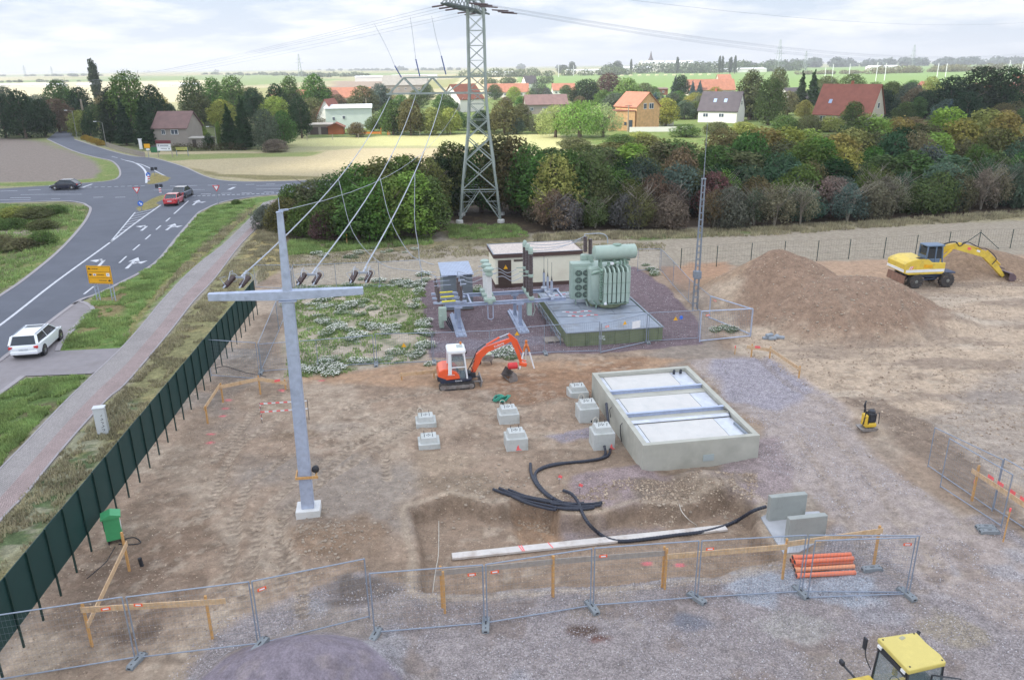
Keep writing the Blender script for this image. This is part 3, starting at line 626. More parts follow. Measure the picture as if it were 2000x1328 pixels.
# path of concrete pavers: grey band and red band
def path_mat(col, name):
    m = mat(name, col, .9, 0, .06, 1.0, dirt=tuple(c * .8 for c in col[:3]), dscale=.35); t = m.node_tree; b = t.nodes['Principled BSDF']
    br = t.nodes.new('ShaderNodeTexBrick'); br.inputs['Scale'].default_value = 1.0; br.inputs['Mortar Size'].default_value = .012
    br.inputs['Brick Width'].default_value = .2; br.inputs['Row Height'].default_value = .1
    br.inputs['Color1'].default_value = (1, 1, 1, 1); br.inputs['Color2'].default_value = (.82, .82, .82, 1); br.inputs['Mortar'].default_value = (.5, .5, .5, 1)
    u = t.nodes.new('ShaderNodeTexCoord'); t.links.new(u.outputs['UV'], br.inputs['Vector'])
    ml = t.nodes.new('ShaderNodeMix'); ml.data_type = 'RGBA'; ml.blend_type = 'MULTIPLY'; ml.inputs[0].default_value = 1
    src = b.inputs['Base Color'].links[0].from_socket; t.links.new(src, ml.inputs[6]); t.links.new(br.outputs['Color'], ml.inputs[7]); t.links.new(ml.outputs[2], b.inputs['Base Color'])
    return m
PG, PRD = path_mat(srgb(178, 171, 168, KA), 'pavers_grey'), path_mat(srgb(180, 160, 156, KA), 'pavers_red')
lw = smoothline([G(*p) for p in PL], 5); rw = smoothline([G(*p) for p in PR], 5)
for nm, t0, t1, mt_ in (('path', 0, .56, PG), ('path', .56, 1, PRD)):
    V = []; uv = []; acc = 0
    for i, (a_, b_) in enumerate(zip(lw, rw)):
        if i: acc += ((a_ + b_) / 2 - (lw[i - 1] + rw[i - 1]) / 2).length
        wd = (b_ - a_).length
        for t in (t0, t1): p = a_.lerp(b_, t); V.append((p.x, p.y, .02)); uv.append((acc, t * wd))
    F = [(2 * i, 2 * i + 1, 2 * i + 3, 2 * i + 2) for i in range(len(lw) - 1)]
    m_ = bpy.data.meshes.new(nm); m_.from_pydata(V, [], F); ul = m_.uv_layers.new(name='UVMap')
    for lp in m_.loops: ul.data[lp.index].uv = uv[lp.vertex_index]
    m_.materials.append(mt_); o = bpy.data.objects.new(nm, m_); C.objects.link(o); prop(o, kind='structure')
mb = MB(); ribbon(mb, rw, .1, .035, th=.06); ribbon(mb, lw, .1, .035, th=.06); o = mb.build('kerb', KERB, fixn=False); prop(o, kind='structure')
# markings
mk = MB(); ZM = .018
def line(pts, wd=.14, n=4): ribbon(mk, smoothline([G(*p) for p in pts], n) if len(pts) > 2 else [G(*p) for p in pts], wd, ZM)
line([(-100, 700), (0, 635.5), (110, 550), (215, 474), (262, 438), (314, 401)], .22)
line([(215, 474), (240, 444), (264, 415)], .16)
for t in np.linspace(.2, .95, 9):
    a_ = Vector((215, 474)).lerp(Vector((314, 401)), t * .95); b_ = Vector((215, 474)).lerp(Vector((264, 415)), t)
    line([(b_.x, b_.y), (a_.x, a_.y)], .13)
for a_, b_ in (((368, 393), (340, 418)), ((332, 426), (324, 433)), ((314, 441), (305, 449)), ((294, 459), (284, 468)), ((273, 478), (260, 489)), ((247, 501), (233, 514)), ((183, 560), (164, 575)), ((20, 690), (-20, 720))): line([a_, b_], .17)
line([(246, 314), (262, 318), (276, 326), (285, 338), (286, 358)], .35); line([(262, 318), (282, 324), (322, 344)], .22); line([(218, 306), (230, 309)], .15); line([(236, 311), (246, 314)], .15)
for x0, x1, y0, y1, wd in ((0, 34, 374, 373, .2), (55, 80, 372, 371, .2), (40, 100, 381, 380, .15), (95, 160, 380, 380, .15), (100, 118, 389, 388.5, .15), (20, 60, 387, 386.5, .2), (160, 180, 367, 360, .35), (-40, 60, 391, 391, .15)): line([(x0, y0), (x1, y1)], wd)
for x in np.arange(158, 285, 13): line([(x, 367 - (x - 158) * .03), (x + 8, 367 - (x - 150) * .03)], .22)
for x in (225, 182): line([(x, 386), (x + 20, 385.4)], .2)
for x in (332, 368, 406, 445, 480, 520, 560): line([(x, 364 - (x - 332) * .02), (x + 17, 363.5 - (x - 332) * .02)], .2)
for x in np.arange(376, 640, 9.6): line([(x, 383.5 - (x - 376) * .035), (x + 6, 383.2 - (x - 376) * .035)], .3)
for x in (392, 432, 472, 515, 560): line([(x, 379.6 - (x - 392) * .03), (x + 20, 379 - (x - 392) * .03)], .2)
line([(500, 363), (640, 361)], .15); line([(500, 370), (640, 367)], .15); line([(447, 371), (458, 366)], .5); line([(300, 372), (400, 371)], .12)
def arrow(base, tip, side, turn=True, straight=False):
    """lane arrow lying on the road: shaft, bend and head"""
    a_ = G(*base); b_ = G(*tip); d = (b_ - a_); L_ = d.length; d.normalize(); s = Vector((d.y, -d.x, 0)) * side
    def quad(p, q_, w0, w1):
        n = (q_ - p).normalized(); n = Vector((-n.y, n.x, 0))
        mk.add([(v.x, v.y, ZM) for v in (p + n * w0 / 2, p - n * w0 / 2, q_ - n * w1 / 2, q_ + n * w1 / 2)], [(0, 1, 2, 3)])
    if straight:
        quad(a_, a_ + d * L_ * .62, .3, .25); quad(a_ + d * L_ * .62, b_, 1.0, .02)
        quad(a_ + d * L_ * .38, a_ + d * L_ * .5 + s * .55, .25, .25); quad(a_ + d * L_ * .44 + s * .5, a_ + d * L_ * .62 + s * 1.2, 1.0, .02)
    else:
        quad(a_, a_ + d * L_ * .8, .3, .25); quad(a_ + d * L_ * .72, a_ + d * L_ * .9 + s * .5, .3, .25); quad(a_ + d * L_ * .8 + s * .4, a_ + d * L_ * .85 + s * 1.25, 1.4, .02)
arrow((276, 451), (290, 440), -1); arrow((325, 450), (342, 437), 1, straight=True); arrow((190, 523), (207, 505), -1); arrow((247, 525), (270, 503), 1, straight=True); arrow((377, 401), (389, 391), 1, straight=True)
mko = mk.build('road_markings', LINE, fixn=False); prop(mko, kind='structure')
# ================================================================ SITE OBJECTS
SA = R(9)
def child(parent, name, mats, fn, **k):
    mb = MB(); fn(mb); return mb.build(name, mats, parent, **k)
def loc2(x, y): return x, y, ZG(x, y)
def text_obj(name, s, size, parent, loc, rot, m, ext=.004, align='CENTER'):
    cu = bpy.data.curves.new(name, 'FONT'); cu.body = s; cu.size = size; cu.extrude = ext; cu.align_x = align; cu.align_y = 'CENTER'
    o = bpy.data.objects.new(name, cu); C.objects.link(o); dg = bpy.context.evaluated_depsgraph_get()
    me_ = bpy.data.meshes.new_from_object(o.evaluated_get(dg)); bpy.data.objects.remove(o); me_.materials.clear(); me_.materials.append(m)
    o = bpy.data.objects.new(name, me_); C.objects.link(o); o.parent = parent; KIDS.setdefault(parent.name, []).append(o)
    o.matrix_local = Matrix.Translation(loc) @ rot.to_4x4(); return o
# ---- concrete basin
PAN = mat('cover_sheet', srgb(206, 203, 198), .6, 0, .04, 2, dirt=srgb(194, 194, 190), dscale=1.4)
SHEET = mat('zinc_sheet', srgb(204, 208, 216), .45, .25, .12, 3, bump=.2, bscale=7)
BASC = mat('basin_concrete', srgb(180, 179, 168), .88, 0, .08, 1.4, .2, 30, dirt=srgb(160, 159, 148), dscale=.8, dlo=.48, dhi=.75)
BSO = G(1256, 870, 1.343); BSO.z = 0
t = thing('concrete_basin', 'large open concrete basin with white covers and zinc beams in three bays', 'basin', BSO, SA)
BW, BL, BH, TH = 5.32, 8.5, 1.343, .24
def f(m):
    m.box((BW / 2, TH / 2, BH / 2 - .25), (BW, TH, BH + .5)); m.box((BW / 2, BL - TH / 2, BH / 2 - .25), (BW, TH, BH + .5))
    m.box((TH / 2, BL / 2, BH / 2 - .25), (TH, BL - 2 * TH, BH + .5)); m.box((BW - TH / 2, BL / 2, BH / 2 - .25), (TH, BL - 2 * TH, BH + .5))
child(t, 'wall', BASC, f, bevel=.012)
child(t, 'base_slab', BASC, lambda m: m.box((BW / 2, BL / 2, .3), (BW - 2 * TH - .01, BL - 2 * TH - .01, .4)))
for y0, y1 in ((5.42, 5.9), (2.84, 3.2)):
    child(t, 'cross_wall', BASC, lambda m: m.box((BW / 2, (y0 + y1) / 2, .85), (BW - 2 * TH - .004, y1 - y0, .62)))
for y0, y1 in ((TH + .03, 2.42), (3.36, 5.4), (6.06, BL - TH - .03)):
    child(t, 'cover_panel', PAN, lambda m: m.box((2.36, (y0 + y1) / 2, 1.12), (3.62, y1 - y0, .05)), bevel=.006)
    child(t, 'zinc_strip', SHEET, lambda m: m.box((4.62, (y0 + y1) / 2, 1.115), (.84, y1 - y0, .04)))
    child(t, 'zinc_strip', SHEET, lambda m: m.box((.39, (y0 + y1) / 2, 1.115), (.27, y1 - y0, .04)))
def ibeam(m, y, z=1.24, x0=.26, x1=BW - .26):
    m.box(((x0 + x1) / 2, y, z + .09), (x1 - x0, .16, .014)); m.box(((x0 + x1) / 2, y, z - .09), (x1 - x0, .16, .014)); m.box(((x0 + x1) / 2, y, z), (x1 - x0, .014, .166))
BEAMB = mat('beam_zinc', srgb(184, 194, 216), .45, .35, .08, 6)
for y in (5.98, 3.27): child(t, 'steel_beam', BEAMB, lambda m: ibeam(m, y))
child(t, 'grating', SHEET, lambda m: [m.box((BW / 2, y, 1.17), (BW - 2 * TH - .05, .035, .05)) for y in np.arange(2.5, 2.78, .06)] and m.box((BW / 2, 2.58, 1.19), (BW - .55, .3, .02)))
child(t, 'pipe_stub', DARKM, lambda m: [m.tube([(x, 8.0, 1.1), (x, 8.0, 1.28), (x - .03, 7.9, 1.36)], .07, 10) for x in (4.35, 4.72)])
child(t, 'drain_rail', GALVD, lambda m: m.beam((4.95, .4, 1.19), (4.9, 1.7, 1.19), .09))
child(t, 'wall_box', mat('patch', srgb(168, 178, 178), .8, 0, .03), lambda m: m.box((3.0, -.012, .48), (.5, .03, .3)))
child(t, 'earthing_strap', CABLE, lambda m: [m.tube([(-.03, 2.9, 1.05), (-.1, 2.95, .9), (-.08, 2.92, .4), (-.03, 2.9, .1)], .02, 6), m.tube([(-.03, 4.7, 1.05), (-.1, 4.75, .9), (-.05, 4.72, .5)], .02, 6), m.tube([(5.0, 3.1, 1.25), (5.1, 2.8, 1.3), (4.95, 2.2, 1.2)], .02, 6)])
# ---- stepped concrete footings
def footing(px0, px1, pyb, hb, pyl=None, name='concrete_footing', label='', loop=True, hole=False, pink=0):
    a = G(px0, pyb); b = G(px1, pyb - (px1 - px0) * .06); wd = 1.0
    o = thing(name, label, 'footing', (a.x, a.y, 0), SA, 'stepped concrete footings set in the brown soil')
    d = .95; hs = .24
    def f(m):
        m.box((wd / 2, d / 2, hb / 2 - .2), (wd, d, hb + .4), ch=.02)
        x0, x1, y0, y1 = .1, wd - .1, .12, d - .1; i = .05
        V = [(x0, y0, hb), (x1, y0, hb), (x1, y1, hb), (x0, y1, hb), (x0 + i, y0 + i, hb + hs), (x1 - i, y0 + i, hb + hs), (x1 - i, y1 - i, hb + hs), (x0 + i, y1 - i, hb + hs)]
        m.add(V, [(0, 3, 2, 1), (4, 5, 6, 7), (0, 1, 5, 4), (1, 2, 6, 5), (2, 3, 7, 6), (3, 0, 4, 7)])
    child(o, 'block', CONC, f)
    zt = hb + hs
    for bx, by in ((.3, .35), (.68, .35), (.3, .72), (.68, .72)):
        child(o, 'anchor_bolt', DARKM, lambda m: m.tube([(bx, by, zt - .02), (bx, by, zt + .15)], .014, 6))
    child(o, 'pocket_holes', BLACK, lambda m: [m.lathe((hx, hy, zt), [(.035, -.02), (.035, .004)], 10) for hx, hy in ((.42, .5), (.5, .44), (.57, .52), (.5, .6))])
    if loop: child(o, 'lifting_loop', mat('loop_rope', srgb(214, 206, 190), .7), lambda m: m.tube([(.25 + .15 * math.cos(q), d - .22, zt + .02 + .26 * math.sin(q)) for q in np.linspace(0, math.pi, 9)], .014, 6))
    if hole: child(o, 'pipe_hole', BLACK, lambda m: m.lathe((wd * .62, -.002, .12), [(.06, -.02), (.06, .01)], 12, 'Y'))
    if pink: child(o, 'spray_mark', PINK, lambda m: m.prism([(pink, .02), (pink + .3, .02), (pink + .17, .1), (pink + .12, .3), (pink + .05, .2), (pink + .04, .1)], -.006, -.002, 'XZ'))
    return o
footing(813, 850, 837, .24, label='low footing with lifting loop, farther of the two leftmost footings')
footing(818, 856, 879, .24, label='low footing without a loop, nearer of the two leftmost footings', loop=False)
footing(976, 1016, 830, .5, label='footing with pale lifting loop, farther one of the middle pair')
footing(990, 1033, 882, .58, label='footing with pink spray on its front, nearer one of the middle pair', loop=False, pink=.42)
footing(1114, 1154, 784, .46, label='footing behind a soil heap, farthest of the three by the basin', loop=False)
footing(1132, 1175, 829, .78, label='footing with a pipe hole near its foot, middle one of three by the basin', hole=True)
footing(1160, 1205, 881, .82, label='footing with black pipes over its top, nearest of the three by the basin', pink=.72)
# ---- two upright concrete slabs on a blinding layer
for (px, py, h_, lb) in ((1501, 1020, 1.08, 'grey upright concrete slab, farther of two beside the pit'), (1537, 1063, 1.05, 'grey upright concrete slab, nearer of two beside the pit')):
    a = G(px, py); o = MB().box((.75, .12, h_ / 2 - .3), (1.5, .24, h_ + .6), ch=.015).build('concrete_slab', CONCG); o.location = a; o.rotation_euler = (0, 0, SA)
    prop(o, lb, 'slab', 'upright concrete slabs at the pit')
bl = [G(1486, 1012), G(1500, 1004), G(1600, 1000), G(1614, 1050), G(1560, 1080), G(1530, 1082)]
mb = MB(); mb.prism([(p.x, p.y) for p in bl], -.25, .05); o = mb.build('blinding_slab', mat('blinding', srgb(172, 174, 178), .9, 0, .12, 2, .3, 20)); prop(o, 'rough grey concrete bed under the two upright slabs', 'concrete bed')
# ---- white timber plank on the pit floor
a = G(883, 1088, -.58); b = G(1418, 1032, -.58); d = (b - a)
o = thing('long_plank', 'long pale plank lying along the floor of the pit', 'plank', (a.x, a.y, -.61), math.atan2(d.y, d.x))
child(o, 'board', mat('pale_board', srgb(206, 200, 194), .8, 0, .08, 3, dirt=srgb(180, 168, 158), dscale=2), lambda m: m.box((d.length / 2, 0, .06), (d.length, .36, .1), ch=.01))
child(o, 'pink_mark', PINK, lambda m: [m.box((x, 0, .113), (.04, .4, .006), rz=z_) for x, z_ in ((2.6, .25), (2.68, .15), (3.75, .3))])
# ---- galvanised gantry mast with crossarm
a = G(601, 1008); MX, MY = a.x, a.y + .22
t = thing('gantry_mast', 'tall galvanised square mast with a long crossarm on a white footing', 'mast', (MX, MY, 0), SA); t.rotation_euler = (0, R(.8), SA)
ZA0, ZA1, ZTOP = 8.85, 9.2, 12.0
def taper(m, z0, z1, w0, w1, d0=None, d1=None):
    d0 = d0 or w0; d1 = d1 or w1
    V = [(sx * w_ / 2, sy * d_ / 2, z_) for z_, w_, d_ in ((z0, w0, d0), (z1, w1, d1)) for sx, sy in ((-1, -1), (1, -1), (1, 1), (-1, 1))]
    m.add(V, [(0, 3, 2, 1), (4, 5, 6, 7), (0, 1, 5, 4), (1, 2, 6, 5), (2, 3, 7, 6), (3, 0, 4, 7)])
child(t, 'mast_footing', CONCW, lambda m: m.box((0, 0, .12), (.92, .85, .42), ch=.015))
child(t, 'lower_shaft', GALV, lambda m: (taper(m, .33, ZA0 - .03, .45, .38), [m.beam((sx * .23, -.23, .35), (sx * .195, -.195, ZA0 - .05), .02, .03) for sx in (-1, 1)]), bevel=.01)
child(t, 'upper_shaft', GALV, lambda m: (taper(m, ZA1 - .02, ZTOP, .30, .2)), bevel=.008)
child(t, 'flange_plate', GALV, lambda m: (m.box((0, 0, ZA0 - .02), (.62, .5, .03)), m.box((0, 0, ZTOP + .01), (.24, .24, .02))))
def f(m):
    V = []
    for x, hz_, dp in ((-2.72, .25, .26), (0, .34, .36), (2.68, .25, .26)):
        V += [(x, -dp / 2, ZA1 - hz_ ), (x, dp / 2, ZA1 - hz_), (x, dp / 2, ZA1), (x, -dp / 2, ZA1)]
    m.add(V, [(0, 3, 2, 1), (8, 9, 10, 11)] + [(i + k * 4, (i + 1) % 4 + k * 4, (i + 1) % 4 + (k + 1) * 4, i + (k + 1) * 4) for k in (0, 1) for i in range(4)])
child(t, 'crossarm', GALV, f, bevel=.01)
child(t, 'lightning_spike', GALV, lambda m: (m.tube([(0, 0, ZTOP), (0, 0, ZTOP + .5)], .014, 6), m.box((.12, .1, ZTOP + .06), (.35, .06, .06), rz=.5)))
child(t, 'wooden_clamp', WOODP, lambda m: (m.box((.08, -.3, 1.75), (.86, .05, .1)), m.box((.08, .3, 1.75), (.86, .05, .1)), m.box((-.33, 0, 1.75), (.05, .55, .1)), m.box((.42, 0, 1.75), (.05, .55, .1))))
child(t, 'work_lamp', BLACK, lambda m: (m.lathe((.42, -.1, 2.02), [(.02, -.06), (.13, -.04), (.15, .08), (.06, .14)], 12, 'Y'), m.beam((.42, -.1, 1.8), (.42, -.1, 1.95), .03)))
# side arm of the lattice tower: its bottom chord carries the three spans down to the mast
TWY = 89.4
armpts = [GY(761, 190, TWY - .5), GY(812, 186, TWY - .5), GY(865, 183, TWY - .5)]
BROWN = mat('insulator_brown', srgb(66, 48, 48), .25, 0, .08, spec=.7)
ca, sa = math.cos(SA), math.sin(SA)
def mast_local(p):       # world -> mast frame
    x, y = p[0] - MX, p[1] - MY; return Vector((x * ca + y * sa, -x * sa + y * ca, p[2]))
def mast_world(p): return Vector((MX + p[2] * .0138 + p[0] * ca - p[1] * sa, MY + p[0] * sa + p[1] * ca, p[2]))
def ribbed(m, a, b, r0=.07, r1=.11, n=14, sides=12):
    a = Vector(a); b = Vector(b); L_ = (b - a); pts = []; rs = []
    for i in range(n * 2 + 1): pts.append(a + L_ * (i / (2 * n))); rs.append(r1 if i % 2 else r0)
    m.tube(pts, rs, sides)
clamps = []
for i, (xa, wp) in enumerate(zip((-1.95, .62, 2.5), armpts)):
    tgt = mast_local(wp); s0 = Vector((xa, .2, ZA1 + .12)); dr = (tgt - s0); dr.z *= .6; dr.normalize(); sd_ = Vector((-dr.y, dr.x, 0)).normalized() * -1
    st = t
    for k in (-.28, .28):
        p0 = s0 + sd_ * k; p1 = p0 + dr * .25; p2 = p1 + dr * 1.0
        ins = MB(); ribbed(ins, p1, p2, .07, .105, 12); io = ins.build('insulator', BROWN, st, smooth=False)
        child(st, 'arcing_horn', ALU, lambda m: (m.tube([p0, p1], .03, 6), m.tube([p1, p1 + Vector((0, 0, .28)) + sd_ * (k * .6), p1 + dr * .15 + Vector((0, 0, .3))], .012, 5), m.tube([p2, p2 + Vector((0, 0, .26)), p2 - dr * .3 + Vector((0, 0, .3)), p1 + dr * .3 + Vector((0, 0, -.02))], .012, 5),
              m.tube([p2 + sd_ * (.16 * math.cos(q)) + Vector((0, 0, .16 * math.sin(q))) for q in np.linspace(0, 6.28, 13)], .014, 5, False)))
    e = s0 + dr * 1.25; child(st, 'yoke', ALU, lambda m: (m.beam(e - sd_ * .32, e + sd_ * .32, .05, .08), m.beam(e, e + dr * .5, .06), m.tube([e + dr * .35, e + dr * .8], .045, 8)))
    clamps.append(mast_world(e + dr * .8))
# ---- conductors
def sag(a, b, s, n=14):
    a = Vector(a); b = Vector(b); return [a.lerp(b, i / n) - Vector((0, 0, 4 * s * (i / n) * (1 - i / n))) for i in range(n + 1)]
def wire(pts, r, name, label, cat='power line', group=None, m=ALU, n=5):
    o = MB().tube(pts, r, n).build(name, m, smooth=True); return prop(o, label, cat, group)
ordn = ['left', 'middle', 'right']
taps = [((655, 368), [(690, 455), (745, 515), (800, 528), (852, 532)], .32), ((745, 345), [(763, 430), (800, 495), (832, 512), (848, 517)], .42), ((808, 375), [(810, 430), (817, 480), (823, 525), (850, 540)], .35)]
for i in range(3):
    main = sag(clamps[i], armpts[i], 1.2 if i < 2 else 1.0, 16)
    wire(main, .032, 'span_conductor', f'{ordn[i]} of the three grey lines rising from the mast crossarm to the tower', group='lines between the mast and the tower')
    (tx, ty), dp, u = taps[i]
    # find the point of the span seen at that pixel, then let the dropper fall to the switchgear
    best = min(main, key=lambda p: abs((p - Vector((0, 0, CH))).dot(_r) / (p - Vector((0, 0, CH))).dot(_f) * FPX + 1000 - tx))
    y0 = best.y; end = Vector((-3.9, 51.5 - i * .9, 3.0)); pts = [best]
    for j, (qx, qy) in enumerate(dp): pts.append(GY(qx, qy, y0 + (end.y - y0) * (j + 1) / len(dp)))
    wire(smoothline(pts, 5), .022, 'dropper_cable', f'thin cable drooping from the {ordn[i]} line to the switchgear', group='cables drooping to the switchgear')
wire(sag(mast_world((.3, .2, ZTOP + .07)), GY(905, 190, TWY), 2.0, 14), .013, 'earth_wire', 'thin wire from the mast top running back to the tower')
# ================================================================ LATTICE TOWER
STEEL = mat('tower_steel', srgb(162, 172, 166), .6, .2, .12, 1.0, dirt=srgb(136, 146, 142), dscale=.6)
STEELD = mat('tower_steel_dark', srgb(96, 108, 108), .6, .2, .12, 1.0)
TC_ = Vector((-3.4, 89.5, 0)); top_c = GY(925, 30, 89.5); LEAN = Vector((0, 0, 0))
tw = thing('lattice_tower', 'tall grey steel lattice power tower standing in front of the thicket', 'power tower', TC_)
def hw(z): return np.interp(z, [0, 3.7, 10.0, 13.9, 24], [2.3, 1.95, 1.15, .9, .84])
feet = [(-1, -1), (1, -1), (1, 1), (-1, 1)]
for sx, sy in feet:
    child(tw, 'leg', STEEL, lambda m: [m.beam((sx * hw(z0), sy * hw(z0), z0), (sx * hw(z1), sy * hw(z1), z1), .19) for z0, z1 in ((.3, 3.7), (3.7, 10), (10, 13.9), (13.9, 24))])
    child(tw, 'tower_footing', CONCW, lambda m: m.lathe((sx * 2.34, sy * 2.34, -.2), [(.42, 0), (.42, .55), (.38, .6)], 14))
    k = 0
def face_pt(i, u, z):    # i-th face, u in -1..1
    w_ = hw(z); return [(u * w_, -w_, z), (w_, u * w_, z), (-u * w_, w_, z), (-w_, -u * w_, z)][i]
def f(m):
    for i in range(4):
        B = .11
        m.beam(face_pt(i, -1, 3.7), face_pt(i, 1, 3.7), .1); m.beam(face_pt(i, -1, 3.45), face_pt(i, 1, 3.45), .06)
        for s in (-1, 1):
            m.beam(face_pt(i, 0, 3.6), face_pt(i, s, .35), .1); m.beam(face_pt(i, s, 2.4), face_pt(i, s * .32, 2.4), .06); m.beam(face_pt(i, s, 1.3), face_pt(i, s * .66, 1.3), .05)
            m.beam(face_pt(i, s, 1.3), face_pt(i, s * .34, 2.4), .05); m.beam(face_pt(i, s, 3.6), face_pt(i, s * .34, 2.4), .05)
        z = 3.7; k = 0
        while z < 23.5:
            dz = max(1.5, hw(z) * 1.55); z1 = min(z + dz, 24)
            m.beam(face_pt(i, -1, z), face_pt(i, 1, z1), B if z < 10 else .06); m.beam(face_pt(i, 1, z), face_pt(i, -1, z1), B if z < 10 else .06)
            if z > 10: m.beam(face_pt(i, -1, z), face_pt(i, 1, z), .05)
            z = z1
        m.beam(face_pt(i, -1, 13.9), face_pt(i, 1, 13.9), .14); m.beam(face_pt(i, -1, 15.6), face_pt(i, 1, 15.6), .12)
child(tw, 'bracing', STEEL, f)
def f(m):       # side arm towards the left carrying the branch
    xl0, xl1, zl, zt = -9.9, -8.0, 13.95, 15.6
    for y in (-.9, .9):
        m.beam((xl0, y * .6, zl), (-.9, y, zl), .16); m.beam((xl1, y * .6, zt), (-.9, y, zt), .14)
        m.beam((xl0 + .2, y * .6, zl), (xl1, y * .6, zt), .12)
        xs = [(-8.0, zt), (-6.4, zl), (-4.9, zt), (-3.4, zl), (-.9, zt)]
        for (a_, za), (b_, zb) in zip(xs[:-1], xs[1:]): m.beam((a_, y * .7, za), (b_, y * .75, zb), .11)
    for x in np.arange(-9.9, -.9, 1.5): m.beam((x, -.56, zl), (x + .1, .56, zl), .07); m.beam((x, -.56, zl), (x + 1.4, .6, zl), .05)
    for x in (-8, -6.4, -4.8, -3.2): m.beam((x, -.6, zt), (x, .6, zt), .06)
    m.beam((-.9, 0, 13.95), (1.5, 0, 13.9), .14)
child(tw, 'side_arm', STEEL, f)
def f(m):
    a = Vector((-2.6, -8.6, 22.4)); b = Vector((.9, 9.2, 22.4)); d = (b - a).normalized(); s = Vector((d.y, -d.x, 0)) * .85; c0 = (a + b) / 2
    for q in (-1, 1):
        m.beam(a + s * q * .4, c0 + s * q, .16); m.beam(c0 + s * q, b + s * q * .4, .16)
        m.beam(a + Vector((0, 0, .4)), c0 + s * q + Vector((0, 0, 1.8)), .12); m.beam(c0 + s * q + Vector((0, 0, 1.8)), b + Vector((0, 0, .4)), .12)
    for i in range(13):
        t0 = i / 13; t1 = (i + 1) / 13; p = a.lerp(b, t0); p1 = a.lerp(b, t1); w0 = .4 + .6 * (1 - abs(2 * t0 - 1)); w1 = .4 + .6 * (1 - abs(2 * t1 - 1))
        m.beam(p - s * w0, p + s * w0, .09); m.beam(p - s * w0, p1 + s * w1, .07); m.beam(p + s * w0, p1 - s * w1, .07)
        h0 = .3 + 1.5 * (1 - abs(2 * t0 - 1)); m.beam(p - s * w0, p + Vector((0, 0, h0)), .07); m.beam(p + s * w0, p + Vector((0, 0, h0)), .07)
child(tw, 'crossarm', STEELD, f)
BLUEI = mat('insulator_blue', srgb(60, 90, 160), .3, 0, .05); INSD = mat('insulator_dark', srgb(88, 70, 72), .35, 0, .05)
# long spans: left and right, from string insulators on the crossarm
nl = 0
for i, (px, py, fx, fy, yy) in enumerate(((868, 12, 0, 141, 82), (874, 20, 0, 139, 84.5), (880, 28, -40, 148, 87), (893, 32, -60, 152, 92), (885, 25, -20, 150, 95))):
    att = Vector((TC_.x - .5 + (yy - 89.5) * .2 - .8, yy, 22.3)); dvec = GY(fx, fy, 560) - att
    e = att + dvec.normalized() * 2.2; mb = MB(); ribbed(mb, att, e, .05, .09, 12, 8); mb.build('string_insulator', INSD, tw).location = -TC_
    wire(sag(e, GY(fx, fy, 560), 7, 20), .015, 'overhead_line', f'thin overhead line leaving the tower to the left, {["nearest","second nearest","middle","second farthest","farthest"][i]} of five', group='overhead lines to the left')
for i, (px, py, fy, yy) in enumerate(((955, 12, 68, 82), (965, 15, 70, 84), (975, 18, 73, 86.5), (985, 25, 79, 92), (990, 29, 82, 95), (998, 31, 85, 97))):
    att = Vector((TC_.x + 1.2 + (yy - 89.5) * .2, yy, 22.45)); e = att + (GY(2150, fy + 10, 260) - att).normalized() * 2.4
    mb = MB(); ribbed(mb, att, e, .05, .09, 12, 8); mb.build('string_insulator', INSD, tw).location = -TC_
    wire(sag(e, GY(2150, fy + 10, 260), 5, 20), .014, 'overhead_line', f'thin overhead line leaving the tower to the right, {["nearest","second nearest","third nearest","third farthest","second farthest","farthest"][i]} of six', group='overhead lines to the right')
wire(sag(GY(930, -40, 89), GY(2150, 25, 260), 4, 16), .018, 'overhead_line', 'single thin overhead line crossing the sky above the six right-hand lines')
for i, (a_, b_, c_, e_) in enumerate((((784, 152), (771, 129), (756, 95), (730, 45)), ((820, 150), (812, 116), (807, 75), (801, 33)), ((871, 146), (862, 110), (852, 75), (843, 32)))):
    p = [GY(*a_, TWY), GY(*b_, TWY - .5), GY(*c_, TWY - 1.5), GY(*e_, TWY - 3)]
    mb = MB(); ribbed(mb, p[0], p[1], .05, .075, 12, 8); mb.build('riser_insulator', BLUEI, tw).location = -TC_
    wire(smoothline(p[1:], 4), .02, 'riser_cable', f'{ordn[i]} of three thin cables rising from the blue insulators on the side arm', group='cables rising from the side arm')
# ================================================================ TRANSFORMER STATION
TGREEN = mat('transformer_green', srgb(166, 184, 172), .5, 0, .06, 1.5, dirt=srgb(150, 168, 156), dscale=1.5)
TGREEND = mat('transformer_green_dark', srgb(132, 156, 140), .5, 0, .08, 3)
OLIVE = mat('tray_olive', srgb(122, 132, 100), .7, 0, .12, 2, dirt=srgb(100, 112, 84), dscale=1.2)
PLATE = mat('tray_plate', srgb(150, 158, 170), .7, .1, .10, 1.2, dirt=srgb(134, 136, 138), dscale=.9)
OL = mat('beige_paint', srgb(140, 148, 118), .6, 0, .1, 3)
TO = G(1107, 678)
t = thing('transformer_tray', 'long olive steel tray with grey cover plates under the transformer', 'tray', TO, SA)
TW_, TL_, THh = 6.25, 9.4, .9
child(t, 'side_wall', OLIVE, lambda m: (m.box((TW_ / 2, .04, THh / 2), (TW_, .08, THh)), m.box((TW_ / 2, TL_ - .04, THh / 2), (TW_, .08, THh)), m.box((.04, TL_ / 2, THh / 2), (.08, TL_ - .16, THh)), m.box((TW_ - .04, TL_ / 2, THh / 2), (.08, TL_ - .16, THh)), [m.box((x, -.03, THh / 2), (.06, .06, THh)) for x in np.arange(.3, TW_, .95)]))
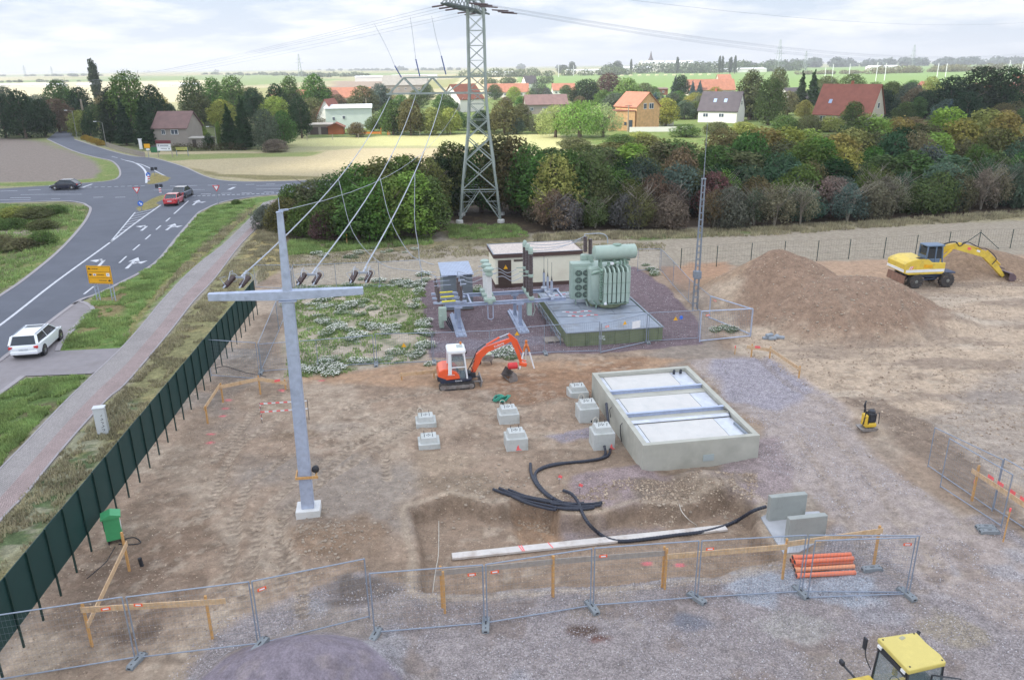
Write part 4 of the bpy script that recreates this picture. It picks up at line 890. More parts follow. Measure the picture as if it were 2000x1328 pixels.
for y0, y1 in ((.1, 3.3), (3.4, 4.8), (4.9, 6.2), (6.3, 7.6), (7.7, 9.3)):
    child(t, 'cover_plate', PLATE, lambda m: [m.box(((x0 + x1) / 2, (y0 + y1) / 2, THh - .03), (x1 - x0 - .03, y1 - y0 - .03, .06)) for x0, x1 in ((.1, 2.1), (2.1, 4.1), (4.1, TW_ - .1))] if y0 > 3 else m.box((TW_ / 2, (y0 + y1) / 2, THh - .03), (TW_ - .2, y1 - y0 - .03, .06)))
child(t, 'edge_rail', GALVD, lambda m: (m.box((TW_ / 2, 0, THh + .025), (TW_ + .1, .12, .05)), m.box((0, TL_ / 2, THh + .025), (.12, TL_, .05)), m.box((TW_, TL_ / 2, THh + .025), (.12, TL_, .05))))
child(t, 'side_ladder', GALVD, lambda m: (m.tube([(-.35, .3, .75), (-.35, 8.5, .75)], .03, 6), m.tube([(-.35, .3, .35), (-.35, 8.5, .35)], .03, 6), [m.tube([(-.35, y, 0), (-.35, y, .8)], .03, 6) for y in np.arange(.3, 9, 1.4)], [m.tube([(-.35, y, .35), (-.35, y + 1.4, .75)], .02, 5) for y in np.arange(.3, 7.5, 1.4)]))
child(t, 'stencilled_sign', mat('sign_pale', srgb(190, 200, 196), .6), lambda m: (m.box((2.2, -.004, .42), (.26, .008, .1)), m.box((2.32, -.004, .55), (.2, .008, .1)), m.box((2.1, -.004, .56), (.1, .008, .16)), m.box((2.42, -.004, .36), (.12, .008, .12))))
# red and white barrier chain on posts laid on the tray
child(t, 'barrier_chain', [PINK, WHITE], lambda m: [(setattr(m, 'mi', k % 2), m.tube([(2.6 - k * .25 + o_, 3.0 + yy_ + k * .02, 1.0 + .04 * math.sin(k)), (2.6 - (k + 1) * .25 + o_, 3.0 + yy_ + (k + 1) * .02, 1.0 + .04 * math.sin(k + 1))], .022, 5)) for yy_, o_ in ((0, .2), (.9, 0), (5.2, -.3)) for k in range(8)])
# transformer
TB = G(1195, 603, .92); tr = thing('power_transformer', 'big pale green transformer with ribbed radiators, fans and a round oil tank on top', 'transformer', (TB.x, TB.y, .92), SA); tr.scale = (1, 1, .9)
s55 = 1520 / 54.5
def f(m):
    m.box((0, 1.7, 1.75), (3.0, 2.1, 2.7), ch=.12)
child(tr, 'tank', TGREEN, f)
child(tr, 'base_drum', OL, lambda m: (m.lathe((0, .95, 0), [(.85, 0), (.95, .1), (.95, .55), (1.15, .62)], 24), m.box((0, 1.9, .2), (2.6, 2.3, .4), ch=.05)))
child(tr, 'curved_shell', TGREEN, lambda m: m.lathe((-.72, 1.0, 0), [(.55, .15), (.72, .35), (.72, 2.55), (.6, 2.85), (.2, 2.95)], 24), smooth=True)
def f(m):
    for i in range(6):
        x = -.62 + i * .31
        V = [(x - .05, -.35, .55), (x - .05, -.42, .7), (x - .05, -.42, 2.95), (x - .05, -.25, 3.2), (x - .05, .55, 3.3), (x - .05, .55, .55)]
        m.add(V + [(x + .05, y, z) for _, y, z in V], [(5, 4, 3, 2, 1, 0), (6, 7, 8, 9, 10, 11)] + [(k, (k + 1) % 6, (k + 1) % 6 + 6, k + 6) for k in range(6)])
        m.box((x + .0, -.44, 1.8), (.24, .03, 2.3))
child(tr, 'radiator', TGREEN, f)
child(tr, 'radiator_strap', TGREEND, lambda m: (m.box((.13, -.475, 1.35), (1.9, .02, .04)), m.box((.13, -.475, 2.15), (1.9, .02, .04)), m.box((.13, .1, .52), (1.9, 1.0, .06))))
child(tr, 'valve_stack', TGREEND, lambda m: [m.box((-.85, -.15, .9 + k * .2), (.16, .3, .1), rx=.3) for k in range(12)])
def f(m):
    m.lathe((0, 0, 0), [(.02, -1.5), (.4, -1.48), (.54, -1.4), (.56, 0), (.54, 1.4), (.4, 1.48), (.02, 1.5)], 28, 'X')
co_ = MB(); f(co_); c_o = co_.build('oil_conservator', TGREEN, tr, smooth=True, angle=50); c_o.location = (.3, .75, 4.2)
child(tr, 'conservator_mount', TGREEND, lambda m: (m.box((-.7, .75, 3.4), (.12, .6, .9)), m.box((1.0, .75, 3.4), (.12, .6, .9)), m.box((.3, .75, 3.55), (2.2, .14, .12)), m.lathe((.45, .75, 4.72), [(.3, 0), (.3, .08), (.1, .12)], 16)))
child(tr, 'pipework', TGREEND, lambda m: (m.tube([(-.4, .3, 3.3), (0, .2, 3.5), (.5, .3, 3.45), (.8, .6, 3.7)], .06, 8), m.tube([(.2, .5, 3.2), (.2, .5, 3.8)], .09, 8), m.tube([(.9, .2, 3.2), (.9, .5, 3.7)], .07, 8), m.tube([(-1.3, .6, 2.6), (-.9, .2, 2.9), (-.5, 0, 3.1)], .07, 8), m.tube([(-1.2, .4, .6), (-1.0, .3, .25), (-1.1, .2, .05)], .05, 8), [m.box((x, .4, 3.42), (.16, .16, .2)) for x in (-.2, .25, .6, 1.1)]))
child(tr, 'gauge_box', WHITE, lambda m: (m.box((-.05, .1, 3.5), (.22, .14, .16)), m.box((-.6, -.45, .6), (.16, .1, .2))))
# fan bank
fb = thing('fan_bank', 'pale green cooler with eight round fans beside the transformer tank', 'fan bank', (0, 0, 0), 0); fb.parent = None
FP = GY(1134, 580, TB.y + .9)
fb.location = (FP.x, FP.y, FP.z - .45); fb.rotation_euler = (0, 0, SA - .1); fb.scale = (1, 1, .88)
child(fb, 'housing', TGREEN, lambda m: (m.box((0, .45, 1.75), (1.42, .8, 2.9), ch=.05), m.box((.1, 0, 1.6), (1.1, .12, 2.5)), m.tube([(.3, .3, .4), (.5, -.1, -.25)], .05, 6), m.tube([(-.3, .3, .4), (-.3, .3, -.4)], .05, 6)))
for i in range(2):
    for k in range(4):
        cx, cz = -.17 + i * .53, .72 + k * .58
        fn = child(fb, 'fan', DARKM, lambda m: m.lathe((cx, -.075, cz), [(.25, -.012), (.25, .012)], 20, 'Y'))
        child(fn, 'fan_guard', TGREEND, lambda m: ([m.tube([(cx + r_ * math.cos(q), -.10, cz + r_ * math.sin(q)) for q in np.linspace(0, 2 * math.pi, 17)], .012, 4, False) for r_ in (.08, .16, .24)], [m.beam((cx, -.1, cz), (cx + .24 * math.cos(q), -.1, cz + .24 * math.sin(q)), .015) for q in np.linspace(0, 2 * math.pi, 9)[:-1]], m.box((cx, -.105, cz), (.08, .02, .08))))
# bushings and the bent pipe
bu = []
for k, (px, py0, py1) in enumerate(((1143, 492, 462), (1153, 496, 467))):
    p0 = GY(px, py0, TB.y + 2.2); p1 = GY(px, py1, TB.y + 2.2)
    mb = MB(); ribbed(mb, p0 - Vector((TB.x, TB.y, .92)), p1 - Vector((TB.x, TB.y, .92)), .11, .15, 10, 10); o = mb.build('bushing', BROWN, tr); o.matrix_local = Matrix.Diagonal((1, 1, 1 / .9, 1)) @ Matrix.Rotation(-SA, 4, 'Z'); bu.append(p1)
def wl(p): q = Matrix.Rotation(-SA, 4, 'Z') @ (Vector(p) - Vector((TB.x, TB.y, .92))); q.z /= .9; return q
child(tr, 'bushing_turret', TGREEN, lambda m: [m.lathe(wl(GY(px, 500, TB.y + 2.2)), [(.25, -.7), (.25, .1), (.16, .15)], 14) for px in (1143, 1153, 1140)])
child(tr, 'bent_pipe', ALU, lambda m: m.tube(smoothline([wl(GY(x, y, TB.y + 2.2)) for x, y in ((1143, 464), (1142, 458), (1150, 457), (1170, 456), (1180, 458), (1186, 464), (1187, 476))], 4), .035, 8))
# switchgear frame
YF, YR = 50.2, 52.2
def rail(y, x0, x1, z): return (Vector((x0, y + (x0 + .0) * 0, z)), Vector((x1, y + (x1 - x0) * .0, z)))
FO = Vector((.57, 50.22, 0)); fr = thing('switchgear_frame', 'galvanised steel frame on four columns carrying the outdoor switchgear', 'steel frame', FO, SA)
Lx = -4.2
def frm(m):
    for y in (0, 2.2):
        m.box((-.95, y, 1.78), (8.2, .06, .22)); m.box((-.95, y - .06, 1.885), (8.2, .16, .02)); m.box((-.95, y - .06, 1.675), (8.2, .16, .02))
    for x in (-4.9, -3.3, 3.0): m.box((x, 1.1, 1.78), (.1, 2.14, .16))
child(fr, 'rail', GALV, frm)
for x, y in ((0, 0), (0, 2.2), (-4.15, 0), (-4.15, 2.2)):
    child(fr, 'column', GALV, lambda m: (m.box((x - .1, y, .87), (.015, .24, 1.6)), m.box((x + .1, y, .87), (.015, .24, 1.6)), m.box((x, y, .87), (.2, .015, 1.6)), m.box((x, y, 1.6), (.5, .26, .12))))
for x in (0, -4.15): child(fr, 'foot', GALV, lambda m: (m.box((x, .9, .06), (.7, 5.0, .12)), m.box((x - .18, .9, .16), (.1, 5.0, .09)), m.box((x + .18, .9, .16), (.1, 5.0, .09))))
phases = (0, 1.1, 2.2)
def w2f(p): return Matrix.Rotation(-SA, 4, 'Z') @ (Vector(p) - FO)
nm3 = ['front', 'middle', 'rear']
def pole_top(x, y, py_):      # height seen at a picture row for a point of the frame
    W_ = FO + Matrix.Rotation(SA, 4, 'Z') @ Vector((x, y, 0)); return HT(W_, py_)
# breaker
cb = thing('circuit_breaker', 'three tall brown insulator columns on a pale green beam', 'circuit breaker', FO + Matrix.Rotation(SA, 4, 'Z') @ Vector((.75, 0, 0)), SA)
child(cb, 'beam', TGREEN, lambda m: (m.box((0, 1.1, 1.98), (.34, 2.9, .18)), m.box((-.1, .1, 1.2), (.3, .4, .9)), m.tube([(.2, -.1, 1.7), (.25, -.1, 1.1), (.1, -.1, .7)], .02, 5)))
for k, y in enumerate(phases):
    zt = (4.9, 4.9, 4.9)[k]
    cl = MB(); ribbed(cl, (0, y, 2.1), (0, y, 3.4), .12, .155, 13); o = cl.build('lower_insulator', BROWN, cb)
    cl = MB(); ribbed(cl, (0, y, 3.6), (0, y, 5.0), .13, .17, 13); o = cl.build('upper_insulator', BROWN, cb)
    child(cb, 'joint', TGREEN, lambda m: (m.lathe((0, y, 3.38), [(.12, 0), (.17, .05), (.17, .2), (.12, .25)], 14), m.lathe((0, y, 4.98), [(.16, 0), (.17, .2), (.14, .32), (.1, .42), (.03, .46)], 14), m.beam((0, y, 3.5), (-.6, y, 3.52), .05), m.beam((0, y, 5.15), (.4, y, 5.15), .05)))
# current transformers
for k, y in enumerate(phases):
    ct = thing('current_transformer', f'{nm3[k]} one of three white insulators with a round green head', 'current transformer', FO + Matrix.Rotation(SA, 4, 'Z') @ Vector((-2.05, y, 1.9)), SA, 'current transformers on the frame')
    child(ct, 'base_box', TGREEN, lambda m: (m.box((0, 0, .12), (.75, .62, .24), ch=.03), m.box((.0, -.36, .0), (.3, .1, .2))))
    mb = MB(); ribbed(mb, (0, 0, .24), (0, 0, 1.75), .15, .18, 18, 14); mb.build('insulator', CONCW, ct)
    child(ct, 'head', TGREEN, lambda m: m.lathe((0, 0, 1.73), [(.18, 0), (.26, .06), (.26, .2), (.18, .26), (.18, .34), (.31, .4), (.31, .52), (.22, .58), (.05, .6)], 18))
    child(ct, 'terminal', ALU, lambda m: m.tube([(-.45, 0, 1.85), (.45, 0, 1.85)], .03, 6))
child(fr, 'bracket', GALV, lambda m: (m.tube([(-2.2, -.1, 1.6), (-2.2, -.15, .75), (-2.0, -.15, .65), (-1.85, -.15, .75), (-1.85, -.1, 1.6)], .035, 6), m.box((-2.05, 1.1, 1.94), (.12, 3.0, .08))))
# disconnector: two brown posts per phase and a yellow rod
for k, y in enumerate(phases):
    dc = thing('disconnector', f'{nm3[k]} pair of brown post insulators with a yellow rod between', 'disconnector', FO + Matrix.Rotation(SA, 4, 'Z') @ Vector((-4.9, y, 1.9)), SA, 'disconnectors on the frame')
    for x in (-.55, .95):
        mb = MB(); ribbed(mb, (x, 0, .15), (x, 0, 1.15), .085, .12, 11, 10); mb.build('post_insulator', BROWN, dc)
    child(dc, 'carrier', GALV, lambda m: (m.box((.2, 0, .08), (2.2, .2, .12)), m.beam((-.55, 0, 1.2), (-.55, 0, 1.35), .05), m.tube([(.95, 0, 1.18), (.95, 0, 1.6)], .03, 6), m.tube([(-.8, 0, 1.25), (.3, 0, 1.28)], .018, 5), m.beam((.9, 0, 1.25), (1.3, -.1, 1.3), .06)))
    child(dc, 'operating_rod', mat('yellow_rod', srgb(240, 225, 50), .5), lambda m: m.tube([(-.35, -.25, .22), (.55, -.25, .24)], .05, 8))
child(fr, 'drive_box', TGREEN, lambda m: (m.box((-5.25, -.45, 1.35), (.5, .4, .9), ch=.03), m.box((-5.4, -.7, 1.0), (.1, .1, .6)), m.box((-5.3, .6, .6), (.3, .8, .9))))
child(fr, 'control_cables', CABLE, lambda m: [m.tube([(-5.1 + o_, -.3 + o_, 1.0), (-4.9 + o_, -.25, .5), (-4.6, -.4 + o_, .1)], .05, 6) for o_ in (0, .12, .24)])
# surge arresters
for k, y in enumerate((-.1, 1.0, 2.1)):
    sa_ = thing('surge_arrester', f'{nm3[k]} one of three slim grey arresters with a thin wire on top', 'surge arrester', FO + Matrix.Rotation(SA, 4, 'Z') @ Vector((2.15 - k * .04, y, 1.95)), SA, 'surge arresters beside the tray')
    mb = MB(); ribbed(mb, (0, 0, .2), (0, 0, 1.15), .07, .1, 12, 10); mb.build('body', mat('grey_insul', srgb(160, 168, 184), .5), sa_)
    child(sa_, 'base', ALU, lambda m: m.lathe((0, 0, 0), [(.22, 0), (.22, .1), (.12, .18)], 14))
    child(sa_, 'tip_wire', DARKM, lambda m: m.tube([(0, 0, 1.15), (0, 0, 1.5), (0, 0, 2.4)], [.06, .012, .012], 6))
child(fr, 'arrester_beam', GALV, lambda m: m.box((2.15, 1.0, 1.9), (.22, 3.0, .12)))
for k, y in enumerate(phases):
    p = [w2f(FO + Matrix.Rotation(SA, 4, 'Z') @ Vector(q_)) for q_ in ((-3.9, y, 3.5), (-3.2, y, 3.25), (-2.5, y, 3.5))]; q2 = [Vector((-1.6, y, 3.5)), Vector((-1.1, y, 3.55)), Vector((-.5, y, 3.2)), Vector((.15, y, 3.42))]
    child(fr, 'jumper', ALU, lambda m: (m.tube(smoothline(p, 4), .02, 5), m.tube(smoothline(q2, 4), .02, 5)))
    wire(sag(FO + Matrix.Rotation(SA, 4, 'Z') @ Vector((1.15, y, 5.15)), bu[min(k, 1)] + Vector((-.15 * k, .3 * k, .05)), .25, 8), .02, 'busbar_wire', f'{nm3[k]} thin wire from the breaker to the transformer bushings', group='wires to the transformer')
# control building
CREAM = mat('cream_wall', srgb(240, 236, 214), .85, 0, .03, 1, dirt=srgb(228, 222, 200), dscale=.6); FASC = mat('brown_fascia', srgb(88, 68, 62), .7, 0, .08)
DOOR = mat('brown_door', srgb(76, 60, 52), .6, 0, .12, 8); ROOFG = mat('gravel_roof', srgb(204, 192, 182), .95, 0, .2, 9, .4, 20, dirt=srgb(172, 160, 152), dscale=6)
BO = G(968, 563); BHh = 2.68; BWd = 6.9; BD = 3.6
t = thing('control_building', 'low cream building with brown fascia, brown door and gravelled flat roof', 'building', BO, SA)
child(t, 'wall', CREAM, lambda m: m.box((BWd / 2, BD / 2, BHh / 2), (BWd, BD, BHh)))
child(t, 'plinth', FASC, lambda m: m.box((BWd / 2, BD / 2, .15), (BWd + .04, BD + .04, .3)))
child(t, 'fascia', FASC, lambda m: (m.box((BWd / 2, -.1, BHh - .08), (BWd + .3, .06, .32)), m.box((BWd / 2, BD + .1, BHh - .08), (BWd + .3, .06, .32)), m.box((-.12, BD / 2, BHh - .08), (.06, BD + .14, .32)), m.box((BWd + .12, BD / 2, BHh - .08), (.06, BD + .14, .32))))
child(t, 'roof', ROOFG, lambda m: m.box((BWd / 2, BD / 2, BHh + .015), (BWd + .18, BD + .14, .1)))
child(t, 'roof_edge', GALVD, lambda m: (m.box((BWd / 2, -.1, BHh + .09), (BWd + .34, .1, .02)), m.box((BWd / 2, BD + .1, BHh + .09), (BWd + .34, .1, .02)), m.box((-.12, BD / 2, BHh + .09), (.1, BD + .1, .02))))
dr_ = child(t, 'door', DOOR, lambda m: (m.box((.75, -.03, 1.2), (1.05, .06, 2.1)), [m.box((.75, -.065, .3 + k * .14), (.98, .01, .02)) for k in range(14)]))
child(dr_, 'warning_sign', mat('yellow_sign', srgb(240, 180, 40), .5), lambda m: m.prism([(.65, 1.55), (1.0, 1.55), (.82, 1.88)], -.09, -.075, 'XZ'))
child(t, 'louvre', DOOR, lambda m: [m.box((2.0, -.02, 2.12 + k * .06), (1.0, .04, .035)) for k in range(3)])
# corrugated kiosk
SO = G(868, 611); t = thing('transformer_kiosk', 'small grey kiosk with a corrugated sheet roof behind the switchgear', 'kiosk', (SO.x, SO.y + .1, 0), SA)
KG = mat('kiosk_grey', srgb(120, 128, 134), .6, .1, .06)
child(t, 'wall', KG, lambda m: m.box((1.05, 1.7, 1.36), (2.1, 3.2, 2.62)))
child(t, 'plinth', FASC, lambda m: m.box((1.05, 1.7, .06), (2.25, 3.35, .12)))
def f(m):
    n = 22; V = []
    for i in range(n * 2 + 1):
        x = -.1 + 2.3 * i / (2 * n); z = 2.72 + (.035 if i % 2 else -.0)
        V += [(x, -.1, z), (x, 3.5, z + .12)]
    m.add(V, [(2 * i, 2 * i + 2, 2 * i + 3, 2 * i + 1) for i in range(n * 2)]); V2 = [(a, b, c - .04) for a, b, c in V]; m.add(V2, [(2 * i, 2 * i + 1, 2 * i + 3, 2 * i + 2) for i in range(n * 2)])
child(t, 'roof', mat('corrugated', srgb(172, 182, 200), .5, .3, .08, 3), f, fixn=False)
# pallet by the tray corner
p = G(1075, 672); t = thing('wooden_pallet', 'grey wooden pallet on the gravel by the tray corner', 'pallet', (p.x - .3, p.y, .02), SA)
child(t, 'deck', WOODG, lambda m: [m.box((.6, .08 + k * .16, .12), (1.2, .1, .025)) for k in range(6)]); child(t, 'bearer', WOODG, lambda m: [m.box((x, .45, .055), (.1, .9, .1)) for x in (.08, .6, 1.12)])
# ================================================================ TEMPORARY FENCES
def tri(m, a, b, r):
    a = Vector(a); b = Vector(b); d = (b - a).normalized(); x = d.cross(Vector((.3, .9, .1))).normalized(); y = x.cross(d)
    V = [p + (x * math.cos(q) + y * math.sin(q)) * r for p in (a, b) for q in (0, 2.094, 4.189)]
    m.add(V, [(0, 1, 4, 3), (1, 2, 5, 4), (2, 0, 3, 5)])
SPRITE = {}
def panel(pa, ta, pb, tb, label, tag=None, group='mobile fence panels in front of the pit', dens=.11, lift=.08, signs=(), bl=0.0, br=0.0):
    A = GG(*pa); B = GG(*pb); ha = HT(A, ta) - A.z; hb = HT(B, tb) - B.z
    ha = min(max(ha, 1.6), 2.25); hb = min(max(hb, 1.6), 2.25)
    d = B - A; L_ = math.hypot(d.x, d.y); t = thing('mobile_fence', label, 'fence panel', A, math.atan2(d.y, d.x), group); dz = B.z - A.z
    P = lambda u, v: Vector((u * L_, 0, dz * u + lift * (1 if v < .5 else 1) + (bl * (1 - u) + br * u if v < .5 else 0) + v * ((ha - lift) * (1 - u) + (hb - lift) * u)))
    gt = 'gate' in label; fr_ = .042 if gt else (.032 if 'tilted fence panel with' in label else .021)
    child(t, 'frame', GALV if gt else ZINCM, lambda m: (m.tube([(0, 0, -.02), P(0, 1)], fr_, 8), m.tube([(L_, 0, dz - .02), P(1, 1)], fr_, 8), m.tube([P(0, 1), P(1, 1)], fr_, 8), m.tube([P(0, 0), P(1, 0)], fr_, 8)))
    child(t, 'wire_mesh', WIRE, lambda m: ([tri(m, P(u, 0), P(u, 1), .006 if gt else (.0046 if dens > .12 else .0022)) for u in np.arange(dens, L_ - .02, dens) / L_], [tri(m, P(0, v), P(1, v), .0028) for v in np.arange(.1, .99, .1)]), fixn=False)
    if tag is not None:
        for u, col in tag:
            s = child(t, 'name_tag', ORSIGN, lambda m: m.box((u * L_, -.03, P(u, .86).z), (.26, .008, .1), ry=-.03))
            child(s, 'tag_field', WHITE, lambda m: m.box((u * L_, -.037, P(u, .86).z), (.16, .004, .045)))
    for u, v, kind in signs:
        if kind == 'y': child(t, 'warning_sign', mat('yellow_sign', srgb(240, 180, 40), .5), lambda m: m.prism([(u * L_ - .15, P(u, v).z - .12), (u * L_ + .15, P(u, v).z - .12), (u * L_, P(u, v).z + .14)], -.03, -.02, 'XZ'))
        if kind == 'w': child(t, 'notice_board', WHITE, lambda m: m.box((u * L_, -.03, P(u, v).z), (.62, .02, .46)))
        if kind == 'b': child(t, 'blue_sign', mat('blue_sign', srgb(70, 120, 220), .5), lambda m: m.lathe((u * L_, -.03, P(u, v).z), [(.12, -.01), (.12, .01)], 14, 'Y'))
    return t
def foot(px, py, rz, label, group='concrete feet of the mobile fence', two=False):
    p = GG(px, py); t = thing('ballast_block', label, 'fence foot', (p.x, p.y, p.z - .01), rz, group)
    child(t, 'block', FOOTC, lambda m: m.prism([(-.36, 0), (.36, 0), (.36, .08), (.3, .14), (-.3, .14), (-.36, .08)], -.115, .115, 'XZ'), bevel=.01)
    child(t, 'slots', BLACK, lambda m: ([m.box((x, 0, .141), (.05, .04, .006)) for x in (-.24, .24)], m.box((0, 0, .141), (.16, .045, .006)), [m.box((s * .361, 0, .08), (.004, .1, .05)) for s in (-1, 1)]))
    return t
T1 = [(.1, 0)]
row = [((-245, 1370), 1265, (264, 1287), 1178, 'fence panel running off the left edge of the photo', [(.93, 0)]),
       ((272, 1287), 1172, (504, 1260), 1150, 'fence panel in front of the crossed boards', [(.09, 0)]),
       ((510, 1260), 1150, (722, 1207), 1097, 'tilted fence panel rising to the right beside the foreground gravel heap', [(.07, 0)]),
       ((732, 1238), 1128, (946, 1220), 1118, 'fence panel in front of the left end of the pit', [(.9, 0)]),
       ((952, 1219), 1115, (1153, 1186), 1086, 'fence panel in front of the short middle stake', [(.08, 0)]),
       ((1159, 1185), 1085, (1356, 1170), 1073, 'fence panel in front of the middle of the white plank', [(.08, 0)]),
       ((1362, 1170), 1071, (1560, 1158), 1061, 'fence panel between the plank end and the orange pipes', [(.08, 0)]),
       ((1566, 1158), 1060, (1775, 1160), 1060, 'fence panel behind the orange pipes ending the front row', [(.9, 0)])]
for r_ in row: panel(*r_[:5], tag=r_[5])
panel((1577, 1170), 1070, (1768, 1163), 1062, 'second fence panel doubled up before the orange pipes')
for (px, py), rz, lb in (((268, 1293), 1.35, 'fence foot under the crossed boards corner'), ((508, 1263), 1.3, 'fence foot nearest the foreground gravel heap'), ((733, 1243), 1.35, 'yellow marked fence foot at the left of the pit'), ((949, 1222), 1.57, 'fence foot under the pair of orange tags'), ((1156, 1188), 1.95, 'fence foot left of the middle gravel patch'), ((1360, 1170), 2.2, 'slanting fence foot in front of the pit'), ((1563, 1158), 1.9, 'fence foot below the orange pipes'), ((1770, 1162), 1.9, 'fence foot at the right end of the front row'), ((1703, 1113), .1, 'spare fence foot lying beside the orange pipes'), ((1925, 1032), -.05, 'fence foot stacked by the right-hand pink peg')):
    foot(px, py, rz, lb)
foot(1932, 1040, .0, 'lower fence foot of the stack by the right-hand pink peg')
panel((1812, 912), 835, (1937, 998), 910, 'leaning fence panel at the right, farther of two', group='mobile fence panels at the right edge')
panel((1836, 952), 868, (1955, 1030), 945, 'leaning fence panel at the right, nearer of two', group='mobile fence panels at the right edge')
panel((1940, 995), 908, (2040, 1060), 965, 'fence panel leaving the right edge of the photo', group='mobile fence panels at the right edge')
# round the station
SG = 'mobile fence panels around the station'
st = [((577, 572), 517, (658, 566), 515, 'back fence panel just right of the mast top', ()), ((658, 566), 515, (742, 560), 512, 'back fence panel between mast and kiosk, middle one', ()), ((742, 560), 512, (824, 556), 508, 'back fence panel nearest the kiosk', ()),
      ((500, 562), 518, (572, 566), 518, 'back fence panel between the green fence and the mast', ()),
      ((577, 574), 520, (545, 645), 590, 'side fence panel seen end-on behind the mast', ()), ((545, 647), 590, (510, 725), 672, 'side fence panel in front of the tape barrier corner', ()),
      ((512, 727), 672, (622, 718), 664, 'front fence panel behind the mast', ()), ((622, 718), 664, (732, 712), 655, 'front fence panel right of the mast', ()),
      ((737, 712), 652, (845, 708), 650, 'front fence panel left of the small orange digger', ((.5, .6, 'y'),)), ((848, 708), 650, (957, 697), 646, 'front fence panel behind the small orange digger', ((.95, .7, 'w0'),)),
      ((957, 697), 646, (1063, 690), 636, 'front fence panel behind the surveying tripod', ((.5, .8, 'y'),)), ((1063, 690), 636, (1170, 687), 628, 'front fence panel at the pallet', ()),
      ((1266, 668), 611, (1363, 662), 606, 'front fence panel at the right corner of the tray', ((.52, .75, 'y'), (.63, .78, 'b'))),
      ((1366, 668), 608, (1465, 658), 603, 'heavy fence gate panel at the right corner of the station', ()),
      ((1173, 690), 632, (1262, 670), 612, 'tilted fence panel with a white notice before the tray', ((.5, .85, 'y'), (.75, .7, 'w'))),
      ((1290, 528), 487, (1314, 558), 512, 'right side fence panel at the far corner', ()), ((1314, 558), 512, (1344, 590), 545, 'right side fence panel second from the far corner', ()), ((1344, 590), 545, (1385, 622), 582, 'right side fence panel at the lattice mast', ()),
      ((1385, 622), 582, (1466, 655), 604, 'right side fence panel running to the gate', ()), ((1245, 530), 487, (1288, 527), 486, 'short back fence panel right of the transformer', ()),
      ((413, 735), 661, (508, 742), 668, 'low fence panel between the green fence and the mast', ())]
for pa, ta, pb, tb, lb, sg in st: panel(pa, ta, pb, tb, lb, group=SG, dens=.13, signs=sg, tag=([(.12, 0)] if 'gate' in lb or 'tilted' in lb else None))
for (px, py), lb in (((510, 728), 'fence foot at the station corner behind the mast'), ((622, 719), 'fence foot just right of the mast'), ((735, 713), 'fence foot left of the small digger'), ((848, 709), 'fence foot behind the small digger cab'), ((957, 698), 'fence foot behind the digger arm'), ((1065, 691), 'fence foot at the pallet'), ((1264, 669), 'fence foot at the tray corner'), ((658, 567), 'fence foot in the back row behind the mast'), ((742, 561), 'fence foot in the back row left of the kiosk')):
    foot(px, py, 1.7, lb, 'concrete feet of the station fence')
# ---- dark mesh fence of the site boundary
t = thing('boundary_fence', 'dark wire mesh fence with slim posts along the back of the yard', 'fence', G(1329, 525))
pts = [((1329, 527), 485), ((1399, 520), 481), ((1466, 514), 478), ((1530.6, 510), 474), ((1595, 510), 470), ((1657, 506), 468), ((1725.6, 503), 464), ((1787, 500), 459), ((1851, 490), 455), ((1909.5, 487), 457), ((1972.5, 486), 447.5), ((2040, 483), 444)]
o0 = t.location.copy(); prev = None
for (q_, ty) in pts:
    p = G(*q_); hp = min(max(HT(p, ty), 1.8), 2.2)
    child(t, 'fence_post', GREENP, lambda m: m.tube([p - o0 - Vector((0, 0, .1)), p - o0 + Vector((0, 0, hp))], .035, 6))
    if prev is not None:
        a_ = prev - o0; b_ = p - o0; dd = (b_ - a_)
        child(t, 'mesh_panel', GREENP, lambda m: ([tri(m, a_ + dd * u + Vector((0, 0, .05)), a_ + dd * u + Vector((0, 0, 1.85)), .004) for u in np.arange(.08, 1, .08)], [tri(m, a_ + Vector((0, 0, z)), b_ + Vector((0, 0, z)), .005) for z in (.1, .7, 1.3, 1.85)]), fixn=False)
    prev = p
p = G(1909.5, 487) - o0
for dx_ in (-2.0, 2.0): child(t, 'brace', GREENP, lambda m: m.tube([p + Vector((dx_, 0, 0)), p + Vector((0, 0, 1.6))], .03, 6))
# ---- green privacy fence
GA = Vector((-14.75, 14.5, 0)); GB = Vector((-18.35, 53.6, 0)); d = GB - GA; L_ = d.length
t = thing('privacy_fence', 'long dark green screened fence with slim posts along the footpath', 'fence', GA, math.atan2(d.y, d.x))
n = 31; step = L_ / n; hF = 2.55
for i in range(n + 1):
    z = ZG(*(GA + d * (i / n))[:2]); child(t, 'fence_post', GREENP, lambda m: m.box((i * step, -.05, (hF + .04) / 2 - .1), (.06, .05, hF + .24)))
    if i < n: child(t, 'privacy_panel', GREENF, lambda m: m.box((i * step + step / 2, .0, hF - .92 + .01 * math.sin(i * 2.3)), (step - .012, .025, 1.84)))
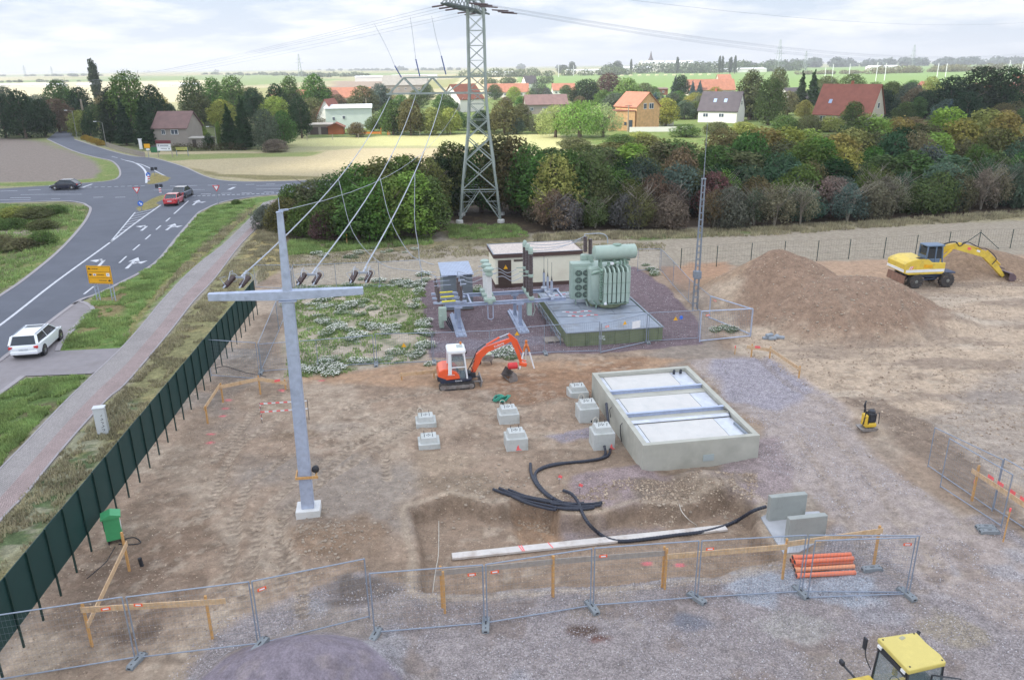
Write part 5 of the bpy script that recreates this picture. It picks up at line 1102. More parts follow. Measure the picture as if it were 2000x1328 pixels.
# ================================================================ BATTER BOARDS
def post3(m, p, h_, s=.07, drop=.15): m.box((p.x, p.y, p.z + h_ / 2 - drop / 2), (s, s, h_ + drop))
def batter(label, stakes, boards, group='wooden batter boards', cat='batter board', mw=None, paint_=()):
    """stakes: (px, py_base, py_top); boards: (stake i, stake j, z offset below the stake tops, over-run)"""
    S = []; base = None
    for px, pb, pt in stakes:
        p = GG(px, pb); S.append((p, min(max(HT(p, pt) - p.z, .3), 1.6)))
    o = S[0][0].copy(); t = thing('batter_board', label, cat, o, 0, group)
    for p, h_ in S: child(t, 'stake', WOODP, lambda m: post3(m, p - o, h_))
    for b in boards:
        (pa, ha), (pb, hb) = S[b[0]], S[b[1]]; z0, e0, e1 = b[2], b[3], b[4]
        a_ = pa - o + Vector((0, 0, ha - z0)); b_ = pb - o + Vector((0, 0, hb - (b[5] if len(b) > 5 else z0))); dd = (b_ - a_); dn = dd.normalized(); sd_ = Vector((dn.y, -dn.x, 0)).normalized() * .05
        bb = child(t, 'board', mw or WOOD, lambda m: m.beam(a_ - dn * e0 + sd_, b_ + dn * e1 + sd_, .03, .2))
    for i, j, u in paint_:
        (pa, ha), (pb, hb) = S[i], S[j]; c = (pa - o + Vector((0, 0, ha))).lerp(pb - o + Vector((0, 0, hb)), u); dn = (pb - pa).normalized(); sd_ = Vector((dn.y, -dn.x, 0)).normalized() * .068
        child(t, 'spray_mark', PINK, lambda m: m.beam(c + sd_ - dn * .15 - Vector((0, 0, .12)), c + sd_ + dn * .15 - Vector((0, 0, .12)), .006, .14))
    return t
batter('crossed boards on three stakes at the bottom left corner', [(180, 1262, 1210), (415, 1247, 1195), (253, 1115, 1081)], [(0, 1, .2, .05, .6), (0, 2, .75, .1, .15, .55)])
batter('long board on four stakes between the pit and the front fence', [(869, 1197, 1142), (1081, 1165, 1122), (1298, 1150, 1097), (1528, 1130, 1080), (1706, 1103, 1072)], [(2, 3, .28, .0, .0), (3, 4, .18, .0, .1)])
batter('weathered grey board on low stakes at the near edge of the pit', [(864, 1186, 1143), (1079, 1163, 1121), (1293, 1146, 1098)], [(0, 1, .22, .15, .0), (1, 2, .22, 0, 0)], mw=WOODG)
batter('corner board with a grey arm near the green fence', [(436, 786, 748), (509, 770, 733), (406, 827, 793), (558, 760, 741)], [(0, 1, .2, .1, 0), (1, 3, .2, 0, .1), (0, 2, .12, 0, .1)], paint_=((1, 3, .7),))
batter('corner board at the far edge of the purple gravel', [(1467, 697, 672), (1503, 700, 677), (1560, 738, 715)], [(0, 1, .2, .3, .0), (1, 2, .15, 0, .1)], paint_=((0, 1, .3),))
batter('long board sprayed with pink marks at the right edge', [(1898, 978, 945), (2010, 1060, 1030)], [(0, 1, .35, .25, .4, .3)], paint_=((0, 1, .25), (0, 1, .42), (0, 1, .62), (0, 1, .8)))
batter('short board lying left of the small orange digger', [(785, 742, 728), (848, 738, 722)], [(0, 1, .1, .1, .5)])
def peg(px, pb, pt, label, col=PINK, r=.025):
    p = GG(px, pb); h_ = min(HT(p, pt) - p.z, 1.4); t = thing('survey_peg', label, 'peg', p)
    child(t, 'stick', WOODP, lambda m: m.tube([(0, 0, -.1), (0, 0, h_)], r, 6)); child(t, 'painted_tip', col, lambda m: m.tube([(0, 0, h_ - .12), (0, 0, h_ + .02)], r * 1.35, 6))
peg(1959, 1058, 1022, 'wooden peg with a pink tip by the stacked fence feet'); peg(1435, 692, 676, 'pink tipped peg beside the corner board'); peg(1903, 945, 938, 'pink tipped peg at the long right-hand board')
peg(678, 478, 458, 'white marker post with a yellow cap by the bushes', mat('yellow_sign', srgb(240, 180, 40), .5), .05)
for (px, pb, pt, lb) in ((1092, 945, 932, 'pink and white ribbon on a wire near the black pipes'), (1132, 962, 948, 'pink ribbon standing on the pale gravel bank')):
    p = GG(px, pb); h_ = .45; t = thing('marker_flag', lb, 'marker flag', p); child(t, 'wire_stem', DARKM, lambda m: m.tube([(0, 0, 0), (0, 0, h_)], .008, 5)); child(t, 'ribbon', PINK, lambda m: m.box((.05, 0, h_ - .1), (.16, .02, .12), ry=.5)); child(t, 'ribbon', WHITE, lambda m: m.box((.03, .02, h_ - .2), (.12, .02, .06), ry=-.5))
# ---- red and white tape barrier
pa = [GG(512, 826), GG(604, 820)]; t = thing('tape_barrier', 'red and white tape stretched between two thin rods round a small hole', 'barrier', pa[0])
for p in pa: child(t, 'rod', DARKM, lambda m: m.tube([p - pa[0], p - pa[0] + Vector((0, 0, 1.1))], .015, 6))
child(t, 'tape', [PINK, WHITE], lambda m: [(setattr(m, 'mi', k % 2), m.beam(a_ + (b_ - a_) * (k / 12), a_ + (b_ - a_) * ((k + 1) / 12), .01, .07)) for z0, z1 in ((1.05, 1.05), (.6, .62)) for a_, b_ in ((Vector((0, 0, z0)), pa[1] - pa[0] + Vector((0, 0, z1))),) for k in range(12)])
child(t, 'loose_tape', [WHITE, PINK], lambda m: [(setattr(m, 'mi', k % 2), m.beam((.02 * math.sin(k * 2), 0, 1.05 - k * .12), (.02 * math.sin((k + 1) * 2), 0, .93 - k * .12), .01, .08, up=(0, 1, 0))) for k in range(7)])
# ================================================================ PIPES AND CABLES
def gpath(pts, zoff): return smoothline([GG(x, y) + Vector((0, 0, zoff if len(q) == 0 else q[0])) for x, y, *q in pts], 5)
def pipe(pts, r, label, name='corrugated_pipe', m=CABLE, cat='pipe', group=None, zoff=None):
    P = gpath(pts, zoff or r); c = []; rs = []
    # corrugation: alternate radius along the line
    for i in range(len(P) - 1):
        k = max(1, int((P[i + 1] - P[i]).length / .06))
        for j in range(k): c.append(P[i].lerp(P[i + 1], j / k)); rs.append(r if len(c) % 2 else r * .88)
    c.append(P[-1]); rs.append(r); o = MB().tube(c, rs, 8).build(name, m); return prop(o, label, cat, group)
BG = 'black corrugated pipes on the soil'
pipe([(1183, 830, 1.15), (1187, 850, .75), (1192, 872), (1186, 893), (1150, 902), (1110, 906), (1075, 912), (1050, 922), (1044, 938), (1055, 955), (1080, 975), (1100, 985)], .07, 'black pipe curving from the nearest footing to the pipe bundle', group=BG)
pipe([(1180, 882, .3), (1182, 890), (1165, 900), (1120, 905), (1085, 908), (1060, 915), (1046, 926), (1050, 945), (1068, 966), (1085, 980)], .065, 'black pipe running beside the one from the footing, inner of the two', group=BG)
pipe([(1036, 908), (1037, 925), (1045, 945), (1062, 965), (1080, 978)], .07, 'short black pipe with its open end up by the bend', group=BG)
for k, (x0, y0, x1, y1, s) in enumerate(((963, 958, 1176, 988, 0), (975, 957, 1174, 994, 4), (985, 964, 1160, 998, 5), (993, 960, 1140, 990, 2), (1000, 972, 1150, 996, 6))):
    pipe([(x0, y0), (x0 + 35, y0 + 12 + s * .5), (x0 + 80, y0 + 20 + s), (x1 - 60, y1 - 2), (x1 - 25, y1 - 1), (x1, y1 - 4)], .065, f'black pipe of the flat bundle, {["farthest","second farthest","middle","second nearest","nearest"][k]} of five', group=BG, zoff=.07 + .03 * (k % 2))
pipe([(1101, 962, .1), (1115, 972, .2), (1128, 985, .15), (1138, 1003, .0), (1150, 1025, .05), (1170, 1045, .08), (1190, 1056, .08), (1215, 1060, .08), (1260, 1056, .08), (1320, 1048, .08), (1370, 1042, .08), (1410, 1032, .08), (1440, 1020, .1), (1470, 1004, .15), (1494, 998, .2)], .075, 'long black pipe snaking from the bundle through the pit to the slabs', group=BG)
pipe([(857, 1018), (857, 1050), (856, 1085), (850, 1120), (845, 1158)], .018, 'thin pale cable hanging into the pit at its left wall', 'cable', mat('pale_cable', srgb(196, 188, 176), .7), 'cable')
pipe([(1326, 985), (1332, 1000), (1345, 1015), (1360, 1026)], .018, 'thin pale cable hanging down the far side of the pit', 'cable', MATS['pale_cable'], 'cable')
pipe([(420, 720), (440, 716), (480, 728), (520, 736)], .018, 'dark cable lying on the soil under the low fence panel', 'cable', BLACK, 'cable')
pipe([(236, 1055), (262, 1050), (275, 1060), (255, 1064), (232, 1063)], .02, 'dark cable looping on the soil beside the green box', 'cable', BLACK, 'cable')
pipe([(225, 1068), (215, 1085), (205, 1100), (170, 1130)], .015, 'thin dark cable trailing from the green box towards the fence', 'cable', BLACK, 'cable')
ORP = mat('orange_pipe', srgb(226, 126, 92), .5, 0, .08, 3); ORP2 = mat('orange_pipe_pale', srgb(222, 152, 112), .5, 0, .08, 3)
pos = [(1545, 1097, 1655, 1092, .08, 0), (1550, 1107, 1664, 1101, .08, 0), (1553, 1116, 1668, 1110, .08, 1), (1556, 1128, 1670, 1121, .08, 0), (1548, 1099, 1660, 1094, .24, 0), (1552, 1108, 1665, 1102, .24, 0)]
for k, (x0, y0, x1, y1, z, c) in enumerate(pos):
    a_ = GG(x0, y0); b_ = GG(x1, y1); a_.z = b_.z = (a_.z + b_.z) / 2 + z; dd = (b_ - a_).normalized()
    o = thing('drain_pipe', ['orange drain pipe in the bottom layer, farthest', 'orange drain pipe in the bottom layer, second farthest', 'paler orange drain pipe in the bottom layer', 'orange drain pipe in the bottom layer, nearest the fence', 'orange drain pipe on top of the pile, farther one', 'orange drain pipe on top of the pile, nearer one'][k], 'drain pipe', a_, 0, 'orange drain pipes beside the front fence')
    child(o, 'tube', ORP2 if c else ORP, lambda m: m.tube([(0, 0, 0), b_ - a_], .08, 12)); child(o, 'socket', ORP2 if c else ORP, lambda m: m.tube([dd * -.02, dd * .16], .095, 12)); child(o, 'opening', BLACK, lambda m: m.tube([dd * -.023, dd * -.019], .075, 12))
# ---- boxes and small things
GRB = mat('green_box', srgb(72, 158, 104), .45, 0, .06)
p = GG(226, 1056); t = thing('power_box', 'green site power box with a pitched lid and white notice by the green fence', 'power box', p, SA + .3)
child(t, 'case', GRB, lambda m: m.box((0, 0, .62), (.55, .42, .95), ch=.015)); child(t, 'lid', GRB, lambda m: m.prism([(-.34, 1.08), (.34, 1.08), (.34, 1.14), (0, 1.26), (-.34, 1.14)], -.27, .27, 'XZ'))
child(t, 'leg', DARKM, lambda m: m.box((-.22, 0, .07), (.04, .38, .16))); child(t, 'leg', DARKM, lambda m: m.box((.22, 0, .07), (.04, .38, .16)))
child(t, 'notice', WHITE, lambda m: m.box((.278, -.02, .7), (.006, .3, .34))); child(t, 'warning_sticker', mat('yellow_sign', srgb(240, 180, 40), .5), lambda m: m.box((.278, -.05, .98), (.006, .12, .1)))
p = G(203, 846); t = thing('cable_cabinet', 'white street cabinet with scrawled graffiti beside the footpath', 'cabinet', p, .25)
child(t, 'case', mat('cabinet_white', srgb(206, 210, 212), .6, 0, .04), lambda m: (m.box((0, 0, .68), (.5, .34, 1.36), ch=.01), m.box((0, 0, 1.39), (.56, .4, .06), ch=.01)))
child(t, 'graffiti', DARKM, lambda m: [m.beam((.06 + a_ * .07, -.173, .18 + b_ * .1), (.06 + c_ * .07, -.173, .18 + d_ * .1), .006, .022) for a_, b_, c_, d_ in ((0, 0, 1, 1), (1, 1, -1, 1), (-1, 2, 1, 2.6), (1, 2.6, 0, 3.4), (0, 4, 1, 4.5), (1, 4.5, -.5, 5), (-.6, 6, 1, 6.2), (1, 6.2, .2, 7), (0, 8, .8, 8.6))])
p = GG(278, 1105); t = thing('black_pipe_stub', 'short black pipe end sticking out of the soil near the crossed boards', 'pipe stub', p); child(t, 'stub', BLACK, lambda m: m.tube([(0, 0, -.1), (-.06, .02, .32)], .07, 10))
# kerb stones pile, small boulders, hose
GB_ = mat('grey_stone', srgb(150, 158, 166), .85, 0, .12)
for k, (px, py, dz, rz) in enumerate(((1497, 662, 0, .2), (1508, 663, 0, .1), (1502, 661, .16, .4), (1516, 659, 0, .9), (1524, 661, .0, -.3))):
    p = GG(px, py); o = MB().box((0, 0, .08 + dz), (.5, .22, .16), rz=rz, ch=.02).build('kerb_stone', GB_); o.location = p; prop(o, 'grey kerb stone in a loose heap below the soil piles', 'kerb stone', 'grey kerb stones in a loose heap')
GRH = mat('green_hose', srgb(60, 150, 128), .5, 0, .3, 20)
p = GG(978, 785); t = thing('hose_heap', 'tangled dark green hose lying behind the middle footings', 'hose', p)
rr = random.Random(2)
child(t, 'coil', GRH, lambda m: [m.tube([(.28 * math.cos(q + k) * (1 + .3 * math.sin(k * 3)) + (.18 if k > 2 else -.1), .12 * math.sin(q + k), .22 + .14 * math.sin(q * 1.5 + k)) for q in np.linspace(0, 6.0, 12)], .05, 6) for k in range(5)])
child(t, 'dark_handle', BLACK, lambda m: [m.tube([(-.2, 0, .15), (.1, -.12, .02), (.12, -.3, .02)], .04, 6), m.tube([(-.45, 0, .1), (-.2, .05, .3)], .04, 6)])
# surveying tripod with level
p = GG(1028, 716); t = thing('surveying_tripod', 'surveying tripod with white legs and an orange level head', 'tripod', p)
for q in (-.6, 1.6, 3.9): child(t, 'leg', WHITE, lambda m: (m.beam((.08 * math.cos(q), .08 * math.sin(q), 1.35), (.55 * math.cos(q), .55 * math.sin(q), 0), .05, .07)))
child(t, 'head', mat('tripod_orange', srgb(214, 120, 50), .5), lambda m: (m.lathe((0, 0, 1.3), [(.12, 0), (.12, .08), (.07, .12)], 12), m.box((0, 0, 1.55), (.14, .2, .16), ch=.02)))
child(t, 'grip', mat('tripod_orange', srgb(214, 120, 50), .5), lambda m: [m.beam((.1 * math.cos(q), .1 * math.sin(q), 1.32), (.22 * math.cos(q), .22 * math.sin(q), .98), .065, .09) for q in (-.6, 1.6, 3.9)])
# loose stones on the soil
rr = random.Random(11); STN = mat('loose_stone', srgb(158, 144, 128), .9, 0, .25, 3); mb = MB()
def rock(m, c, s):
    bm = bmesh.new(); bmesh.ops.create_icosphere(bm, subdivisions=1, radius=1)
    V = [(c[0] + v.co.x * s * rr.uniform(.7, 1.2), c[1] + v.co.y * s * rr.uniform(.7, 1.2), c[2] + v.co.z * s * rr.uniform(.45, .8)) for v in bm.verts]; F = [[v.index for v in f_.verts] for f_ in bm.faces]; bm.free(); m.add(V, F)
def rocks(cx, cy, sx, sy, n, s0, s1):
    xs = []; 
    for _ in range(n): q_ = G(rr.gauss(cx, sx), rr.gauss(cy, sy)); xs.append(q_)
    zz = terrain(np.array([q_.x for q_ in xs]), np.array([q_.y for q_ in xs]))
    for q_, z in zip(xs, zz): s = (s0 + (s1 - s0) * rr.random() ** 4) * .75; rock(mb, (q_.x, q_.y, float(z) + s * .2), s)
for a_ in ((930, 960, 50, 22, 420, .02, .13), (640, 1050, 50, 18, 380, .02, .11), (1000, 900, 130, 40, 160, .015, .06), (1640, 640, 90, 22, 420, .03, .16), (1350, 980, 60, 14, 260, .02, .12), (250, 1100, 110, 70, 420, .015, .06), (1110, 805, 40, 14, 120, .02, .08), (1900, 556, 60, 5, 160, .04, .12), (500, 850, 120, 90, 240, .015, .05), (1500, 700, 200, 40, 200, .02, .07), (1750, 850, 90, 60, 200, .02, .08), (1150, 1240, 320, 45, 900, .012, .035), (600, 1180, 130, 30, 350, .012, .035), (1700, 1080, 160, 60, 400, .012, .04)): rocks(*a_)
o = mb.build('loose_stones', STN, fixn=False); prop(o, 'loose stones and clods scattered over the soil', 'stones', kind='stuff')

# crushed stone chips and soil crumbs
def chip_mat(name, cols):
    m = bpy.data.materials.new(name); m.use_nodes = True; t = m.node_tree; b = t.nodes['Principled BSDF']; b.inputs['Roughness'].default_value = .95
    g = t.nodes.new('ShaderNodeNewGeometry'); r = t.nodes.new('ShaderNodeValToRGB'); r.color_ramp.elements[0].color = cols[0]; r.color_ramp.elements[1].color = cols[-1]
    e = r.color_ramp.elements.new(.6); e.color = cols[1]; t.links.new(g.outputs['Random Per Island'], r.inputs[0]); t.links.new(r.outputs[0], b.inputs['Base Color']); return m
def chips(name, label, areas, m, seed):
    rg = np.random.default_rng(seed); XY = []; S = []
    for poly, n, s0, s1 in areas:
        w_ = W2(poly); a_ = np.array(w_); lo = a_.min(0); hi = a_.max(0); x = rg.uniform(lo[0], hi[0], n * 4); y = rg.uniform(lo[1], hi[1], n * 4)
        k = (sdist(x, y, w_) + (fbm(x, y, 1.5, 3, 7) - .5) * 1.2 > 0) & (fbm(x, y, .9, 3, 33) > .40) & (np.hypot(x - G(575, 1345).x, y - G(575, 1345).y) > 2.6); x = x[k][:n]; y = y[k][:n]; XY.append(np.stack([x, y], 1)); S.append(s0 + (s1 - s0) * rg.random(len(x)) ** 3)
    P = np.concatenate(XY); s = np.concatenate(S)[:, None]; n = len(P); z = terrain(P[:, 0], P[:, 1]); Cn = np.column_stack([P, z + s[:, 0] * .15])
    B = np.array([(1, 0, 0), (-.5, .87, 0), (-.5, -.87, 0), (0, 0, .8)]); V = np.empty((n, 4, 3)); an = rg.uniform(0, 6.28, n)
    for k in range(4):
        c, s_ = np.cos(an), np.sin(an); q = B[k] + rg.uniform(-.3, .3, (n, 3)); V[:, k, 0] = Cn[:, 0] + s[:, 0] * (q[:, 0] * c - q[:, 1] * s_); V[:, k, 1] = Cn[:, 1] + s[:, 0] * (q[:, 0] * s_ + q[:, 1] * c); V[:, k, 2] = Cn[:, 2] + s[:, 0] * q[:, 2]
    F = (np.arange(n)[:, None, None] * 4 + np.array([(0, 1, 3), (1, 2, 3), (2, 0, 3)])).reshape(-1)
    me_ = bpy.data.meshes.new(name); me_.vertices.add(4 * n); me_.vertices.foreach_set('co', V.ravel()); me_.loops.add(9 * n); me_.loops.foreach_set('vertex_index', F); me_.polygons.add(3 * n); me_.polygons.foreach_set('loop_start', np.arange(0, 9 * n, 3)); me_.update(calc_edges=True); me_.materials.append(m)
    o = bpy.data.objects.new(name, me_); C.objects.link(o); prop(o, label, 'gravel', kind='stuff')
chips('gravel_chips', 'crushed purple grey stone scattered in front of the pit', [([(380, 1260), (470, 1205), (560, 1165), (720, 1125), (850, 1165), (1100, 1150), (1400, 1125), (1560, 1100), (1660, 1030), (1900, 1020), (2200, 1100), (2200, 1420), (250, 1420)], 46000, .008, .034), ([(1340, 705), (1500, 700), (1620, 775), (1700, 880), (1800, 960), (1650, 1010), (1500, 930), (1480, 840)], 9000, .012, .04), ([(815, 560), (1240, 525), (1300, 560), (1365, 670), (1180, 688), (838, 700)], 14000, .012, .04)], chip_mat('chips', (srgb(118, 110, 114), srgb(168, 160, 162), srgb(214, 210, 212))), 5)
chips('soil_crumbs', 'brown soil crumbs and clods scattered over the yard', [([(0, 1210), (150, 1015), (330, 795), (480, 620), (560, 740), (860, 770), (1150, 760), (1200, 930), (1000, 975), (830, 985), (840, 1150), (560, 1165), (430, 1230), (60, 1330)], 15000, .01, .05), ([(1370, 560), (2100, 545), (2200, 1000), (1800, 880), (1450, 690)], 14000, .02, .08), ([(810, 995), (1470, 990), (1540, 1100), (850, 1150)], 4000, .01, .04), ([(1000, 975), (1480, 930), (1480, 985), (1090, 1005)], 5000, .012, .07)], chip_mat('crumbs', (srgb(128, 110, 94), srgb(170, 150, 130), srgb(200, 182, 160))), 6)
# ================================================================ MACHINES
OR_ = mat('digger_orange', srgb(238, 96, 52), .35, 0, .04, 3, coat=.3); WHC = mat('cab_white', srgb(238, 240, 242), .35, 0, .02); NAVY = mat('digger_navy', srgb(48, 54, 72), .5, 0, .08)
STL = mat('worn_steel', srgb(150, 146, 144), .5, .4, .2, 5, dirt=srgb(110, 96, 84), dscale=4); CHROME = mat('chrome_rod', srgb(200, 204, 210), .2, .9, .02)
YEL = mat('machine_yellow', srgb(226, 196, 78), .45, 0, .05, 2, dirt=srgb(176, 152, 84), dscale=2.5, dlo=.5, dhi=.72); YELD = mat('machine_yellow_arm', srgb(224, 186, 60), .5, 0, .1, 3, dirt=srgb(120, 96, 50), dscale=3, dlo=.58)
CABB = mat('cab_blue', srgb(96, 116, 140), .45, 0, .05); GLZ = mat('window_glass', srgb(120, 140, 146), .05, 0, .02, alpha=.35, spec=.8)
RUST = mat('rusty_plate', srgb(140, 108, 92), .8, .1, .25, 4); PURM = mat('bucket_purple', srgb(110, 92, 98), .6, .3, .2, 4)
def boxarm(m, P, W_, H_):
    """box-section arm through points in the xz plane; W_ along y, H_ heights per point"""
    n = len(P); V = []
    for i, p in enumerate(P):
        p = Vector(p); a_ = Vector(P[max(i - 1, 0)]); b_ = Vector(P[min(i + 1, n - 1)]); d = (b_ - a_).normalized(); nrm = Vector((-d.z, 0, d.x))
        w_ = W_[i] if isinstance(W_, (list, tuple)) else W_
        for s, t_ in ((-1, -1), (1, -1), (1, 1), (-1, 1)): V.append(p + Vector((0, s * w_ / 2, 0)) + nrm * t_ * H_[i] / 2)
    F = [(0, 1, 2, 3), tuple((n - 1) * 4 + k for k in (3, 2, 1, 0))] + [(i * 4 + k, i * 4 + (k + 1) % 4, (i + 1) * 4 + (k + 1) % 4, (i + 1) * 4 + k) for i in range(n - 1) for k in range(4)]
    m.add(V, F)
def track(m, cx, y, L_, h_, w_, n=28):
    r_ = h_ / 2; pts = []
    for k in range(n): 
        a = 2 * math.pi * k / n; x = (L_ / 2 - r_) * (1 if math.cos(a) > 0 else -1) + r_ * math.cos(a); pts.append((cx + x, r_ + r_ * math.sin(a)))
    m.prism(pts, y - w_ / 2, y + w_ / 2, 'XZ')
def bucket(m, c, w_, s=1.0, ang=0.0):
    pts = [(0, 0), (.28, -.05), (.5, -.28), (.5, -.52), (.2, -.62), (-.02, -.5)]; outer = [(x * s, z * s) for x, z in pts]
    n = len(outer); R_ = Matrix.Translation(c) @ Matrix.Rotation(ang, 4, 'Y'); old = m.M; m.M = R_
    V = [(x, -w_ / 2, z) for x, z in outer] + [(x, w_ / 2, z) for x, z in outer]
    m.add(V, [(i, i + 1, i + 1 + n, i + n) for i in range(n - 1)]); m.add(V[:n], [tuple(range(n))]); m.add(V[n:], [tuple(range(n))])
    inn = [(x * .9 + .01, z * .9 - .02) for x, z in outer]; V = [(x, -w_ / 2 + .02, z) for x, z in inn] + [(x, w_ / 2 - .02, z) for x, z in inn]
    m.add(V, [(i + n, i + 1 + n, i + 1, i) for i in range(n - 1)]); m.add(V[:n], [tuple(range(n))[::-1]]); m.add(V[n:], [tuple(range(n))[::-1]])
    for k in range(4): m.box((outer[-1][0] - .03, -w_ / 2 + .06 + k * (w_ - .12) / 3, outer[-1][1] - .0), (.1, .05, .03))
    m.M = old
# ---- small orange tracked digger
p = GG(905, 762); md = thing('mini_excavator', 'small orange tracked digger with a white cab and its arm stretched out', 'excavator', (p.x - .45, p.y + .75, p.z), R(9)); md.scale = (1, 1, .95)
for s, lab in ((-1, 0), (1, 0)):
    tk = child(md, 'track', RUBBER, lambda m: (track(m, 0, s * .62, 2.0, .44, .3), [m.box((x, s * .62, .445), (.05, .31, .03)) for x in np.arange(-.8, .85, .13)], [m.box((x, s * .62, .0), (.05, .31, .03)) for x in np.arange(-.8, .85, .13)]))
    child(tk, 'roller_frame', STL, lambda m: (m.box((0, s * .775, .22), (1.3, .04, .2)), m.lathe((-.78, s * .775, .22), [(.16, -.02), (.16, .02)], 14, 'Y'), m.lathe((.78, s * .775, .22), [(.15, -.02), (.15, .02)], 14, 'Y')))
child(md, 'undercarriage', NAVY, lambda m: m.box((0, 0, .38), (1.0, .9, .25)))
def f(m):     # rounded rear body
    prof = [(-.98, .62), (-1.02, .9), (-.95, 1.2), (-.7, 1.32), (-.35, 1.3), (0.0, 1.15), (.16, .9), (.2, .68)]
    m.prism(prof, -.7, .7, 'XZ')
child(md, 'body', OR_, f, bevel=.06)
child(md, 'lower_body', NAVY, lambda m: m.prism([(-1.0, .66), (-1.03, .9), (-.62, .72), (-.5, .62), (.85, .62), (.8, .5), (-.85, .42)], -.71, .71, 'XZ'), bevel=.03)
cx0, cx1, cy0, cy1, cz0, cz1 = -.42, .58, -.68, .32, .66, 2.42
def f(m):
    for x, y, x2 in ((cx0, cy0, cx0 + .04), (cx0, cy1, cx0 + .04), (cx1, cy0, cx1 - .14), (cx1, cy1, cx1 - .14)): m.beam((x, y, cz0 + .3 if x < 0 else cz0), (x2, y, cz1 - .2), .08 if x > 0 else .16, .08)
    m.box(((cx0 + cx1) / 2 - .04, (cy0 + cy1) / 2, cz1 - .1), (cx1 - cx0 + .02, cy1 - cy0 + .1, .3), ch=.08)
    for y in (cy0, cy1): m.beam((cx0, y, 1.38), (cx1 - .02, y, 1.38), .06); m.box((cx0 + .1, y, 1.6), (.14, .05, 1.3))
cab = child(md, 'cab', WHC, f, bevel=.015)
child(md, 'cab_window', GLZ, lambda m: (m.box((.1, cy0, 1.72), (.74, .01, .66)), m.box((.12, cy0, 1.02), (.74, .01, .62)), m.box((.1, cy1, 1.72), (.74, .01, .66)), m.box((cx1 - .06, (cy0 + cy1) / 2, 1.5), (.01, .85, 1.4), ry=-.07)))
child(cab, 'roof_hatch', mat('hatch_grey', srgb(168, 178, 176), .4), lambda m: m.box((.25, -.18, cz1 + .055), (.34, .5, .012)))
child(md, 'seat', BLACK, lambda m: (m.box((-.05, -.18, 1.05), (.42, .45, .14), ch=.03), m.box((-.26, -.18, 1.38), (.12, .42, .6), ch=.03), m.tube([(.25, -.3, .9), (.22, -.3, 1.3)], .02, 6)))
child(md, 'work_light', BLACK, lambda m: m.box((cx1 - .02, -.5, 2.2), (.1, .14, .12))); child(md, 'work_light', BLACK, lambda m: m.box((cx1 - .02, .15, 2.26), (.1, .14, .12)))
child(md, 'beacon', mat('amber', srgb(200, 120, 40), .3), lambda m: m.lathe((.35, .18, cz1 + .05), [(.06, 0), (.06, .12), (.03, .15)], 10))
A0 = (.95, 0, .72); A1 = (1.35, 0, 1.75); A2 = (1.75, 0, 2.1); A3 = (3.15, 0, 2.62)
child(md, 'boom', OR_, lambda m: boxarm(m, [A0, (1.15, 0, 1.2), A1, A2, A3], [.22, .2, .2, .18, .16], [.22, .3, .4, .36, .2]))
child(md, 'dipper', OR_, lambda m: (boxarm(m, [(3.0, 0, 2.95), (3.24, 0, 2.62), (3.5, 0, 1.85), (3.68, 0, 1.15)], .16, [.12, .3, .22, .14])))
cy_ = child(md, 'boom_cylinder', OR_, lambda m: m.tube([(1.05, 0, .75), (1.42, 0, 1.6)], .06, 8)); child(md, 'dipper_cylinder', OR_, lambda m: m.tube([(1.75, 0, 2.36), (2.5, 0, 2.78)], .06, 8))
child(md, 'cylinder_rod', CHROME, lambda m: m.tube([(2.5, 0, 2.78), (3.02, 0, 2.98)], .03, 8)); child(md, 'bucket_cylinder', OR_, lambda m: (m.tube([(3.42, 0, 2.6), (3.74, 0, 1.75)], .05, 8)))
child(md, 'swing_post', DARKM, lambda m: (m.box((.9, 0, .62), (.4, .5, .34), ch=.04), m.tube([(.7, .2, .8), (1.0, .2, 1.4), (1.3, .15, 2.1), (1.75, .12, 2.4)], .025, 6)))
child(md, 'quick_coupler', OR_, lambda m: (m.box((3.8, 0, 1.02), (.42, .26, .22), ry=.3, ch=.03), m.tube([(3.6, 0, 1.35), (3.98, 0, 1.2)], .04, 6)))
child(md, 'tool_motor', mat('red_motor', srgb(214, 56, 60), .4), lambda m: m.lathe((3.22, -.1, 1.0), [(.1, -.3), (.2, -.26), (.2, .22), (.1, .26)], 14, 'X'))
child(md, 'dozer_blade', STL, lambda m: (m.box((1.35, 0, .26), (.06, 1.5, .36), ry=.25), m.beam((.7, -.35, .35), (1.32, -.4, .28), .08), m.beam((.7, .35, .35), (1.32, .4, .28), .08)))
child(md, 'hose', BLACK, lambda m: (m.tube([(.75, -.25, .7), (.95, -.35, 1.0), (.8, -.3, 1.25), (1.05, -.12, 1.5)], .025, 6)))
rx90 = Matrix.Rotation(R(90), 3, 'X')
text_obj('lettering', 'Kubota', .2, md, Vector((2.45, -.1, 2.36)), Matrix.Rotation(-R(21), 3, 'Y') @ rx90, WHITE)
text_obj('lettering', 'Kubota', .13, md, Vector((-.3, -.765, .98)), rx90, WHITE)
text_obj('lettering', 'Kubota', .13, md, Vector((.1, -.715, .56)), rx90, WHITE)
p = GG(1003, 742); o = thing('digger_bucket', 'loose grey digging bucket lying under the arm of the small digger', 'bucket', (p.x, p.y + .25, p.z), R(25))
child(o, 'shell', STL, lambda m: bucket(m, (-.25, 0, .62), 1.0, 1.05, .55)); child(o, 'bracket', STL, lambda m: m.box((.15, 0, .66), (.3, .3, .1), ry=.5))
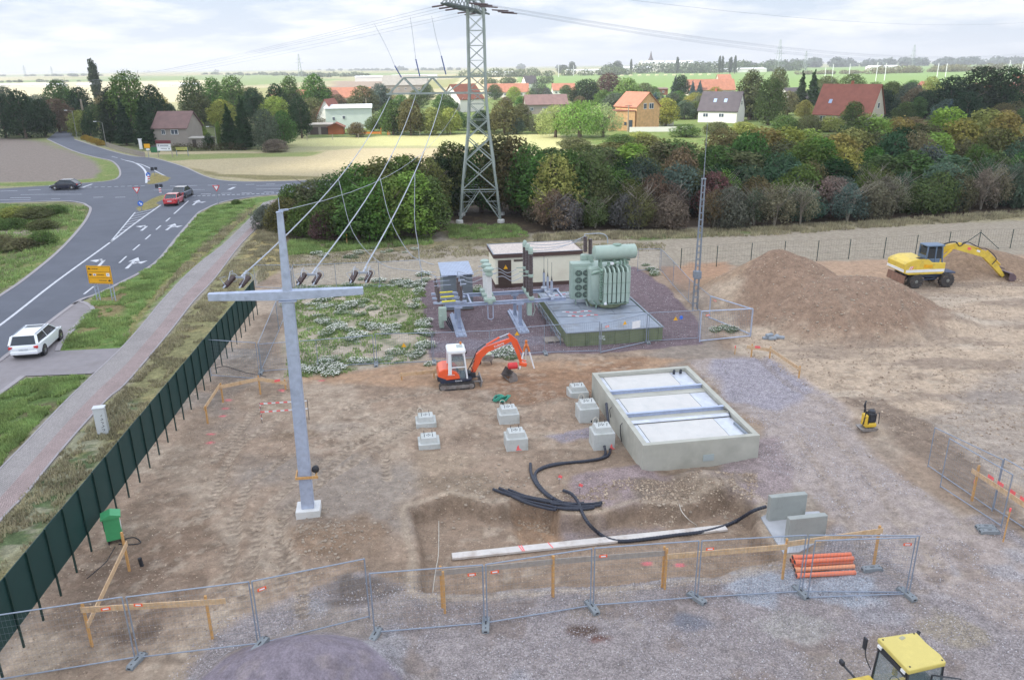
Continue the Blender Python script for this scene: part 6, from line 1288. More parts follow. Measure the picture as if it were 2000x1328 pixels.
# wheelbarrow behind the digger
p = GG(950, 712); o = thing('wheelbarrow', 'small wheelbarrow with a pale sack behind the digger boom', 'wheelbarrow', p, .2)
child(o, 'tray', STL, lambda m: m.prism([(-.45, .62), (.45, .58), (.3, .3), (-.25, .32)], -.28, .28, 'XZ')); child(o, 'handle', DARKM, lambda m: [m.tube([(-.2, s * .22, .35), (.95, s * .28, .6)], .02, 6) for s in (-1, 1)])
child(o, 'wheel', RUBBER, lambda m: m.lathe((-.5, 0, .2), [(.12, -.04), (.2, -.03), (.2, .03), (.12, .04)], 14, 'Y')); child(o, 'leg', DARKM, lambda m: m.tube([(.25, .2, .35), (.3, .2, 0)], .018, 6)); child(o, 'leg', DARKM, lambda m: m.tube([(.25, -.2, .35), (.3, -.2, 0)], .018, 6))
child(o, 'sack', mat('sack', srgb(196, 204, 180), .8), lambda m: m.box((.02, 0, .68), (.6, .36, .2), ch=.08))
# ---- yellow wheeled excavator
p = GG(1785, 563); q = GG(1840, 560); an = math.atan2(q.y - p.y, q.x - p.x)
we = thing('wheeled_excavator', 'yellow wheeled excavator with a blue cab and its arm reaching to a soil heap', 'excavator', ((p.x + q.x) / 2, (p.y + q.y) / 2 + 1.0, (p.z + q.z) / 2 - .02), an - .06)
for x in (-1.25, 1.3):
    for s in (-1, 1):
        w_ = child(we, 'wheel', RUBBER, lambda m: (m.lathe((x, s * .98, .56), [(.28, -.24), (.5, -.24), (.56, -.16), (.56, .16), (.5, .24), (.28, .24)], 22, 'Y'), [m.box((x + .565 * math.cos(q_), s * .98, .56 + .565 * math.sin(q_)), (.05, .4, .05), ry=-q_) for q_ in np.linspace(0, 6.0, 16)]))
        child(w_, 'hub', mat('hub_grey', srgb(130, 132, 126), .6, .2), lambda m: m.lathe((x, s * .98, .56), [(.08, -.27), (.2, -.2), (.24, -.1), (.24, .1), (.2, .2), (.08, .27)], 14, 'Y'))
child(we, 'chassis', mat('chassis_blue', srgb(70, 82, 108), .6, .1, .1), lambda m: (m.box((0, 0, .85), (3.3, 1.0, .34)), m.box((1.3, 0, .75), (.3, 1.9, .25)), m.box((-1.25, 0, .75), (.3, 1.9, .25)), m.box((1.9, 0, 1.0), (.8, 1.0, .1)), m.tube([(-.6, -.62, .55), (.7, -.62, .6)], .05, 6)))
child(we, 'rear_blade', RUST, lambda m: (m.box((-2.25, 0, .72), (.1, 2.3, .62), ry=.1), m.beam((-2.2, -.4, .7), (-1.4, -.4, .8), .12), m.beam((-2.2, .4, .7), (-1.4, .4, .8), .12)))
def f(m): m.prism([(-2.35, 1.25), (-2.42, 1.95), (-2.2, 2.12), (-1.6, 2.3), (-.5, 2.3), (-.2, 2.05), (.9, 2.0), (.9, 1.25), (.7, 1.12), (-2.0, 1.12)], -1.2, 1.2, 'XZ')
child(we, 'upper_body', YEL, f, bevel=.05)
child(we, 'white_stripe', WHITE, lambda m: (m.box((-.7, -1.205, 1.42), (3.1, .012, .22)), m.box((-2.4, 0, 1.45), (.07, 2.3, .2))))
child(we, 'vent_grille', DARKM, lambda m: m.box((-.85, -.75, 2.31), (.65, .5, .02)))
child(we, 'hazard_panel', [WHITE, PINK], lambda m: [(setattr(m, 'mi', k % 2), m.box((-1.95 + k * .07, -1.21, 1.68), (.05, .01, .28), ry=.5)) for k in range(4)])
child(we, 'panel_badge', mat('badge_orange', srgb(232, 170, 30), .5), lambda m: (m.box((-.7, -1.208, 1.78), (.3, .01, .26)), m.box((-.35, -1.208, 1.76), (.4, .01, .22))))
cbx = child(we, 'cab', CABB, lambda m: (m.box((.0, -.55, 3.3), (1.45, 1.1, .14), ch=.05), [m.beam((x, y, 2.0), (x2, y, 3.25), .1) for x, x2 in ((-.68, -.64), (.66, .5), (.05, .02)) for y in (-1.06, -.05)], m.box((-.1, -.55, 2.15), (1.1, 1.05, .35)), m.box((-.66, -.55, 2.3), (.08, 1.05, .5))), bevel=.02)
child(we, 'cab_window', GLASSD, lambda m: (m.box((-.3, -1.05, 2.75), (.6, .02, .8)), m.box((.33, -1.05, 2.72), (.45, .02, .86)), m.box((.6, -.55, 2.75), (.02, .9, .85), ry=-.1), m.box((-.64, -.55, 2.85), (.02, .85, .6)), m.box((0, -.07, 2.75), (1.1, .02, .8))))
child(we, 'main_boom', YELD, lambda m: boxarm(m, [(.55, .3, 1.5), (.8, .3, 2.0), (1.5, .3, 2.75), (2.3, .3, 2.95)], .36, [.4, .5, .55, .4]))
child(we, 'second_boom', YEL, lambda m: boxarm(m, [(2.3, .3, 2.95), (3.2, .3, 2.75), (4.9, .3, 2.15)], .34, [.42, .55, .36]))
child(we, 'dipper', YEL, lambda m: boxarm(m, [(4.6, .3, 2.5), (5.1, .3, 2.15), (6.2, .3, 1.1), (6.9, .3, .35)], .3, [.24, .55, .4, .24]))
child(we, 'arm_cylinder', YELD, lambda m: (m.tube([(.9, .02, 1.6), (2.0, .02, 2.7)], .09, 8), m.tube([(.9, .58, 1.6), (2.0, .58, 2.7)], .09, 8), m.tube([(2.7, .3, 3.15), (4.6, .3, 2.6)], .08, 8), m.tube([(5.2, .3, 2.45), (6.5, .3, 1.3)], .07, 8)))
child(we, 'arm_hose', BLACK, lambda m: [m.tube(smoothline([Vector(v) for v in ((.6, .1 + o_, 2.0), (.9, .05 + o_, 2.75), (1.5, .1 + o_, 3.15), (2.3, .1 + o_, 3.3), (2.7, .1 + o_, 2.95), (3.3, .1 + o_, 3.25), (4.4, .1, 2.75), (5.0, .1, 2.65), (5.9, .05, 1.9), (5.6, .0, 1.4))], 4), .035, 6) for o_ in (0, .14)])
child(we, 'arm_sticker', [WHITE, PINK], lambda m: (setattr(m, 'mi', 1), m.box((3.55, .12, 2.72), (.28, .02, .2), ry=.35), setattr(m, 'mi', 0), m.box((4.35, .12, 2.5), (.3, .02, .16), ry=.35)))
child(we, 'dig_bucket', PURM, lambda m: (bucket(m, (7.0, .3, .72), 1.3, 1.15, -.1), m.tube([(6.5, .3, 1.1), (6.95, .3, .95)], .06, 6)))
# ---- compact loader at the bottom edge: only its cab shows
cz = 2.62; cr_ = [G(1712, 1242, cz), G(1788, 1233, cz), G(1853, 1290, cz), G(1775, 1313, cz)]
ctr = sum(cr_, Vector()) / 4; fx = ((cr_[2] + cr_[1]) / 2 - (cr_[0] + cr_[3]) / 2); an = math.atan2(fx.y, fx.x); wl_ = fx.length
ly = ((cr_[0] + cr_[1]) / 2 - (cr_[2] + cr_[3]) / 2).length; ly, lx = ly, wl_
ld = thing('wheel_loader', 'yellow wheel loader at the bottom edge of which only the cab shows', 'loader', (ctr.x, ctr.y, 0), an)
LY = mat('loader_yellow', srgb(206, 188, 104), .4, 0, .04, 1, dirt=srgb(214, 196, 110), dscale=3)
hx, hy = lx / 2, ly / 2
rf = child(ld, 'roof', LY, lambda m: m.prism([(-hx, -hy), (hx * .9, -hy * .96), (hx, -hy * .5), (hx * .93, hy * .2), (hx * .98, hy * .9), (-hx * .95, hy)], cz - .14, cz, 'XY'), bevel=.035)
child(rf, 'roof_bolt', BLACK, lambda m: [m.lathe((sx * hx * .8, sy * hy * .82, cz), [(.022, 0), (.022, .012)], 10) for sx in (-1, 1) for sy in (-1, 1)])
child(rf, 'roof_sticker', mat('grey_sticker', srgb(160, 156, 130), .6), lambda m: m.box((hx * .1, hy * .72, cz + .003), (.16, .1, .004), rz=.3))
child(ld, 'pillar', DARKM, lambda m: [m.beam((sx * hx * .98, sy * hy * .9, 1.15), (sx * hx * .86, sy * hy * .86, cz - .14), .05) for sx in (-1, 1) for sy in (-1, 1)])
child(ld, 'windscreen', GLZ, lambda m: (m.box((-hx * .92, 0, 1.85), (.012, hy * 1.7, 1.3), ry=.06)))
child(ld, 'side_window', GLZ, lambda m: m.box((0, -hy * .88, 1.9), (hx * 1.7, .012, 1.2)))
child(ld, 'cab_light', WHITE, lambda m: [m.box((-hx - .0, s * hy * .72, cz - .16), (.05, .14, .07)) for s in (-1, 1)])
child(ld, 'visor', DARKM, lambda m: m.box((-hx * .97, 0, cz - .22), (.03, hy * 1.7, .14)))
child(ld, 'open_door', [DARKM, GLZ], lambda m: (m.tube([(hx * .2, -hy - .02, 2.35), (hx * 1.2, -hy - .3, 2.35), (hx * 1.3, -hy - .32, 1.2), (hx * .25, -hy - .05, 1.2), (hx * .2, -hy - .02, 2.35)], .022, 6), setattr(m, 'mi', 1), m.add([(hx * .22, -hy - .02, 2.33), (hx * 1.2, -hy - .3, 2.33), (hx * 1.3, -hy - .32, 1.22), (hx * .25, -hy - .05, 1.22)], [(0, 1, 2, 3)])))
child(ld, 'mirror', DARKM, lambda m: (m.tube(smoothline([Vector(v) for v in ((-hx * 1.0, hy * 1.0, 1.6), (-hx * 1.15, hy * 1.25, 1.9), (-hx * 1.15, hy * 1.4, 2.3))], 4), .014, 6), m.box((-hx * 1.15, hy * 1.42, 2.25), (.05, .14, .36), ch=.015)))
child(ld, 'seat', BLACK, lambda m: (m.box((.1, 0, 1.3), (.5, .5, .15), ch=.04), m.box((.3, 0, 1.65), (.14, .46, .65), ch=.04)))
child(ld, 'steering_wheel', BLACK, lambda m: (m.tube([(-.32 + .05 * math.sin(q_), .19 * math.cos(q_), 1.62 + .17 * math.sin(q_)) for q_ in np.linspace(0, 6.28, 15)], .016, 6, False), m.tube([(-.32, 0, 1.62), (-.5, 0, 1.2)], .03, 6)))
child(ld, 'yellow_lever', mat('lever_yellow', srgb(210, 180, 40), .5), lambda m: m.box((-.15, .25, 1.75), (.1, .12, .25), ch=.02))
child(ld, 'hull', YEL, lambda m: (m.box((0, 0, .9), (hx * 2.2, hy * 2.05, .5), ch=.05), m.box((-hx * 1.6, hy * .75, 1.15), (.7, .35, .6), ch=.05), m.box((hx * 1.15, 0, .95), (.6, hy * 1.8, .5), ch=.1)), )
child(ld, 'bonnet_panel', WHITE, lambda m: m.box((-hx * 1.75, -.05, 1.18), (.55, .5, .3), ch=.05))
child(ld, 'exhaust', DARKM, lambda m: m.tube([(hx * 1.05, hy * .9, 1.3), (hx * 1.15, hy * 1.0, 2.35), (hx * 1.35, hy * 1.1, 2.5)], .045, 8))
for sx in (-1, 1):
    for sy in (-1, 1): child(ld, 'wheel', RUBBER, lambda m: m.lathe((sx * 1.0 + .1, sy * (hy + .12), .5), [(.25, -.2), (.46, -.2), (.5, -.14), (.5, .14), (.46, .2), (.25, .2)], 20, 'Y'))
child(ld, 'front_lamp', DARKM, lambda m: (m.tube([(-hx * 1.6, hy * .9, 1.3), (-hx * 1.9, hy * 1.7, 1.5)], .03, 6), m.box((-hx * 1.92, hy * 1.75, 1.55), (.1, .16, .14), ch=.02)))
# ---- plate compactor
p = GG(1696, 842); o = thing('plate_compactor', 'yellow plate compactor with a folded black handle on the dark soil strip', 'compactor', (p.x, p.y + .2, p.z), .1)
o.scale = (1.12, 1.12, 1.12)
child(o, 'base_plate', STL, lambda m: m.prism([(-.38, .12), (-.3, .02), (.3, .02), (.38, .12), (.36, .14), (-.36, .14)], -.26, .26, 'XZ')); child(o, 'engine_deck', YELD, lambda m: (m.box((.05, 0, .27), (.5, .42, .18), ch=.03), m.box((-.18, -.05, .5), (.14, .34, .5), ch=.03)))
child(o, 'engine', DARKM, lambda m: (m.box((.12, 0, .58), (.34, .34, .42), ch=.04), m.lathe((.12, 0, .78), [(.15, 0), (.15, .08), (.1, .12)], 12))); child(o, 'frame', DARKM, lambda m: [m.tube([(-.1, s * .22, .35), (-.1, s * .22, .85), (.34, s * .22, .85), (.36, s * .22, .35)], .018, 6) for s in (-1, 1)])
child(o, 'handle', BLACK, lambda m: m.tube(smoothline([Vector(v) for v in ((-.3, -.16, .3), (-.24, -.16, .85), (-.36, -.16, 1.2), (-.2, -.0, 1.32), (-.12, .16, 1.2), (-.1, .16, .85), (-.2, .16, .3))], 4), .025, 6))
# ================================================================ CARS
def car(name, label, loc, rz, paint, L_=4.5, W_=1.78, H_=1.45, kind='estate', plate=True):
    t = thing(name, label, 'car', loc, rz); h = L_ / 2; w_ = W_ / 2
    # x forward; stations: (x, half width, z low, z belt)
    st = [(-h, .80, .42, .82), (-h + .12, .93, .30, .95), (-h + .6, .99, .22, .97), (-h + 1.3, 1.0, .2, .95), (0, 1.0, .2, .93), (h - 1.35, 1.0, .2, .92), (h - .7, .98, .22, .84), (h - .25, .9, .28, .72), (h, .74, .38, .58)]
    def f(m):
        V = []; n = 10
        for x, k, z0, z1 in st:
            hw_ = w_ * k
            V += [(x, -hw_ * .82, z0), (x, -hw_ * .96, z0 + .08), (x, -hw_, (z0 + z1) / 2), (x, -hw_ * .97, z1 - .08), (x, -hw_ * .86, z1), (x, hw_ * .86, z1), (x, hw_ * .97, z1 - .08), (x, hw_, (z0 + z1) / 2), (x, hw_ * .96, z0 + .08), (x, hw_ * .82, z0)]
        k = len(st); m.add(V, [tuple(range(n)), tuple((k - 1) * n + j for j in range(n))[::-1]] + [(i * n + j, (i + 1) * n + j, (i + 1) * n + (j + 1) % n, i * n + (j + 1) % n) for i in range(k - 1) for j in range(n)])
    body = child(t, 'body', paint, f, smooth=True, angle=40)
    zr = H_
    if kind == 'estate': rx0, rx1, gx0, gx1 = -h + .42, .35, -h + .1, 1.15
    elif kind == 'sedan': rx0, rx1, gx0, gx1 = -.95, .35, -1.75, 1.2
    else: rx0, rx1, gx0, gx1 = -1.15, .35, -h + .15, 1.2
    ht_, hb_ = w_ * .74, w_ * .88; zb = .93
    V = [(gx0, -hb_, zb), (gx1, -hb_, zb - .02), (gx1, hb_, zb - .02), (gx0, hb_, zb), (rx0, -ht_, zr - .05), (rx1, -ht_, zr - .04), (rx1, ht_, zr - .04), (rx0, ht_, zr - .05)]
    child(t, 'glass', GLASSD, lambda m: m.add(V, [(0, 1, 5, 4), (1, 2, 6, 5), (2, 3, 7, 6), (3, 0, 4, 7), (4, 5, 6, 7)]))
    def f(m):
        m.box(((rx0 + rx1) / 2, 0, zr - .03), (rx1 - rx0 + .1, ht_ * 2 + .05, .05), ch=.02)
        for s in (-1, 1):
            m.beam((gx1, s * hb_, zb), (rx1, s * (ht_ + .01), zr - .04), .06, .05); m.beam((gx0 + .02, s * hb_, zb), (rx0, s * (ht_ + .01), zr - .04), .16 if kind != 'sedan' else .1, .06)
            m.beam((rx0, s * (ht_ + .012), zr - .04), (rx1, s * (ht_ + .012), zr - .04), .05, .05)
            m.beam(((gx0 + gx1) / 2, s * (hb_ + .01), zb), ((rx0 + rx1) / 2, s * (ht_ + .012), zr - .04), .05, .04)
    child(t, 'roof', paint, f, bevel=.012)
    for x in (-h + .82, h - .85):
        for s in (-1, 1):
            wh = child(t, 'wheel', RUBBER, lambda m: m.lathe((x, s * (w_ - .1), .32), [(.2, -.11), (.3, -.11), (.325, -.07), (.325, .07), (.3, .11), (.2, .11)], 20, 'Y'))
            child(wh, 'rim', CHROME, lambda m: m.lathe((x, s * (w_ - .09), .32), [(.03, -.115), (.2, -.09), (.2, .09), (.03, .115)], 14, 'Y'))
            child(t, 'wheel_arch', BLACK, lambda m: m.lathe((x, s * (w_ - .12), .34), [(.37, -.1), (.37, .1235)], 20, 'Y'))
    RL = mat('tail_light', srgb(200, 40, 40), .3); 
    for s in (-1, 1):
        child(t, 'tail_light', RL, lambda m: m.box((-h + .05, s * w_ * .78, .78), (.1, .26, .16), ch=.02)); child(t, 'headlight', CHROME, lambda m: m.box((h - .12, s * w_ * .68, .62), (.2, .3, .12), rz=-s * .35, ch=.02))
        child(t, 'door_mirror', paint, lambda m: m.box((.85, s * (w_ + .06), .96), (.14, .18, .12), ch=.03))
    child(t, 'number_plate', mat('plate', srgb(200, 206, 210), .5), lambda m: m.box((-h - .012, 0, .66 if kind != 'hatch' else .6), (.02, .52, .12)))
    child(t, 'bumper', paint, lambda m: (m.box((-h + .02, 0, .46), (.16, W_ * .86, .24), ch=.05), m.box((h - .04, 0, .42), (.16, W_ * .78, .2), ch=.05)))
    child(t, 'underside', BLACK, lambda m: m.box((0, 0, .24), (L_ - .5, W_ * .8, .12)))
    if kind == 'estate': child(t, 'roof_rail', GALVD, lambda m: [m.beam((rx0 + .1, s * (ht_ - .04), zr + .02), (rx1 - .1, s * (ht_ - .04), zr + .02), .03) for s in (-1, 1)]); child(t, 'sunroof', GLASSD, lambda m: m.box((rx1 - .35, 0, zr - .002), (.5, ht_ * 1.5, .012)))
    return t
def carpaint(n, c): return mat(n, c, .25, 0, .01, coat=.8, spec=.6)
def carpaint(n, c): return mat(n, c, .25, 0, .01, coat=.8, spec=.6)
a = G(55, 703); b = G(117, 668); an = math.atan2(b.y - a.y, b.x - a.x)
a = G(52, 706); b = G(112, 676)
def place_car(pxl, pxr, py, head, L_, *a_, **k):
    """put the middle of the rear bumper between two pixels"""
    q = (G(pxl, py) + G(pxr, py)) / 2; return car(a_[0], a_[1], (q.x + math.cos(head) * L_ / 2, q.y + math.sin(head) * L_ / 2, .03), head, a_[2], L_, *a_[3:], **k)
place_car(17, 84, 704, R(101), 4.55, 'estate_car', 'white estate car driving on the near lane beside the driveway', carpaint('paint_white', srgb(236, 240, 244)), 1.8, 1.46)
place_car(320, 345, 404, R(98), 4.5, 'saloon_car', 'red car with lit tail lights waiting at the junction', carpaint('paint_red', srgb(190, 36, 44)), 1.78, 1.42, 'sedan')
place_car(336, 360, 390, R(94), 4.4, 'hatchback_car', 'dark blue grey car waiting in front of the red car', carpaint('paint_dark', srgb(52, 62, 78)), 1.78, 1.5, 'hatch')
p3 = G(123, 372); car('hatchback_car', 'black hatchback driving left across the main road', (p3.x, p3.y + .9, .03), R(184), carpaint('paint_black', srgb(34, 36, 52)), 4.1, 1.75, 1.48, 'hatch')
# ================================================================ VEGETATION
def foliage_mat(name, trans=.34, lo=.66, hi=1.32, warm=.12):
    m = bpy.data.materials.new(name); m.use_nodes = True; t = m.node_tree; t.nodes.clear(); L = t.links.new
    N = t.nodes.new; out_ = N('ShaderNodeOutputMaterial'); oi = N('ShaderNodeObjectInfo'); ge = N('ShaderNodeNewGeometry')
    mr = N('ShaderNodeMapRange'); mr.inputs[3].default_value = lo; mr.inputs[4].default_value = hi; L(ge.outputs['Random Per Island'], mr.inputs[0])
    no = N('ShaderNodeTexNoise'); no.inputs['Scale'].default_value = .55; no.inputs['Detail'].default_value = 3; L(ge.outputs['Position'], no.inputs['Vector'])
    m2 = N('ShaderNodeMapRange'); m2.inputs[1].default_value = .35; m2.inputs[2].default_value = .65; m2.inputs[3].default_value = .75; m2.inputs[4].default_value = 1.25; L(no.outputs['Fac'], m2.inputs[0])
    mu = N('ShaderNodeMath'); mu.operation = 'MULTIPLY'; L(mr.outputs[0], mu.inputs[0]); L(m2.outputs[0], mu.inputs[1])
    sc_ = N('ShaderNodeVectorMath'); sc_.operation = 'SCALE'; L(oi.outputs['Color'], sc_.inputs[0]); L(mu.outputs[0], sc_.inputs[3])
    hs = N('ShaderNodeHueSaturation'); n3 = N('ShaderNodeTexNoise'); n3.inputs['Scale'].default_value = .9; L(ge.outputs['Position'], n3.inputs['Vector'])
    m3 = N('ShaderNodeMapRange'); m3.inputs[1].default_value = .35; m3.inputs[2].default_value = .7; m3.inputs[3].default_value = .5 + warm * .06; m3.inputs[4].default_value = .5 - warm * .12; L(n3.outputs['Fac'], m3.inputs[0])
    L(m3.outputs[0], hs.inputs['Hue']); L(sc_.outputs[0], hs.inputs['Color'])
    d = N('ShaderNodeBsdfDiffuse'); tr_ = N('ShaderNodeBsdfTranslucent'); mx_ = N('ShaderNodeMixShader'); mx_.inputs[0].default_value = trans
    L(hs.outputs[0], d.inputs[0]); L(hs.outputs[0], tr_.inputs[0]); L(d.outputs[0], mx_.inputs[1]); L(tr_.outputs[0], mx_.inputs[2]); L(mx_.outputs[0], out_.inputs[0]); return m
FOL = foliage_mat('foliage'); BARK = mat('bark', srgb(104, 92, 80), .95, 0, .2, 4); BARKL = mat('bark_pale', srgb(150, 142, 130), .95, 0, .2, 4)
def leaves(lobes, n, size, seed, up=.35, flat=1.0, hang=0.0, shell=(.72, 1.08)):
    """leaf-sized faces through the shells of several lobes: (cx, cy, cz, rx, ry, rz)"""
    rg = np.random.default_rng(seed); Lb = np.array(lobes, float); vol = (Lb[:, 3] * Lb[:, 5]) ** 1.0; k = rg.choice(len(Lb), n, p=vol / vol.sum())
    d = rg.normal(size=(n, 3)); d /= np.linalg.norm(d, axis=1)[:, None]
    r = rg.uniform(shell[0], shell[1], n) ** 1.0; r = np.where(rg.random(n) < .25, rg.uniform(.3, .9, n), r)
    P = Lb[k, :3] + d * Lb[k, 3:6] * r[:, None]
    # drop leaves that fall well inside another lobe
    ins = np.zeros(n, bool)
    for j in range(len(Lb)):
        q = (P - Lb[j, :3]) / Lb[j, 3:6]; ins |= ((q ** 2).sum(1) < .32) & (k != j)
    keep = (~ins) & (P[:, 2] > .05); P = P[keep]; d = d[keep]; n = len(P)
    nr = d + rg.normal(size=(n, 3)) * .55; nr[:, 2] += up; nr /= np.linalg.norm(nr, axis=1)[:, None]
    a_ = np.cross(nr, rg.normal(size=(n, 3))); a_ /= np.linalg.norm(a_, axis=1)[:, None] + 1e-9; b_ = np.cross(nr, a_)
    if hang: a_ = a_ * (1 - hang) + np.array([0, 0, -1]) * hang; a_ /= np.linalg.norm(a_, axis=1)[:, None]; b_ = np.cross(nr, a_); b_ /= np.linalg.norm(b_, axis=1)[:, None] + 1e-9
    s = (size * rg.uniform(.6, 1.35, n))[:, None]; w_ = .62 if not hang else .3
    V = np.stack([P - a_ * s, P + b_ * s * w_, P + a_ * s, P - b_ * s * w_], 1).reshape(-1, 3)
    m_ = bpy.data.meshes.new('crown'); m_.vertices.add(len(V)); m_.vertices.foreach_set('co', V.ravel())
    m_.loops.add(4 * n); m_.loops.foreach_set('vertex_index', np.arange(4 * n)); m_.polygons.add(n); m_.polygons.foreach_set('loop_start', np.arange(0, 4 * n, 4))
    m_.update(calc_edges=True); m_.materials.append(FOL); return m_
def trunk_mesh(h_, r_, seed, limbs=6, spread=.5, m=None, z0=.35, multi=1):
    rg = random.Random(seed); mb = MB()
    for q in range(multi):
        a0 = rg.uniform(0, 6.28); sp_ = 0 if multi == 1 else spread * .5
        P = [Vector((math.cos(a0) * sp_ * h_ * t * .5, math.sin(a0) * sp_ * h_ * t * .5, h_ * t - .1)) + Vector((rg.uniform(-.03, .03) * h_ * t, rg.uniform(-.03, .03) * h_ * t, 0)) for t in (0, .25, .5, .75, .95)]
        mb.tube(P, [r_ * 1.25, r_, r_ * .75, r_ * .5, r_ * .15], 6)
        for i in range(limbs):
            t = z0 + (0.85 - z0) * (i + rg.random()) / limbs; a = rg.uniform(0, 6.28); b0 = P[int(t * 4)].lerp(P[min(int(t * 4) + 1, 4)], t * 4 % 1); L_ = h_ * spread * rg.uniform(.5, .9)
            mb.tube([b0, b0 + Vector((math.cos(a) * L_ * .5, math.sin(a) * L_ * .5, L_ * .35)), b0 + Vector((math.cos(a + .3) * L_ * .9, math.sin(a + .3) * L_ * .9, L_ * .75))], [r_ * .4, r_ * .25, r_ * .08], 5)
    m_ = bpy.data.meshes.new('trunk'); m_.from_pydata(mb.v, [], mb.f); m_.materials.append(m or BARK); m_.update(); return m_
PROTO = {}
def mkproto(kind, lobes, n, size, seed, tr_, **k): PROTO.setdefault(kind, []).append((leaves(lobes, n, size, seed, **k), trunk_mesh(*tr_[0], **tr_[1])))
def rlobes(seed, n, R_, H0, H1, rr=(.3, .5), zr=.8, top=.55):
    rg = random.Random(seed); o = []
    for i in range(n):
        a = i * 2.4 + rg.uniform(-.4, .4); t = (i + .5) / n; z = H0 + (H1 - H0) * t; q = math.sin(math.pi * min(1, .18 + t * (1 - top * .35))) * R_ * (1 - .35 * t); s = R_ * rg.uniform(*rr)
        o.append((math.cos(a) * q * .62, math.sin(a) * q * .62, z, s, s, s * zr))
    return o
# every prototype is about 8 m high (bush: 4 m)
for s in range(4): mkproto('round', rlobes(s, 18, 3.6, 1.3, 6.8, (.34, .5)), 6000, .17, s, ((7, .22, s), dict(limbs=7)))
for s in range(3): mkproto('tall', rlobes(s + 10, 16, 2.5, 1.3, 7.2, (.38, .55), .95), 5400, .16, s + 10, ((7.4, .18, s), dict(limbs=6, spread=.35)))
for s in range(4): mkproto('bush', rlobes(s + 20, 13, 2.6, .7, 3.3, (.38, .55), .85), 5600, .12, s + 20, ((3.4, .09, s), dict(limbs=5, multi=3, spread=.6)))
for s in range(3): mkproto('sparse', rlobes(s + 30, 16, 2.5, .9, 3.7, (.26, .42), .9), 2900, .10, s + 30, ((3.9, .07, s), dict(limbs=9, multi=4, spread=.7, m=BARKL)), shell=(.3, 1.15))
for s in range(2):
    lb = []
    for i in range(13): t = i / 12; lb += [(math.cos(i * 2.1) * .15, math.sin(i * 2.1) * .15, .7 + 7.1 * t, 1.85 * (1 - t) ** .85 + .12, 1.85 * (1 - t) ** .85 + .12, .42)]
    mkproto('conifer', lb, 5200, .16, s + 40, ((7.6, .14, s), dict(limbs=3, spread=.1)), up=-.3, shell=(.55, 1.08))
for s in range(2): mkproto('poplar', [(random.Random(s * 9 + i).uniform(-.2, .2), random.Random(s * 9 + i + 3).uniform(-.2, .2), 1.3 + i * .62, .95 * math.sin(.5 + 2.3 * i / 11), .95 * math.sin(.5 + 2.3 * i / 11), .62) for i in range(11)], 3600, .15, s + 50, ((7.8, .14, s), dict(limbs=4, spread=.12)))
for s in range(2): mkproto('willow', rlobes(s + 60, 16, 4.4, 1.8, 5.9, (.3, .46), .95), 6000, .2, s + 60, ((5.4, .25, s), dict(limbs=8, spread=.8)), hang=.55)
def plant(kind, x, y, h_, wd, color, label, group=None, name='tree', cat='tree', z=None, var=None):
    """h_ height, wd crown width in metres"""
    pr = PROTO[kind]; cm, tm = pr[(int(abs(x * 7 + y * 3)) if var is None else var) % len(pr)]
    base_h = 4.0 if kind in ('bush', 'sparse') else 8.0; base_w = {'round': 6.2, 'tall': 4.6, 'bush': 5.2, 'sparse': 5.2, 'conifer': 3.8, 'poplar': 2.2, 'willow': 8.0}[kind]
    t = thing(name, label, cat, (x, y, ZG(x, y) if z is None else z), (x * 1.7 + y) % 6.28, group)
    sx = wd / base_w; t.scale = (sx, sx, h_ / base_h)
    for nm, me_ in (('trunk', tm), ('crown', cm)):
        o = bpy.data.objects.new(nm, me_); C.objects.link(o); o.parent = t; KIDS.setdefault(t.name, []).append(o)
        o.color = (*color[:3], 1) if nm == 'crown' else (1, 1, 1, 1)
    return t
def fc(r, g, b, k=1.12): m = (r + g + b) / 3; return _sr(*(m + (v - m) * .85 for v in (r, g, b)), k)
GRN = dict(green=(86, 112, 56), dark_green=(52, 74, 46), bright_green=(118, 146, 66), yellow_green=(142, 150, 72), olive=(98, 104, 64), grey_green=(92, 108, 88), blue_green=(72, 92, 70), grey_brown=(122, 116, 98), purple_brown=(100, 80, 74), orange_brown=(132, 116, 76), bluish=(84, 104, 110), pale_green=(146, 164, 104), brown_green=(108, 106, 72))
ORD = 'first second third fourth fifth sixth seventh eighth ninth tenth eleventh twelfth thirteenth fourteenth fifteenth sixteenth seventeenth eighteenth nineteenth twentieth twenty-first twenty-second twenty-third twenty-fourth twenty-fifth twenty-sixth twenty-seventh twenty-eighth twenty-ninth thirtieth'.split()
rt = random.Random(5)
FR = [G(1045, 458), G(1270, 452), G(1500, 444), G(1750, 428), G(2000, 411), G(2200, 398)]
def along(P, u):
    L_ = [(P[i + 1] - P[i]).length for i in range(len(P) - 1)]; s = u * sum(L_)
    for i, l in enumerate(L_):
        if s <= l: return P[i].lerp(P[i + 1], s / l)
        s -= l
    return P[-1]
